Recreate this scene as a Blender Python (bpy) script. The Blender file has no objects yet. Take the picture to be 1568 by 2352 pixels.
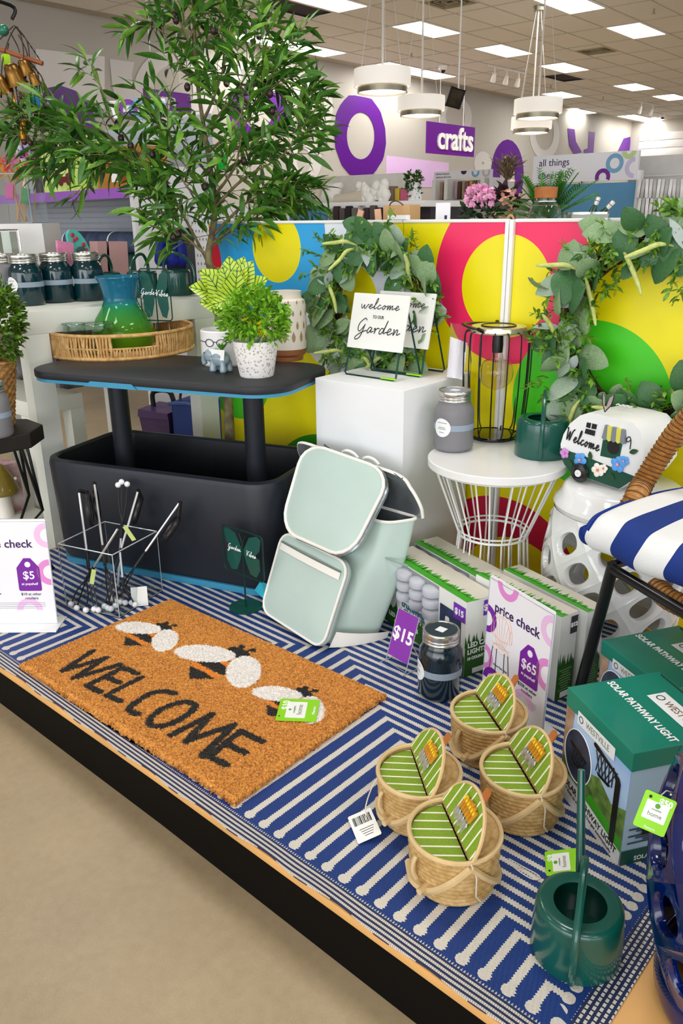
import bpy, math, random
import numpy as np
from mathutils import Vector, Matrix
random.seed(7)
S = bpy.context.scene
PI = math.pi
# ---------------------------------------------------------------- camera
# store axes: X along the front of the display platform, Y into the shop, Z up (0 = rug on the platform)
FPX, CXP, CYP = 1845.5, 784.0, 1176.0
CAM = Vector((1.701, -0.7837, 1.0199))
_r = Vector((.7624, .6470, -.0111)).normalized()
_f = Vector((-.6103, .7132, -.3447)); _f = (_f - _r * _f.dot(_r)).normalized()
_d = _f.cross(_r)
cd = bpy.data.cameras.new('camera'); cam = bpy.data.objects.new('camera', cd); S.collection.objects.link(cam)
cam.matrix_world = Matrix(((_r.x, -_d.x, -_f.x, CAM.x), (_r.y, -_d.y, -_f.y, CAM.y), (_r.z, -_d.z, -_f.z, CAM.z), (0, 0, 0, 1)))
cd.sensor_fit = 'VERTICAL'; cd.sensor_height = 36; cd.lens = 36 * FPX / 2352; cd.clip_start = .05; cd.clip_end = 200
S.camera = cam
# ---------------------------------------------------------------- light
S.view_settings.view_transform = 'Standard'; S.view_settings.look = 'None'
S.view_settings.gamma = 1; S.view_settings.use_curve_mapping = False
S.view_settings.exposure = 0.55
wd = bpy.data.worlds.new('world'); S.world = wd; wd.use_nodes = True
wd.node_tree.nodes['Background'].inputs[0].default_value = (.93, .96, 1, 1)
wd.node_tree.nodes['Background'].inputs[1].default_value = 1.6
FLOOR = -.13; CEIL = 3.82; WALLX = -9.9; WALLY = 27.7
LAMP = 12.5       # emission of the troffer diffusers
def area(name, loc, rot, sx, sy, power, col=(1, 1, 1)):
    l = bpy.data.lights.new(name, 'AREA'); l.shape = 'RECTANGLE'; l.size = sx; l.size_y = sy; l.energy = power; l.color = col
    o = bpy.data.objects.new(name, l); S.collection.objects.link(o); o.location = loc; o.rotation_euler = rot; return o
# shop windows behind the photographer, and the ceiling rows over and behind the camera
area('storefront_daylight', (3.2, -5.5, 1.5), (PI / 2 * .96, 0, .35), 7, 2.6, 100, (.93, .97, 1))
for i, (x, y) in enumerate([(-2.6, 1.2), (.5, 1.2), (3.6, 1.2), (-2.6, -2.2), (.5, -2.2), (3.6, -2.2), (6.5, 1.2), (6.5, -2.2)]):
    area('ceiling_row_light', (x, y, CEIL - .05), (0, 0, 0), .6, 1.2, 25, (1, .985, .96))
# ---------------------------------------------------------------- helpers
def ray(px, py): return _r * ((px - CXP) / FPX) + _d * ((py - CYP) / FPX) + _f
def P(px, py, z=0.): d = ray(px, py); return CAM + d * ((z - CAM.z) / d.z)          # on a level plane
def PX(px, py, x): d = ray(px, py); return CAM + d * ((x - CAM.x) / d.x)
def PY(px, py, y): d = ray(px, py); return CAM + d * ((y - CAM.y) / d.y)
def PD(px, py, t): return CAM + ray(px, py) * t
def pr(p): q = Vector(p) - CAM; z = q.dot(_f); return CXP + FPX * q.dot(_r) / z, CYP + FPX * q.dot(_d) / z, z
def lin(h):
    h = h.lstrip('#'); c = [int(h[i:i + 2], 16) / 255 for i in (0, 2, 4)]
    return tuple(v / 12.92 if v <= .04045 else ((v + .055) / 1.055) ** 2.4 for v in c) + (1,)
def T(x=0, y=0, z=0): return Matrix.Translation((x, y, z))
def RX(a): return Matrix.Rotation(a, 4, 'X')
def RY(a): return Matrix.Rotation(a, 4, 'Y')
def RZ(a): return Matrix.Rotation(a, 4, 'Z')
def SC(x, y, z): return Matrix.Diagonal((x, y, z, 1))
def frame(o, u, v):      # matrix with local x along u, local y along v (made square), z = u x v
    u = Vector(u).normalized(); w = u.cross(Vector(v)).normalized(); v = w.cross(u)
    o = Vector(o); return Matrix(((u.x, v.x, w.x, o.x), (u.y, v.y, w.y, o.y), (u.z, v.z, w.z, o.z), (0, 0, 0, 1)))
# ---- materials
class N:                 # tiny arithmetic on shader sockets
    def __init__(s, nt, k): s.nt, s.k = nt, k
    def m(s, op, *a, clamp=False):
        n = s.nt.nodes.new('ShaderNodeMath'); n.operation = op; n.use_clamp = clamp
        for i, v in enumerate((s,) + a):
            if isinstance(v, N): s.nt.links.new(v.k, n.inputs[i])
            else: n.inputs[i].default_value = v
        return N(s.nt, n.outputs[0])
    def __add__(s, o): return s.m('ADD', o)
    def __sub__(s, o): return s.m('SUBTRACT', o)
    def __mul__(s, o): return s.m('MULTIPLY', o)
    def __truediv__(s, o): return s.m('DIVIDE', o)
    def __lt__(s, o): return s.m('LESS_THAN', o)
    def __gt__(s, o): return s.m('GREATER_THAN', o)
    def abs(s): return s.m('ABSOLUTE')
    def min(s, o): return s.m('MINIMUM', o)
    def max(s, o): return s.m('MAXIMUM', o)
    def frac(s): return s.m('FRACT')
    def sin(s): return s.m('SINE')
    def floor(s): return s.m('FLOOR')
    def sel(s, a, b):    # s ? a : b
        def w(v): return v if isinstance(v, N) else N.c(s.nt, v)
        a, b = w(a), w(b); return b + s * (a - b)
    def mix(s, a, b):    # colours: 0 -> a, 1 -> b
        n = s.nt.nodes.new('ShaderNodeMix'); n.data_type = 'RGBA'; s.nt.links.new(s.k, n.inputs[0])
        for i, v in ((6, a), (7, b)):
            if isinstance(v, N): s.nt.links.new(v.k, n.inputs[i])
            else: n.inputs[i].default_value = lin(v) if isinstance(v, str) else v
        return N(s.nt, n.outputs[2])
    @staticmethod
    def c(nt, v):
        n = nt.nodes.new('ShaderNodeValue'); n.outputs[0].default_value = v; return N(nt, n.outputs[0])
MATS = {}
def newmat(name):
    m = bpy.data.materials.new(name); m.use_nodes = True; nt = m.node_tree; return m, nt, nt.nodes['Principled BSDF']
def coords(nt, kind='Object'):
    n = nt.nodes.new('ShaderNodeTexCoord'); x = nt.nodes.new('ShaderNodeSeparateXYZ'); nt.links.new(n.outputs[kind], x.inputs[0])
    return [N(nt, x.outputs[i]) for i in range(3)], n.outputs[kind]
def noise(nt, scale, detail=3, vec=None, rough=.5, out=0):
    n = nt.nodes.new('ShaderNodeTexNoise'); n.inputs['Scale'].default_value = scale; n.inputs['Detail'].default_value = detail; n.inputs['Roughness'].default_value = rough
    if vec is None: vec = nt.nodes.new('ShaderNodeTexCoord').outputs['Object']
    nt.links.new(vec, n.inputs['Vector']); return N(nt, n.outputs[out])
def bump(nt, b, h, strength=.3, dist=.002):
    n = nt.nodes.new('ShaderNodeBump'); n.inputs['Strength'].default_value = strength; n.inputs['Distance'].default_value = dist
    nt.links.new(h.k, n.inputs['Height']); nt.links.new(n.outputs[0], b.inputs['Normal'])
def setc(nt, b, c): nt.links.new(c.k, b.inputs['Base Color'])
def mat(name, col, rough=.5, metal=0., var=.06, vs=12., bp=0., bs=60., trans=0., ior=1.45, coat=0., emit=0., sheen=0., col2=None, alpha=1., spec=.5):
    if name in MATS: return MATS[name]
    m, nt, b = newmat(name)
    c = lin(col)
    if var or col2:
        n = noise(nt, vs, 4)
        lo = lin(col2) if col2 else tuple(v * (1 - var) for v in c[:3]) + (1,)
        hi = c if col2 else tuple(min(1, v * (1 + var)) for v in c[:3]) + (1,)
        setc(nt, b, ((n - .5) * 2.2 + .5).m('MULTIPLY', 1., clamp=True).mix(lo, hi))
    else: b.inputs['Base Color'].default_value = c
    b.inputs['Roughness'].default_value = rough; b.inputs['Metallic'].default_value = metal
    b.inputs['IOR'].default_value = ior; b.inputs['Transmission Weight'].default_value = trans
    b.inputs['Coat Weight'].default_value = coat; b.inputs['Coat Roughness'].default_value = .08; b.inputs['Specular IOR Level'].default_value = spec
    b.inputs['Sheen Weight'].default_value = sheen; b.inputs['Alpha'].default_value = alpha
    if emit: b.inputs['Emission Color'].default_value = c; b.inputs['Emission Strength'].default_value = emit
    if bp: bump(nt, b, noise(nt, bs, 3), bp)
    MATS[name] = m; return m
# ---- mesh builder
class MB:
    def __init__(s, t=None): s.v, s.f, s.mi, s.t, s.cur = [], [], [], t or Matrix(), 0
    def add(s, vs, fs, t=None):
        k = len(s.v); m = s.t @ t if t is not None else s.t
        s.v += [tuple(m @ Vector(v)) for v in vs]; s.f += [tuple(i + k for i in f) for f in fs]; s.mi += [s.cur] * len(fs); return s
    def rings(s, rs, closed=True, cap0=True, cap1=True, t=None, loop=False):
        n = len(rs[0]); vs = [p for r in rs for p in r]; fs = []; m = len(rs)
        for a in range(m if loop else m - 1):
            b = (a + 1) % m
            for i in range(n if closed else n - 1):
                j = (i + 1) % n; fs.append((a * n + i, a * n + j, b * n + j, b * n + i))
        if cap0 and not loop and closed: fs.append(tuple(range(n))[::-1])
        if cap1 and not loop and closed: fs.append(tuple(range((m - 1) * n, m * n)))
        return s.add(vs, fs, t)
    def box(s, c, d, t=None, b=0.):
        x, y, z = d[0] / 2, d[1] / 2, d[2] / 2
        if b: return s.prism([(-x, -y), (x, -y), (x, y), (-x, y)], -z, z, T(*c) if t is None else t @ T(*c), b)
        vs = [(c[0] + i * x, c[1] + j * y, c[2] + k * z) for k in (-1, 1) for j in (-1, 1) for i in (-1, 1)]
        return s.add(vs, [(0, 2, 3, 1), (4, 5, 7, 6), (0, 1, 5, 4), (1, 3, 7, 5), (3, 2, 6, 7), (2, 0, 4, 6)], t)
    def prism(s, poly, z0, z1, t=None, b=0., taper=0., cap0=True, cap1=True):
        if not b:
            rs = [[(x, y, z0) for x, y in poly], [(x, y, z1) for x, y in inset(poly, taper)]]
        else:
            rs = [[(x, y, z) for x, y in inset(poly, q)] for z, q in ((z0, b), (z0 + b * .3, b * .3), (z0 + b, 0), (z1 - b, taper), (z1 - b * .3, taper + b * .3), (z1, taper + b))]
        return s.rings(rs, t=t, cap0=cap0, cap1=cap1)
    def lathe(s, prof, n=32, t=None, cap0=True, cap1=True, a0=0., a1=2 * PI):
        full = abs(a1 - a0 - 2 * PI) < 1e-6
        an = [a0 + (a1 - a0) * i / (n if full else n - 1) for i in range(n)]
        return s.rings([[(r * math.cos(a), r * math.sin(a), z) for a in an] for r, z in prof], closed=full, cap0=cap0, cap1=cap1, t=t)
    def tube(s, path, r=.004, n=8, closed=False, t=None, caps=True, flat=1.):
        ps = [Vector(p) for p in path]; m = len(ps); rs = []; up = None
        for i, p in enumerate(ps):
            a = ps[(i - 1) % m] if (closed or i) else ps[i]; b = ps[(i + 1) % m] if (closed or i < m - 1) else ps[i]
            d = (b - a)
            if d.length < 1e-9: d = Vector((0, 0, 1))
            d.normalize()
            if up is None:
                up = Vector((0, 0, 1)) if abs(d.z) < .9 else Vector((1, 0, 0))
            up = (up - d * up.dot(d)).normalized(); q = d.cross(up)
            rr = r[i] if isinstance(r, (list, tuple)) else r
            rs.append([tuple(p + (up * math.cos(w) * flat + q * math.sin(w)) * rr) for w in [2 * PI * k / n for k in range(n)]])
        return s.rings(rs, t=t, loop=closed, cap0=caps, cap1=caps)
    def sheet(s, fn, nu, nv, cu=False, t=None):
        vs = [fn(i / (nu if cu else nu - 1), j / (nv - 1)) for j in range(nv) for i in range(nu)]; fs = []
        for j in range(nv - 1):
            for i in range(nu if cu else nu - 1):
                k = (i + 1) % nu; fs.append((j * nu + i, j * nu + k, (j + 1) * nu + k, (j + 1) * nu + i))
        return s.add(vs, fs, t)
    def ell(s, c, r, n=12, t=None):
        if not isinstance(r, (list, tuple)): r = (r, r, r)
        prof = [(math.sin(PI * i / (n // 2)), -math.cos(PI * i / (n // 2))) for i in range(n // 2 + 1)]
        prof[0] = (.001, -1); prof[-1] = (.001, 1)
        return s.lathe(prof, n, (t or Matrix()) @ T(*c) @ SC(*r))
    def face(s, pts, t=None): return s.add(pts, [tuple(range(len(pts)))], t)
    def build(s, name, m, parent=None, smooth=35, kind=None, label=None, world=None):
        me = bpy.data.meshes.new(name); me.from_pydata(s.v, [], s.f)
        for x in (m if isinstance(m, (list, tuple)) else [m]): me.materials.append(x)
        if any(s.mi): me.polygons.foreach_set('material_index', s.mi)
        if smooth:
            me.polygons.foreach_set('use_smooth', [True] * len(s.f)); me.update(); me.set_sharp_from_angle(angle=math.radians(smooth))
        me.update()
        return put(name, me, parent, kind, label)
def inset(poly, d):
    if not d: return poly
    n = len(poly); ar = sum(poly[i][0] * poly[(i + 1) % n][1] - poly[(i + 1) % n][0] * poly[i][1] for i in range(n)); sg = 1 if ar > 0 else -1; out = []
    for i in range(n):
        p, a, b = (Vector(poly[j % n]) for j in (i, i - 1, i + 1)); e, g = (p - a), (b - p)
        if e.length < 1e-9: e = g
        if g.length < 1e-9: g = e
        e.normalize(); g.normalize(); n1 = Vector((-e.y, e.x)); n2 = Vector((-g.y, g.x)); h = n1 + n2
        k = max(.35, 1 + n1.dot(n2)); q = p + h / k * d * sg; out.append((q.x, q.y))
    return out
def rrect(w, d, r, n=6, cx=0, cy=0):
    r = min(r, w / 2, d / 2); out = []
    for sx, sy, a in ((1, -1, -PI / 2), (1, 1, 0), (-1, 1, PI / 2), (-1, -1, PI)):
        for i in range(n + 1):
            q = a + PI / 2 * i / n; out.append((cx + sx * (w / 2 - r) + r * math.cos(q), cy + sy * (d / 2 - r) + r * math.sin(q)))
    return out
def circ(r, n=24, cx=0, cy=0, ry=None): return [(cx + r * math.cos(2 * PI * i / n), cy + (ry or r) * math.sin(2 * PI * i / n)) for i in range(n)]
def cr(pts, k=6, closed=False):      # Catmull-Rom through points
    ps = [Vector(p) for p in pts]; n = len(ps); out = []
    for i in range(n if closed else n - 1):
        g = lambda j: ps[j % n] if closed else ps[max(0, min(n - 1, j))]
        a, b, c, d = g(i - 1), g(i), g(i + 1), g(i + 2)
        for q in range(k):
            t = q / k; out.append(.5 * ((2 * b) + (c - a) * t + (2 * a - 5 * b + 4 * c - d) * t * t + (3 * b - a - 3 * c + d) * t ** 3))
    if not closed: out.append(ps[-1])
    return out
def put(name, me, parent=None, kind=None, label=None):
    o = bpy.data.objects.new(name, me); S.collection.objects.link(o)
    if parent is not None:
        o.parent = parent
        if parent.get('_w'): o.matrix_parent_inverse = Matrix.LocRotScale(parent.location, parent.rotation_euler, None).inverted()
    if kind: o['kind'] = kind
    if label: o['label'] = label
    return o
WORLDSET = []
ORD = 'first second third fourth fifth sixth seventh eighth ninth tenth eleventh twelfth thirteenth fourteenth'.split()
def thing(name, label, cat, loc=(0, 0, 0), rz=0, group=None, world=False):
    o = bpy.data.objects.new(name, None); S.collection.objects.link(o); o.empty_display_size = .05
    o.location = loc; o.rotation_euler = (0, 0, rz); o['label'] = label; o['category'] = cat
    if group: o['group'] = group
    if world: o['_w'] = 1; WORLDSET.append(o)     # its parts are given in store coordinates
    return o
def tag(o, label, cat, group=None):
    o['label'] = label; o['category'] = cat
    if group: o['group'] = group
    return o
def kids(o): return [c for c in o.children]
def dup(src, loc, rz=None, label=None, group=None):
    def cp(o, par):
        c = o.copy(); S.collection.objects.link(c)
        if par is not None: c.parent = par
        for ch in kids(o): cp(ch, c)
        return c
    r = cp(src, None); r.location = loc
    if rz is not None: r.rotation_euler = (0, 0, rz)
    if label: r['label'] = label
    if group: r['group'] = group
    return r
def text(s, size, m, t, parent=None, name='lettering', al='CENTER', shear=0., ext=.0003, bold=0., sx=1., kind=None):
    c = bpy.data.curves.new('t', 'FONT'); c.body = s; c.size = size; c.align_x = al; c.align_y = 'CENTER'; c.shear = shear; c.extrude = ext; c.offset = bold; c.resolution_u = 3
    o = bpy.data.objects.new('t', c); me = bpy.data.meshes.new_from_object(o); bpy.data.objects.remove(o); bpy.data.curves.remove(c)
    me.transform(t @ SC(sx, 1, 1)); me.materials.clear(); me.materials.append(m); me.name = name
    return put(name, me, parent, kind)
GLY = {  # single-stroke handwriting: (advance, strokes)
 'w': (1.0, [[(0, .45), (.12, .1), (.28, 0), (.42, .4), (.5, .05), (.68, .02), (.86, .42), (1., .38)]]),
 'e': (.62, [[(0, .15), (.3, .25), (.4, .42), (.22, .45), (.12, .2), (.28, 0), (.62, .2)]]),
 'l': (.5, [[(0, .1), (.3, .7), (.32, 1.1), (.2, 1.0), (.14, .3), (.22, 0), (.5, .2)]]),
 'c': (.6, [[(.42, .38), (.25, .45), (.08, .2), (.22, 0), (.6, .2)]]),
 'o': (.66, [[(.3, .45), (.1, .25), (.22, 0), (.42, .2), (.3, .45), (.45, .32), (.66, .35)]]),
 'm': (1.0, [[(0, .4), (.08, .42), (.1, 0), (.26, .4), (.36, .4), (.4, 0), (.56, .4), (.68, .4), (.7, .05), (1., .2)]]),
 'a': (.66, [[(.42, .4), (.2, .45), (.06, .15), (.2, 0), (.4, .3), (.42, .42), (.42, .08), (.66, .2)]]),
 'r': (.5, [[(0, .3), (.1, .42), (.14, 0), (.16, .25), (.32, .43), (.5, .38)]]),
 'd': (.7, [[(.42, .38), (.2, .45), (.06, .15), (.2, 0), (.42, .3), (.55, 1.05), (.46, .1), (.7, .2)]]),
 'n': (.7, [[(0, .4), (.08, .42), (.1, 0), (.26, .4), (.4, .4), (.42, .05), (.7, .2)]]),
 'i': (.35, [[(0, .2), (.14, .42), (.14, .05), (.35, .2)], [(.17, .62), (.18, .66)]]),
 'b': (.6, [[(0, .2), (.25, .8), (.22, 1.05), (.12, .5), (.12, .05), (.3, 0), (.4, .25), (.25, .4), (.6, .3)]]),
 's': (.5, [[(0, .1), (.24, .46), (.34, .15), (.2, 0), (.05, .08), (.5, .2)]]),
 'G': (1.0, [[(.72, .95), (.5, 1.1), (.12, .7), (.12, .25), (.35, .1), (.62, .5), (.66, .62), (.55, -.3), (.2, -.55), (.1, -.35), (.55, .02), (1., .2)]]),
 'V': (.8, [[(0, .95), (.12, 1.), (.25, .02), (.5, .8), (.8, 1.0)]]),
 'W': (1.2, [[(0, .95), (.1, 1.), (.25, .02), (.5, .8), (.62, .02), (.85, .8), (1.1, 1.05)]]),
 ' ': (.35, [])}
def script(s, size, r, m, t, parent=None, slant=.25, name='lettering', sp=1., flat=.35):
    x = 0.; mb = MB(); tot = sum(GLY[c][0] for c in s) * sp
    for c in s:
        w, st = GLY[c]
        for k in st:
            pts = [((x + a * sp - tot / 2 + b * slant) * size, (b - .3) * size, 0) for a, b in k]
            mb.tube(cr(pts, 4), r, 5, t=t, flat=flat)
        x += w * sp
    return mb.build(name, m, parent, 60)
# ================================================================ setting
def struct(name, mb, m, parent=None, smooth=35):
    o = mb.build(name, m, parent, smooth)
    if parent is None: o['kind'] = 'structure'
    return o
def floor_mat():
    m, nt, b = newmat('polished_concrete'); a = noise(nt, 1.3, 6, rough=.65); c = noise(nt, 55, 4); g = noise(nt, 400, 2)
    k = ((a - .5) * 1.5 + .5 + (c - .5) * .35 + (g - .5) * .5).m('ADD', 0., clamp=True)
    setc(nt, b, k.mix('#85745a', '#b9a684')); b.inputs['Roughness'].default_value = .38; bump(nt, b, g, .05); return m
WHITE_WALL = mat('wall_paint', '#b5b0a8', .7, var=.015, vs=2)
struct('floor', MB().face([(-14, -9, FLOOR), (14, -9, FLOOR), (14, 30, FLOOR), (-14, 30, FLOOR)]), floor_mat())
struct('wall_left', MB().box((WALLX - .1, 9, 1.9), (.2, 40, 4.1)), WHITE_WALL)
wb = struct('wall_back', MB().box((2, WALLY + .1, 1.9), (26, .2, 4.1)), WHITE_WALL)
# slat board on the back wall: boards with gaps between them
SLATM = mat('slat_board', '#dedad8', .6, var=.02)
for k in range(14):
    MB().box((-1.6, WALLY - .012, .3 + k * .235), (16, .024, .22), b=.006).build('slat', SLATM, wb)
# suspended ceiling: grid of lay-in panels, lamps and vents in their cells
ce = struct('ceiling', MB().box((0, 9, CEIL + .07), (32, 42, .08)), mat('ceiling_void', '#b5aca0', .9))
TILE = mat('ceiling_tile_fibre', '#e4ded6', .95, var=.03, vs=30, bp=.1, bs=200)
GRID = mat('ceiling_grid_metal', '#bdb6ad', .6)
TW, TL = .61, 1.22
GX0, GY0 = P(893, 60, CEIL).x, P(893, 60, CEIL).y      # a measured lamp corner fixes the grid
gx = lambda i: GX0 + i * TW
gy = lambda j: GY0 + j * TL
def cell(px, py): p = P(px, py, CEIL); return math.floor((p.x - GX0) / TW), math.floor((p.y - GY0) / TL)
LAMPS = {}
for px, py in [(978, 67), (1172, 118), (1327, 160), (1450, 193), (1548, 221), (1485, 65), (1325, 6), (735, 4), (1277, 215), (1660, 110)]:
    LAMPS[cell(px, py)] = 1
wl = cell(700, 118)[0]
for px, py in [(590, 93), (725, 122), (860, 150), (1010, 178)]: LAMPS[(wl, cell(px, py)[1])] = 2
for px, py in [(1365, 258), (1425, 266), (1480, 274)]: LAMPS[cell(px, py)] = 2
VENTS = {}
for px, py, d in [(688, 24, 1), (1040, 9, 0), (1378, 113, 0), (1277, 172, 1)]:
    c = cell(px, py)
    if c not in LAMPS: VENTS[c] = d
i0, i1 = math.ceil((WALLX - GX0) / TW), 14; cells = []
for i in range(i0, i1):
    for j in range(-4, int((WALLY - GY0) / TL)):
        c = (gx(i + .5), gy(j + .5), CEIL); q = pr(c)
        if q[2] > .5 and -150 < q[0] < 1718 and -80 < q[1] < 500: cells.append((q[2], i, j))
cells.sort(); tm = MB().box((0, 0, .008), (TW - .022, TL - .022, .014), b=.004); base = None; rest = MB(); nt_ = 0
for _, i, j in cells:
    if (i, j) in LAMPS or (i, j) in VENTS: continue
    if nt_ < 290:
        if base is None: o = base = tm.build('ceiling_tile', TILE, ce, 0)
        else: o = base.copy(); S.collection.objects.link(o)
        o.location = (gx(i + .5), gy(j + .5), CEIL + random.uniform(-.001, .001)); nt_ += 1
    else: rest.box((gx(i + .5), gy(j + .5), CEIL + .008), (TW - .022, TL - .022, .014))
if rest.v: rest.build('ceiling_tile', TILE, ce, 0, kind='stuff')
g = MB()
xs, ys = [gx(i) for i in range(i0, i1 + 1)], [gy(j) for j in range(-4, int((WALLY - GY0) / TL) + 1)]
for x in xs: g.box((x, (ys[0] + ys[-1]) / 2, CEIL + .002), (.022, ys[-1] - ys[0], .012))
for y in ys: g.box(((xs[0] + xs[-1]) / 2, y, CEIL + .0015), (xs[-1] - xs[0], .022, .012))
g.build('ceiling_grid', GRID, ce, 0, kind='stuff')
DIFF = mat('lamp_diffuser', '#fffdf6', .5, var=0, emit=LAMP)
lamp = thing('ceiling_light', '', 'ceiling light')
MB().box((0, 0, .004), (TW - .06, TL - .06, .006)).build('diffuser', DIFF, lamp, 0)
fr = MB()
for sx in (-1, 1): fr.box((sx * (TW / 2 - .02), 0, 0), (.04, TL, .014)); fr.box((0, sx * (TL / 2 - .02), 0), (TW - .08, .04, .014))
fr.build('frame', mat('lamp_frame', '#e8e4dc', .5), lamp, 0)
first = True; far_ = []; far_all = [round(pr((gx(i + .5), gy(j + .5), CEIL))[0]) for (i, j), k in LAMPS.items() if k == 2 and pr((gx(i + .5), gy(j + .5), CEIL))[0] > 1345]
LLB = [(978, 67, 'recessed panel light above the two left drum pendants, first of the diagonal row'), (1172, 118, 'recessed panel light left of the tall pendant cables, second of the diagonal row'), (1327, 160, 'recessed panel light right of the tall pendant cables, third of the diagonal row'), (1450, 193, 'recessed panel light fourth along the diagonal row, at the right'), (1548, 221, 'recessed panel light fifth along the diagonal row, cut by the right edge'),
       (1485, 65, 'large recessed panel light at the upper right below the sprinkler head'), (1325, 6, 'recessed panel light cut by the top edge right of the pendant canopy'), (735, 4, 'recessed panel light cut by the top edge beside the dark vent'), (1277, 215, 'small recessed panel light seen just above the upper right pendant'), (1660, 110, 'recessed panel light barely showing at the right edge'),
       (590, 93, 'long ceiling panel of the row by the wall, partly behind the olive tree'), (725, 122, 'long ceiling panel of the row by the wall, second from the olive tree'), (860, 150, 'long ceiling panel of the row by the wall, above the nearest pendant'), (1010, 178, 'long ceiling panel at the far end of the row, by the picture board'),
       (1365, 258, 'far fluorescent ceiling panel, left one of three by the slat wall'), (1425, 266, 'far fluorescent ceiling panel, middle one of three by the slat wall'), (1480, 274, 'far fluorescent ceiling panel, right one of three by the slat wall')]
for (i, j), kind in LAMPS.items():
    q = pr((gx(i + .5), gy(j + .5), CEIL))
    lb = min(LLB, key=lambda t: math.hypot(t[0] - q[0], t[1] - q[1]))[2]; gp = 'ceiling panel lights' if kind == 1 else 'fluorescent row by the wall' if q[0] < 1250 else 'far fluorescent row'
    if q[0] > 1345 and kind == 2: far_.append((q[0], i, j)); lb = 'far fluorescent ceiling panel, %s from the left in the short row by the slat wall' % ORD[sorted(far_all).index(round(q[0]))]
    o = lamp if first else dup(lamp, (0, 0, 0)); first = False
    o.location = (gx(i + .5), gy(j + .5), CEIL - .004); o['label'] = lb; o['group'] = gp
VM, VD = mat('vent_metal', '#b9ae90', .5, .3), mat('vent_dark', '#2a2118', .8)
for n_, ((i, j), dark) in enumerate(VENTS.items()):
    q = pr((gx(i + .5), gy(j + .5), CEIL))
    v = thing('ceiling_vent', ['dark open ceiling vent nearest the olive tree, beside a panel light', 'square louvred ceiling vent above the pendant lamps', 'louvred ceiling vent to the right of the tall pendant pair', 'narrow dark ceiling vent behind the tall pendant pair'][n_ % 4], 'ceiling vent', (gx(i + .5), gy(j + .5), CEIL))
    h = TL / 2 if dark else TW / 2
    MB().box((0, 0, .03), (TW - .05, h * 2 - .05, .01)).build('backing', VD, v, 0)
    f = MB()
    for sx in (-1, 1): f.box((sx * (TW / 2 - .02), 0, 0), (.035, h * 2, .014)); f.box((0, sx * (h - .02), 0), (TW - .08, .035, .014))
    f.build('frame', VM if not dark else TILE, v, 0)
    if not dark:
        for k in range(3):
            w = TW / 2 - .07 - k * .075; s = MB()
            for sx in (-1, 1): s.box((sx * w, 0, .01), (.006, 2 * w, .03), t=None); s.box((0, sx * w, .01), (2 * w, .006, .03))
            s.build('slat', VM, v, 0)
        MB().box((0, (TL / 2 + h) / 2 * 1, .008), (TW - .022, TL / 2 - h, .014)).build('blank_panel', TILE, v, 0)
        MB().box((0, -(TL / 2 + h) / 2 * 1, .008), (TW - .022, TL / 2 - h, .014)).build('blank_panel', TILE, v, 0)
# ---- display platform
PLY = mat('plywood_edge', '#d9b27a', .55, var=.12, vs=9)
BLK = mat('black_board', '#070605', .6, var=.2, vs=3, spec=.12)
pf = [(-.68, -.014), (.57, -.035), (1.95, -.078), (1.95, 1.235), (-.57, 1.235)]
pl = thing('display_platform', 'low plywood display platform with a black front carrying the blue rug', 'platform', (.6, .6, FLOOR), world=True)
MB().prism(pf, -.022, -.004, b=.002).build('deck', mat('plywood_deck', '#e0ab68', .5, var=.14, vs=6), pl)
MB().prism(inset(pf, .004), FLOOR + .001, -.022).build('front_panel', BLK, pl, 0, label='black painted kick board')
# ---- rug
def rug_mat():
    m, nt, b = newmat('woven_rug'); (x, y, z), vec = coords(nt)
    rx, ry = x - y * .027, y + x * .027
    n = noise(nt, 90, 2, vec)
    sawx, sawy = ((rx / .0052).frac() - .5).abs() * 2 - .5, ((ry / .0052).frac() - .5).abs() * 2 - .5
    per, cx, sl = .0384, .5298, .61
    jx = sawy * .0022 + (n - .5) * .002; jy = sawx * .0026 + (n - .5) * .002
    right = rx > cx
    dr, dl = rx * -sl + .9092, rx * sl + (.9092 - 2 * sl * cx)
    inF = ry < right.sel(dr, dl)
    t = inF.sel(rx + jx - cx, (ry * -1 + .9092 + jy) / sl - cx)
    # left part mirrors the right part about cx
    d = ((t / per + 100.5).frac() - .5).abs() * per
    line = d < inF.sel(.0066, .0082)
    line = line * (ry > .028) * (rx < 1.403)
    bx = d; by = (ry - .026)
    blob = ((bx * bx + by * by).m('SQRT') + (n - .5) * .004 + sawy * .001 < .0105) * inF
    tr = (ry * -1 + .9092) / sl - cx; d2 = ((tr / per + 100.5).frac() - .5).abs() * per * sl; b3 = rx - 1.405
    blob2 = ((d2 * d2 + b3 * b3).m('SQRT') + (n - .5) * .003 < .0095) * (rx > 1.36) * (inF * -1 + 1)
    white = line.max(blob).max(blob2)
    # borders
    fb = ry < (sawx * .008 + .010)
    fl = ((ry / .0085).frac() < .52) * ((rx / .0035 + ry * 50).frac() < .86)
    sb = rx > (sawy * .004 + 1.424)
    sl_ = ((rx / .0085).frac() < .5) * ((ry / .009 + (rx / .0085).floor() * .5).frac() < .72)
    white = fb.sel(fl, sb.sel(sl_, white))
    wv = noise(nt, 500, 2, vec)
    blue = wv.mix('#06296c', '#0f4292'); navy = wv.mix('#16224a', '#27345e'); cream = wv.mix('#c9c2b6', '#f1ece2')
    bg = N(nt, fb.max(sb).mix(blue, navy).k)
    setc(nt, b, white.mix(bg, cream)); b.inputs['Roughness'].default_value = .55
    rib = ((rx + ry * .35) / .0075 * 2 * PI).sin() * .5 + ((ry / .0026) * 2 * PI).sin() * ((rx / .0026) * 2 * PI).sin() * .5 + white * .8
    bump(nt, b, rib, .55, .0012); return m
W_ = np.array
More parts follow.
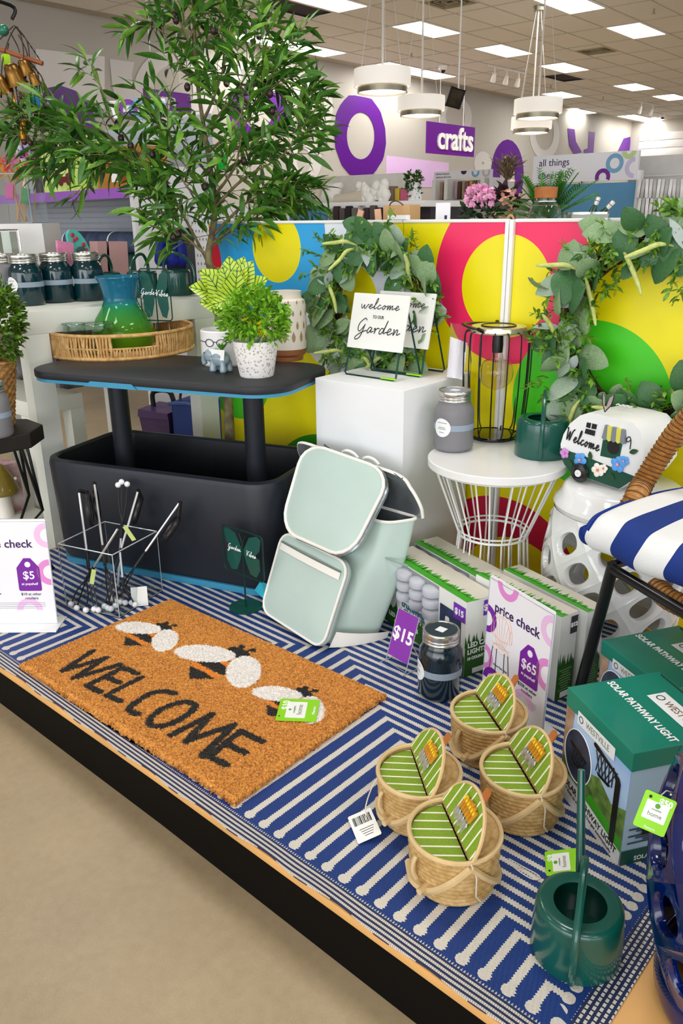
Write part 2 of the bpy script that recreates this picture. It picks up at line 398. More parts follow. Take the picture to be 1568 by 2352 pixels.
def rug_z(x, y):
    ry = y + .027 * x
    return .0032 * abs(math.sin(x * 20) * math.sin(x * 7 + 1)) * max(0, 1 - max(0, ry + .022) / .05) ** 1.3 if x > .8 else 0.
def rug_pt(u, v):
    xl = -.672 + .1 * v ** 1.6; rx = xl + u * (1.463 - xl); ry = -.023 + 1.17 * v ** 1.6
    x, y = rx + ry * .027, ry - rx * .027
    if v == 0: y += .003 * math.sin(x * 37)
    return (x, y, rug_z(x, y))
rm = MB().sheet(rug_pt, 150, 26); rb = MB().sheet(lambda u, v: tuple(Vector(rug_pt(u, v)) - Vector((0, 0, .0028))), 150, 26)
rm.v += rb.v; k_ = 150 * 26; rm.f += [tuple(i + k_ for i in f[::-1]) for f in rb.f]; rm.mi += rb.mi
for i in range(149): rm.f.append((i + 1, i, k_ + i, k_ + i + 1)); rm.mi.append(0)
for j in range(25):
    a = j * 150 + 149; rm.f.append((a + 150, a, k_ + a, k_ + a + 150)); rm.mi.append(0)
tag(rm.build('area_rug', rug_mat()), 'blue and white woven outdoor rug with nested right-angle stripes on the platform', 'rug')
# ================================================================ doormat
def doormat():
    L, W, H = .762, .457, .016
    nx, ny = 381, 229
    u, v = np.meshgrid(np.linspace(0, L, nx), np.linspace(0, W, ny)); rg = np.random.RandomState(3)
    def Z8(x, y): return P(x / 1.742, 1340 + y / 1.742, H)[:2]
    def ZA(x, y): return P(x / 3.92, 1380 + y / 3.92, H)[:2]
    def ZB(x, y): return P(380 + x / 2.703, 1300 + y / 2.703, H)[:2]
    def seg(a, b):
        (ax, ay), (bx, by) = a, b; dx, dy = bx - ax, by - ay
        t = np.clip(((u - ax) * dx + (v - ay) * dy) / (dx * dx + dy * dy + 1e-12), 0, 1); return np.hypot(u - ax - t * dx, v - ay - t * dy)
    def line(pts, w, closed=False):
        d = np.full(u.shape, 9.)
        for a, b in zip(pts, pts[1:] + (pts[:1] if closed else [])): d = np.minimum(d, seg(a, b))
        return d < w
    def poly(pts):
        ins = np.zeros(u.shape, bool)
        for (x1, y1), (x2, y2) in zip(pts, pts[1:] + pts[:1]):
            c = ((y1 > v) != (y2 > v)) & (u < (x2 - x1) * (v - y1) / (y2 - y1 + 1e-12) + x1); ins ^= c
        return ins
    uo, vo = u + rg.normal(0, .0011, u.shape), v + rg.normal(0, .0011, u.shape)
    u, v = uo, vo
    black = np.zeros(u.shape, bool); white = black.copy(); orange = black.copy()
    st = [[ZA(*p) for p in [(835, 452), (562, 632), (955, 512), (668, 698), (1078, 577)]], [ZA(*p) for p in [(1235, 655), (1105, 603), (785, 765), (905, 822)]], [ZA(*p) for p in [(945, 680), (1070, 738)]],
          [Z8(*p) for p in [(565, 377), (428, 447), (480, 472)]],
          [Z8(*p) for p in [(698, 440), (655, 432), (605, 440), (550, 472), (518, 500), (530, 518), (552, 522)]], [Z8(*p) for p in [(745, 474), (700, 482), (645, 505), (602, 540), (600, 565), (645, 572), (705, 553), (762, 515), (780, 488), (745, 474)]],
          [Z8(*p) for p in [(685, 607), (848, 524), (745, 632), (935, 567), (808, 690)]], [Z8(*p) for p in [(1048, 633), (962, 592), (838, 694), (905, 726)]], [Z8(*p) for p in [(900, 640), (980, 678)]]]
    for s in st:
        q = [Vector((a[0], a[1], 0)) for a in s]
        if len(s) > 6: q = cr(q, 5)
        black |= line([(p.x, p.y) for p in q], .0088)
    o = Vector(ZB(245, 545)); l2 = Vector(ZB(245 + 190, 545 + 18)) - o
    def bee(px, py, k):
        c = Vector(ZB(px, py))
        def M_(x, y): p = Vector(ZB(x, y)) - o; return tuple(c + p * k)
        def el(cx, cy, ax, ay, bx, by): return [M_(cx + ax * math.cos(t) + bx * math.sin(t), cy + ay * math.cos(t) + by * math.sin(t)) for t in [2 * PI * i / 40 for i in range(40)]]
        b = poly([M_(*p) for p in [(145, 703), (150, 622), (230, 655), (305, 700)]]) | poly([M_(*p) for p in [(188, 597), (330, 597), (375, 622), (372, 680), (340, 676)]]) | poly([M_(*p) for p in [(370, 588), (412, 570), (400, 600)]])
        b |= poly(el(455, 542, 72, 26, -14, 30)) | line([M_(*p) for p in [(470, 545), (475, 500)]], .0042 * k) | line([M_(*p) for p in [(480, 545), (520, 524), (545, 524)]], .0038 * k) | line([M_(473, 500), M_(474, 503)], .0085 * k) | line([M_(540, 524), M_(545, 524)], .0085 * k)
        og = poly([M_(*p) for p in [(152, 600), (190, 600), (345, 690), (300, 694), (230, 650)]]) | poly([M_(*p) for p in [(325, 597), (372, 590), (400, 575), (380, 640)]])
        w = poly(el(245, 545, 192, 16, -10, 52)) | poly(el(485, 658, 60, 78, -92, 62))
        return b & ~w, og & ~b & ~w, w
    for px, py, k in [(245, 545, 1.0), (380, 0, 0), (0, 0, 0)]:
        if k: B = bee(px, py, k); black |= B[0]; orange |= B[1]; white |= B[2]
    for (x, y), k in [((317.6, 1442.5), .80), ((636, 1594), .74)]:
        B = bee((x - 380) * 2.703, (y - 1300) * 2.703, k); black |= B[0]; orange |= B[1]; white |= B[2]
    u, v = np.meshgrid(np.linspace(0, L, nx), np.linspace(0, W, ny))
    cl = np.array([lin(c)[:3] for c in ('#b97424', '#d8923a', '#e3a14a', '#8f5a20')])
    idx = rg.choice(4, u.shape, p=[.33, .37, .2, .1]); col = cl[idx]
    def paint(mask, c, jit):
        col[mask] = np.array(lin(c)[:3]) * (1 + rg.uniform(-jit, jit, (mask.sum(), 1)))
    paint(orange, '#e8881c', .1); paint(white, '#e9e4df', .12); paint(black, '#171310', .4)
    edge = np.minimum(np.minimum(u, L - u), np.minimum(v, W - v))
    z = H + rg.normal(0, .0012, u.shape) - np.clip(.006 - edge, 0, .006) * .8
    z[white | black] += .0004
    x = u + rg.normal(0, .0006, u.shape); y = v + rg.normal(0, .0006, u.shape)
    rim = edge < 1e-9; x[rim] += rg.normal(0, .0016, rim.sum()); y[rim] += rg.normal(0, .0016, rim.sum())
    vs = np.stack([x, y, z], -1).reshape(-1, 3)
    i = np.arange(nx * ny).reshape(ny, nx); F = np.stack([i[:-1, :-1], i[:-1, 1:], i[1:, 1:], i[1:, :-1]], -1).reshape(-1, 4)
    loop = np.concatenate([i[0, :], i[1:, -1], i[-1, -2::-1], i[-2:0:-1, 0]]); n = len(loop); k = len(vs)
    lows = []; lc = []
    for q, zz in enumerate((.009, .001)):
        w = vs[loop].copy(); w[:, :2] += (np.array([L / 2, W / 2]) - w[:, :2]) * (-.003 + .003 * q) + rg.normal(0, .0014, (n, 2)); w[:, 2] = zz; lows.append(w); lc.append(cl[rg.choice(4, n, p=[.4, .3, .1, .2])])
    vs = np.concatenate([vs] + lows); colr = np.concatenate([col.reshape(-1, 3)] + lc)
    fl = [tuple(f) for f in F.tolist()]; ring = [loop.tolist(), list(range(k, k + n)), list(range(k + n, k + 2 * n))]
    for a, b in zip(ring, ring[1:]):
        for j in range(n): fl.append((b[j], b[(j + 1) % n], a[(j + 1) % n], a[j]))
    fl.append(tuple(ring[2][::-1]))
    me = bpy.data.meshes.new('doormat'); me.from_pydata(vs.tolist(), [], fl)
    at = me.color_attributes.new('fibre', 'FLOAT_COLOR', 'POINT'); at.data.foreach_set('color', np.concatenate([colr, np.ones((len(colr), 1))], 1).astype(np.float32).ravel())
    m, nt, b = newmat('coir'); n_ = nt.nodes.new('ShaderNodeAttribute'); n_.attribute_name = 'fibre'; nt.links.new(n_.outputs['Color'], b.inputs['Base Color'])
    b.inputs['Roughness'].default_value = .85; b.inputs['Sheen Weight'].default_value = .15; bump(nt, b, noise(nt, 450, 2), .5, .002)
    me.materials.append(m); me.update()
    root = thing('doormat', 'orange coir doormat with black WELCOME lettering and three bees', 'doormat', (0, 0, 0))
    put('coir_pad', me, root)
    hair = MB(); C = [0]
    for q in range(1500):      # loose bristles along the two visible edges and over the pile
        if q % 3 == 0: x, y = random.uniform(0, L), -.001
        elif q % 3 == 1: x, y = L + .001, random.uniform(0, W)
        else: x, y = random.uniform(.01, L - .01), random.uniform(.01, W - .01)
        if q % 3 == 2:
            a = random.uniform(0, 2 * PI); p = Vector((x, y, H)); d = Vector((math.cos(a), math.sin(a), .35)) * .006
            if black[int(y / W * (ny - 1)), int(x / L * (nx - 1))] or white[int(y / W * (ny - 1)), int(x / L * (nx - 1))]: continue
        else:
            p = Vector((x, y, random.uniform(.003, .014))); d = Vector((0, -.005, .002)) if q % 3 == 0 else Vector((.005, 0, .002)); d += Vector([random.gauss(0, .002) for _ in range(3)])
        s = d.cross(Vector((0, 0, 1))).normalized() * .0005
        hair.add([p - s, p + s, p + d], [(0, 1, 2)])
    hair.build('bristle', mat('coir_hair', '#d09040', .8), root, 0, kind='stuff')
doormat()
# ---- hang tags: green card with white inset
TAGG = mat('tag_green', '#8fd816', .45, var=.02); TAGW = mat('tag_white', '#f4f5f2', .5, var=.01); INKG = mat('ink_grey', '#8d9a86', .6); INK = mat('ink_black', '#17161a', .6, var=0); INKW = mat('ink_white', '#fbfbfb', .6, var=0)
TWINE = mat('tag_string', '#e6ddcf', .8)
def greentag(label, t, price, flip=False, w=.058, h=.078):
    """a card lying in the xy plane of t, long side along x"""
    o = thing('price_tag', label, 'price tag', t.translation); o.rotation_euler = t.to_euler()
    MB().prism(rrect(h, w, .003), 0, .0006).build('card', TAGG, o, 0)
    MB().prism(rrect(h * .5, w * .72, .001, cx=-h * .04), .0007, .001).build('inset', TAGW, o, 0)
    r = RZ(PI / 2)
    text('home', w * .2, INKG, T(h * .05, 0, .0012) @ r, o); text('complete', w * .085, INKG, T(-h * .09, 0, .0012) @ r, o)
    MB().prism(circ(.0032, 12), .0011, .0014, T(-h * .2, 0, 0)).build('emblem', mat('leaf_green', '#5aa32a', .5), o, 0)
    text(price, w * .27, INKW, T(-h * .5 + w * .19, w * .2, .0009) @ r, o, bold=.0004)
    text('Planters', w * .11, INKW, T(h * .5 - w * .1, 0, .0009) @ r, o)
    MB().prism(circ(.002, 10), .0007, .0009, T(-h * .5 + .006, -w * .3, 0)).build('eyelet', INK, o, 0)
    return o
a, b_ = P(652, 1602, .0185), P(640, 1652, .0185); c_ = P(741, 1605, .0185)
greentag('green price tag lying on the right bee of the doormat', frame((P(684, 1631, .0190)), Vector(c_) - Vector(a), Vector(a) - Vector(b_)), '$10', w=(a - b_).length, h=(c_ - a).length)
# ================================================================ rolling cooler table and what stands on it
def PV(px, py, pt, dv):     # ray against the upright plane through pt along dv
    nrm = Vector((-dv[1], dv[0], 0)); d = ray(px, py); return CAM + d * ((Vector((pt[0], pt[1], 0)) - CAM).dot(nrm) / d.dot(nrm))
TA = math.radians(18); TU, TN = Vector((math.cos(TA), math.sin(TA), 0)), Vector((-math.sin(TA), math.cos(TA), 0))
TC = Vector((-.1, .545, 0)) + TU * -.055 + TN * .2
TZ = .607
DK = mat('cooler_resin', '#22262f', .42, var=.05, bp=.08, bs=350); DKT = mat('cooler_top', '#22242a', .5, var=.06, bp=.1, bs=300); TEAL = mat('cooler_blue', '#3f93b8', .3, var=.03)
def liner_mat():
    m, nt, b = newmat('cooler_liner'); (x, y, z), vec = coords(nt)
    g = ((x / .055).frac() < .03).max((z / .055).frac() < .03); setc(nt, b, g.mix('#15181f', '#06070a')); b.inputs['Roughness'].default_value = .3
    return m
co = thing('cooler_table', 'black rolling patio cooler with raised serving top on two columns', 'cooler', TC, TA)
o_, i_ = rrect(.80, .405, .085, 8), rrect(.75, .355, .065, 8)
MB().rings([[(x, y, .02) for x, y in inset(o_, .02)], [(x, y, .034) for x, y in inset(o_, .012)], [(x, y, .325) for x, y in o_], [(x, y, .338) for x, y in inset(o_, .004)], [(x, y, .342) for x, y in inset(o_, .012)], [(x, y, .342) for x, y in inset(i_, -.004)], [(x, y, .336) for x, y in i_]], cap1=False).build('tub', DK, co)
MB().rings([[(x, y, .336) for x, y in i_], [(x, y, .10) for x, y in inset(i_, .03)]], cap0=False).build('tub_liner', liner_mat(), co, 30)
MB().prism(inset(o_, .012), .001, .02).build('base_skirt', TEAL, co, label='light blue skirt')
MB().prism(rrect(.855, .395, .11, 9), TZ - .022, TZ, b=.004).build('table_top', DKT, co)
tb_ = MB().prism(inset(rrect(.855, .395, .11, 9), .004), TZ - .031, TZ - .022).build('trim_band', TEAL, co, label='blue band under the table top')
MB().prism([(-.19, TZ - .031), (-.01, TZ - .031), (-.025, TZ - .016), (-.165, TZ - .016)], .1945, .1985, RX(PI / 2)).build('handle_recess', TEAL, tb_)
for px in (277, 583):
    p = PV(px, 960, TC, TU); x = (p - TC).dot(TU)
    col_ = MB().lathe([(.036, .1), (.036, .12), (.03, .125), (.03, .56), (.034, .58), (.034, TZ - .03)], 28, T(x, 0, 0)).build('column', DK, co)
    MB().tube([(x + .04 * math.cos(a), .04 * math.sin(a), .128) for a in [2 * PI * i / 24 for i in range(24)]], .006, 6, True).build('collar', DK, col_)
    MB().ell((x, -.043, .13), .005, 8).build('release_button', mat('red_plastic', '#a3122c', .4), col_)
# drain knobs and fittings on the front are hidden by the acrylic bin in the photograph
SEA = mat('seagrass', '#e3bd80', .7, col2='#b5813f', vs=60); 
TP = P(281, 803, TZ); tr = 163 * pr(TP)[2] / FPX
ty = thing('woven_tray', 'round woven seagrass tray holding the glass pitcher on the cooler top', 'tray', TP)
MB().lathe([(.001, .004), (tr - .004, .004), (tr - .004, .009), (.001, .009)], 48).build('tray_base', SEA, ty)
st = MB(); nS = 150; slot = [(-.55, -.05)]
for i in range(nS):
    a = 2 * PI * i / nS; s_ = 1 + .02 * math.sin(i * 2.4); r = tr * .985
    rel = (a + PI) % (2 * PI) - PI
    sl = -.75 < rel < -.12 or PI - .6 < abs(rel)
    z1 = .034 if sl else .073
    c, s = math.cos(a), math.sin(a); j = random.uniform(-.004, .004)
    st.tube([(c * r * .985, s * r * .985, .004), (c * r * 1.008 - s * j, s * r * 1.008 + c * j, z1 * .5), (c * r, s * r, z1)], .0042 * random.uniform(.8, 1.15), 5)
st.build('strand', SEA, ty, 60, kind='stuff')
for z, rr in ((.075, .006), (.036, .003), (.005, .006)): MB().tube([(tr * .985 * math.cos(2 * PI * i / 60), tr * .985 * math.sin(2 * PI * i / 60), z) for i in range(60)], rr, 7, True).build('rim', SEA, ty)
for a in (-.75, -.12): MB().tube([(tr * math.cos(a) * .985, tr * math.sin(a) * .985, .03), (tr * math.cos(a) * .985, tr * math.sin(a) * .985, .075)], .005, 6).build('slot_post', SEA, ty)
# pitcher
def ombre():
    m, nt, b = newmat('ombre_glass'); (x, y, z), vec = coords(nt)
    t = ((z - .055) / .085).m('ADD', 0., clamp=True); u = ((z - .13) / .03).m('ADD', 0., clamp=True)
    setc(nt, b, u.mix(t.mix('#86cc22', '#3cc27a'), '#46aed0')); b.inputs['Transmission Weight'].default_value = .72; b.inputs['Roughness'].default_value = .03; b.inputs['IOR'].default_value = 1.35
    return m
pp = P(276, 800, TZ + .01) + Vector((.0, .02, 0)); kpx = pr(pp)[2] / FPX
def atz(py): return max(0, (Vector(PV(283, py, pp, TU)).z - pp.z))
prof = [(46, .0), (62, .004), (70, .03), (71, .05), (60, .085), (44, .112), (38, .128), (36, .14), (39, .16), (44, .182), (50, .196)]
hs = atz(636) / .196
prof = [(r * kpx, z * hs) for r, z in prof]
pi_ = thing('glass_pitcher', 'blue to green ombre glass pitcher standing in the woven tray', 'pitcher', pp)
MB().lathe([(.001, 0)] + prof + [(r - .003, z) for r, z in prof[::-1]][:-1] + [(.001, .006)], 48, cap0=False, cap1=False).build('vessel', ombre(), pi_)
MB().tube([(prof[-1][0] * math.cos(2 * PI * i / 48), prof[-1][0] * math.sin(2 * PI * i / 48), prof[-1][1]) for i in range(48)], .0028, 6, True).build('lip', ombre(), pi_)
MB().tube(cr([(0, prof[8][0], prof[8][1]), (0, prof[8][0] + .035, prof[8][1] - .01), (0, prof[6][0] + .045, prof[6][1] - .05), (0, prof[4][0] + .01, prof[4][1] - .01)], 5), .006, 8).build('handle', ombre(), pi_)
CLR = mat('clear_glass', '#e2efe8', .02, var=0, trans=1., ior=1.38)
def tumbler(px, w, lab):
    p = P(px, 812, TZ + .012); r = w / 2 * pr(p)[2] / FPX; h = .093
    g = thing('drinking_glass', lab, 'glass', p, group='clear tumblers')
    MB().lathe([(.001, 0), (r * .86, 0), (r * .93, h * .3), (r * .97, h * .8), (r, h), (r - .003, h), (r * .93, h * .5), (r * .82, .008), (.001, .008)], 36, cap0=False, cap1=False).build('bowl', CLR, g)
    MB().tube([(r * math.cos(2 * PI * i / 36), r * math.sin(2 * PI * i / 36), h) for i in range(36)], .0016, 6, True).build('rim', CLR, g)
tumbler(176, 52, 'clear tumbler at the left in the woven tray'); tumbler(231, 70, 'wider clear tumbler in front of the green pitcher')
# ---- butterfly garden signs
GRN = mat('green_enamel', '#0b4f45', .3, var=.05, coat=.3); GRND = mat('green_wire', '#0c3d35', .35, metal=.3, var=.05)
def butterfly(label, base, c0, c1, h0, z0, z1, stand, yaw):
    b = thing('butterfly_sign', label, 'garden sign', base, yaw, 'butterfly signs'); w = c1
    fr_ = rrect(w, z1 - z0, .012, 5, 0, (z0 + z1) / 2)
    MB().tube([(x + c0, 0, y) for x, y in fr_], .0022, 6, True).build('frame', GRND, b)
    zc = (z0 + z1) / 2; k = (z1 - z0) / .115; s = w / .115
    wing = [(.003, .0), (.004, .012), (.02, .045), (.042, .054), (.052, .047), (.047, .018), (.034, .002), (.046, -.004), (.047, -.03), (.036, -.052), (.02, -.048), (.008, -.02)]
    for q in (-1, 1): MB().prism([(q * x * s, y * k) for x, y in wing][::q], -.0008, .0008, T(c0, 0, zc) @ RX(PI / 2)).build('wing', GRN, b)
    MB().tube([(c0, 0, zc + .01 * k), (c0, 0, zc - .035 * k), (c0, 0, h0)], .0024, 6).build('rod', GRND, b)
    for q in (-1, 1): MB().tube(cr([(c0, 0, zc + .01 * k), (c0 + q * .004, 0, zc + .03 * k), (c0 + q * .012, 0, zc + .047 * k)], 4), .0012, 5).build('antenna', GRND, b)
    script('Garden', .0125 * k, .0009, INKW, T(c0 - .024 * s, -.0016, zc + .006) @ RX(PI / 2), b, sp=.85); script('Vibes', .0135 * k, .0009, INKW, T(c0 + .024 * s, -.0016, zc + .002) @ RX(PI / 2), b, sp=.85)
    if stand: MB().lathe([(.001, .0006), (.046, .0006), (.046, .003), (.001, .003)], 36, cap0=False, cap1=False).build('base', GRN, b)
    return b
bp_ = P(564, 1395); a, c_ = PY(509, 1195, bp_.y), PY(602, 1243, bp_.y); d_ = PY(512, 1303, bp_.y)
butterfly('dark green butterfly sign on a round base beside the mint backpack', bp_, (a.x + c_.x) / 2 - bp_.x, c_.x - a.x, .002, d_.z, (a.z + c_.z) / 2, True, 0)
q = P(365, 800, TZ + .01); yw = math.radians(22); dv = (math.cos(yw), math.sin(yw))
a, c_, d_ = PV(317, 613, q, dv), PV(387, 622, q, dv), PV(325, 735, q, dv); w = (c_ - a).dot(Vector((dv[0], dv[1], 0)))
mid = ((a + c_) / 2 - q).dot(Vector((dv[0], dv[1], 0)))
butterfly('dark green butterfly sign stuck upright in the woven tray', q, mid, w, 0, d_.z - q.z, (a.z + c_.z) / 2 - q.z, False, yw)
# ---- elephant planter
EL = mat('grey_blue_glaze', '#8fa3ad', .25, var=.05, coat=.4)
e = P(503, 852, TZ); el = thing('elephant_planter', 'small grey ceramic elephant planter with a white price card on its back', 'planter', e, math.radians(8)); k = pr(e)[2] / FPX
b = MB(); u = 10 * k
b.ell((0.6 * u, 0, 2.9 * u), (2.6 * u, 1.9 * u, 1.9 * u), 20); b.ell((-2.3 * u, 0, 3.4 * u), (1.6 * u, 1.4 * u, 1.5 * u), 18)
for x, y in ((-.8, -1.1), (2.2, -1.1), (-.8, 1.1), (2.2, 1.1)): b.lathe([(.75 * u, 0), (.85 * u, .3 * u), (.7 * u, 1.4 * u), (.6 * u, 2.4 * u)], 14, T(x * u, y * u, 0))
b.tube(cr([(-3.3 * u, 0, 3.6 * u), (-4.1 * u, 0, 2.9 * u), (-4.3 * u, 0, 1.9 * u), (-4.0 * u, 0, 1.2 * u)], 4), [.85 * u - .02 * u * i for i in range(13)], 10)
eb = b.build('body', EL, el, 60); rm_ = eb.modifiers.new('r', 'REMESH'); rm_.mode = 'VOXEL'; rm_.voxel_size = .0022; rm_.use_smooth_shade = True
sm = eb.modifiers.new('s', 'SMOOTH'); sm.iterations = 4
for q in (-1, 1): MB().ell((-1.7 * u, q * 1.5 * u, 3.6 * u), (1.1 * u, .35 * u, 1.3 * u), 12).build('ear', EL, el)
MB().ell((-3.4 * u, -.9 * u, 4.0 * u), .18 * u, 8).build('eye', INK, el)
MB().box((.7 * u, -2.15 * u, 3.6 * u), (4.6 * u, .03 * u, 2.3 * u), t=RX(-.2)).build('price_card', TAGW, el)
bc = MB()
for i in range(12): bc.box(((-.6 + i * .22) * u, -2.2 * u, 3.1 * u), (.09 * u, .02 * u, .7 * u), t=RX(-.2))
bc.build('barcode', INK, el)
LEAFG = mat('leaf_mid', '#5f9a24', .45, col2='#2f6414', vs=40)
def leafmesh(L, W, fold=.25, bend=.25, n=6, shape=1.):
    """vertices, faces of one leaf along +x"""
    vs, fs = [], []
    for i in range(n + 1):
        t = i / n; w = W / 2 * math.sin(PI * t ** shape) ** .8 if 0 < t < 1 else W * .02
        z = -bend * L * t * t; vs += [(L * t, -w, z + fold * w), (L * t, 0, z), (L * t, w, z + fold * w)]
    for i in range(n):
        a = 3 * i; fs += [(a, a + 1, a + 4, a + 3), (a + 1, a + 2, a + 5, a + 4)]
    return vs, fs
def orient(p, d, roll=0., s=1.):
    d = Vector(d).normalized(); u = Vector((0, 0, 1)) if abs(d.z) < .95 else Vector((1, 0, 0)); y = u.cross(d).normalized(); z = d.cross(y)
    return Matrix(((d.x, y.x, z.x, p[0]), (d.y, y.y, z.y, p[1]), (d.z, y.z, z.z, p[2]), (0, 0, 0, 1))) @ RX(roll) @ SC(s, s, s)
sv = MB()
for i in range(9):
    a = 2 * PI * i / 9; v, f = leafmesh(1.9 * u, .8 * u, .3, -.3); sv.add(v, f, orient((1.2 * u, 0, 4.75 * u), (math.cos(a), math.sin(a), .7)))
sv.build('succulent', LEAFG, el, 40)
# ---- white pot with wire glasses and striped leaves
WG = mat('white_glaze', '#f2f0f0', .3, var=.02, coat=.3)
e = P(517, 836, TZ); k = pr(e)[2] / FPX
fp = thing('striped_leaf_plant', 'white pot wearing round black glasses with a striped lime green plant', 'potted plant', e)
R_ = 52 * k; H_ = .105
MB().lathe([(.001, 0), (R_ * .92, 0), (R_, .006), (R_, H_ - .004), (R_ - .003, H_), (R_ - .007, H_ - .002), (R_ - .008, H_ - .02), (.001, H_ - .02)], 36, cap0=False, cap1=False).build('pot', WG, fp)
tc = Vector(CAM) - e; fa = math.atan2(tc.y, tc.x) - .38
def onpot(a, z, r=R_ + .002): return (r * math.cos(fa + a), r * math.sin(fa + a), z)
gl = MB()
for q in (-1, 1): gl.tube([onpot(q * .27 + .2 * math.cos(t), .072 + .0105 * math.sin(t)) for t in [2 * PI * i / 24 for i in range(24)]], .0011, 5, True)
gl.tube([onpot(a, .075) for a in (-.07, 0, .07)], .0011, 5)
for q in (-1, 1): gl.tube([onpot(q * .47, .073), onpot(q * .7, .075), onpot(q * .95, .074)], .0011, 5)
gl.build('wire_glasses', INK, fp)
def stripe_leaf():
    m, nt, b = newmat('striped_leaf'); (x, y, z), vec = coords(nt)
    t = (x * 7 - y.abs() * 8); s = (t.frac() - .5).abs() < .11; mid = y.abs() < .012; edge_ = noise(nt, 6, 2, vec)
    setc(nt, b, s.max(mid).mix(edge_.mix('#9cc91c', '#cfe04a'), '#38601a')); b.inputs['Roughness'].default_value = .35; return m
SL = stripe_leaf(); vs, fs = leafmesh(1, .74, .3, .22, 10, .8)
base = None
for px, py, ang, tilt, sc in [(530, 640, 95, 12, .105), (497, 650, 135, 25, .10), (558, 640, 60, 25, .095), (480, 668, 165, 45, .095), (578, 660, 35, 30, .09), (505, 672, 115, 50, .10), (540, 668, 80, 45, .10), (500, 700, 170, 60, .09), (560, 690, 20, 55, .09), (525, 655, 100, 30, .09), (545, 630, 75, 5, .09), (515, 690, 200, 55, .085)]:
    a = math.radians(ang)
    ups = Vector((_r * math.cos(a) * 1 + Vector((0, 0, 1)) * math.sin(a) - _f * math.radians(tilt) * .8))
    mid = PD(px, py, pr(e)[2] - .03) - e
    m = orient(mid - ups.normalized() * sc * .5, ups, 0, sc)
    # turn the face of the leaf to the room
    x_ = ups.normalized(); z_ = (-Vector(_f) + Vector((random.uniform(-.25, .25), random.uniform(-.25, .25), .25))); z_ = (z_ - x_ * z_.dot(x_)).normalized(); y_ = z_.cross(x_); sc *= 1.15; o3 = mid - x_ * sc * .5
    if base is None:
        mb = MB().add(vs, fs); o = base = mb.build('leaf', SL, fp, 60)
    else: o = base.copy(); S.collection.objects.link(o)
    o.matrix_local = Matrix(((x_.x, y_.x, z_.x, o3.x), (x_.y, y_.y, z_.y, o3.y), (x_.z, y_.z, z_.z, o3.z), (0, 0, 0, 1))) @ SC(sc, sc, sc)
stm = MB()
for i in range(6): a = i * 1.05; stm.tube([(0, 0, .08), (.015 * math.cos(a), .015 * math.sin(a), .12), (.03 * math.cos(a), .03 * math.sin(a), .17)], .002, 5)
stm.build('stem', LEAFG, fp)
# ---- little boxwood in a dimpled pot
e = P(588, 866, TZ); k = pr(e)[2] / FPX; e = e + Vector(_f).normalized() * .025; e.z = TZ
bx = thing('boxwood_pot', 'small bright green boxwood plant in a white dimpled pot', 'potted plant', e)
def pot_mat():
    m, nt, b = newmat('dimpled_clay'); v = nt.nodes.new('ShaderNodeTexVoronoi'); v.inputs['Scale'].default_value = 130; c = nt.nodes.new('ShaderNodeTexCoord'); nt.links.new(c.outputs['Object'], v.inputs['Vector'])
    d = N(nt, v.outputs[0]); setc(nt, b, (d < .34).mix('#f1eeeb', '#b3aeaa')); b.inputs['Roughness'].default_value = .7; bump(nt, b, d, .5, .002); return m
r1, r0, h = 52 * k, 38 * k, .098
MB().lathe([(.001, 0), (r0, 0), (r0 + .002, .004), (r1, h - .008), (r1 - .001, h), (r1 - .006, h), (r1 - .008, h - .02), (.001, h - .02)], 40, cap0=False, cap1=False).build('pot', pot_mat(), bx)
def bush(n, c, rx, ry, rz, L, W, seed=1, up=.5, tw=4):
    rg = random.Random(seed); mb = MB(); v, f = leafmesh(L, W, .25, .15, 3)
    for i in range(n):
        th, ph = rg.uniform(0, 2 * PI), math.acos(rg.uniform(-.75, 1)); rr = rg.uniform(.45, 1) ** .6
        d = Vector((math.sin(ph) * math.cos(th), math.sin(ph) * math.sin(th), math.cos(ph))); p = Vector(c) + Vector((d.x * rx, d.y * ry, d.z * rz)) * rr
        ax = (d + Vector((rg.gauss(0, .4), rg.gauss(0, .4), rg.gauss(0, .4) + up))).normalized()
        for q in range(tw):
            dd = (ax + Vector([rg.gauss(0, .45) for _ in range(3)])).normalized(); mb.add(v, f, orient(p + ax * L * .3 * q, dd, rg.uniform(-1, 1), rg.uniform(.7, 1.2)))
    return mb
BXG = mat('boxwood_leaf', '#9ad02e', .4, col2='#38801a', vs=70)
bush(300, (0, 0, h + .052), 74 * k, .068, .072, .024, .0105, 4).build('foliage', BXG, bx, 60, kind='stuff')
sb = MB()
for i in range(14): a = i * .9; sb.tube([(0, 0, h - .02), (.03 * math.cos(a), .03 * math.sin(a), h + .03), (.06 * math.cos(a), .06 * math.sin(a), h + .08)], .0012, 4)
sb.build('stem', LEAFG, bx)
# ---- cream vase with leaf marks
e = P(660, 838, TZ); k = pr(e)[2] / FPX; e = P(660, 825, TZ)
va = thing('ceramic_vase', 'cream ceramic vase with pressed leaf marks and a copper foot', 'vase', e); hv = PV(660, 668, e, (_r.x, _r.y)).z - e.z; R_ = 47 * k
COP = mat('copper_glaze', '#b9784e', .3, metal=.4, var=.08); CRM = mat('cream_glaze', '#ece4d6', .35, var=.04, coat=.2)
MB().lathe([(.001, 0), (R_ * .8, 0), (R_ * .82, .012), (R_ * .95, .02), (R_ * .99, .036)], 40, cap0=False, cap1=False).build('foot', COP, va)
vp_ = [(R_ * .99, .036), (R_, .05), (R_, hv * .8), (R_ * .95, hv * .87), (R_ * .8, hv * .9), (R_ * .78, hv * .97), (R_ * .8, hv), (R_ * .74, hv), (R_ * .72, hv * .9), (R_ * .6, hv * .5), (.001, hv * .4)]
MB().lathe(vp_, 40, cap0=False, cap1=False).build('body', CRM, va)
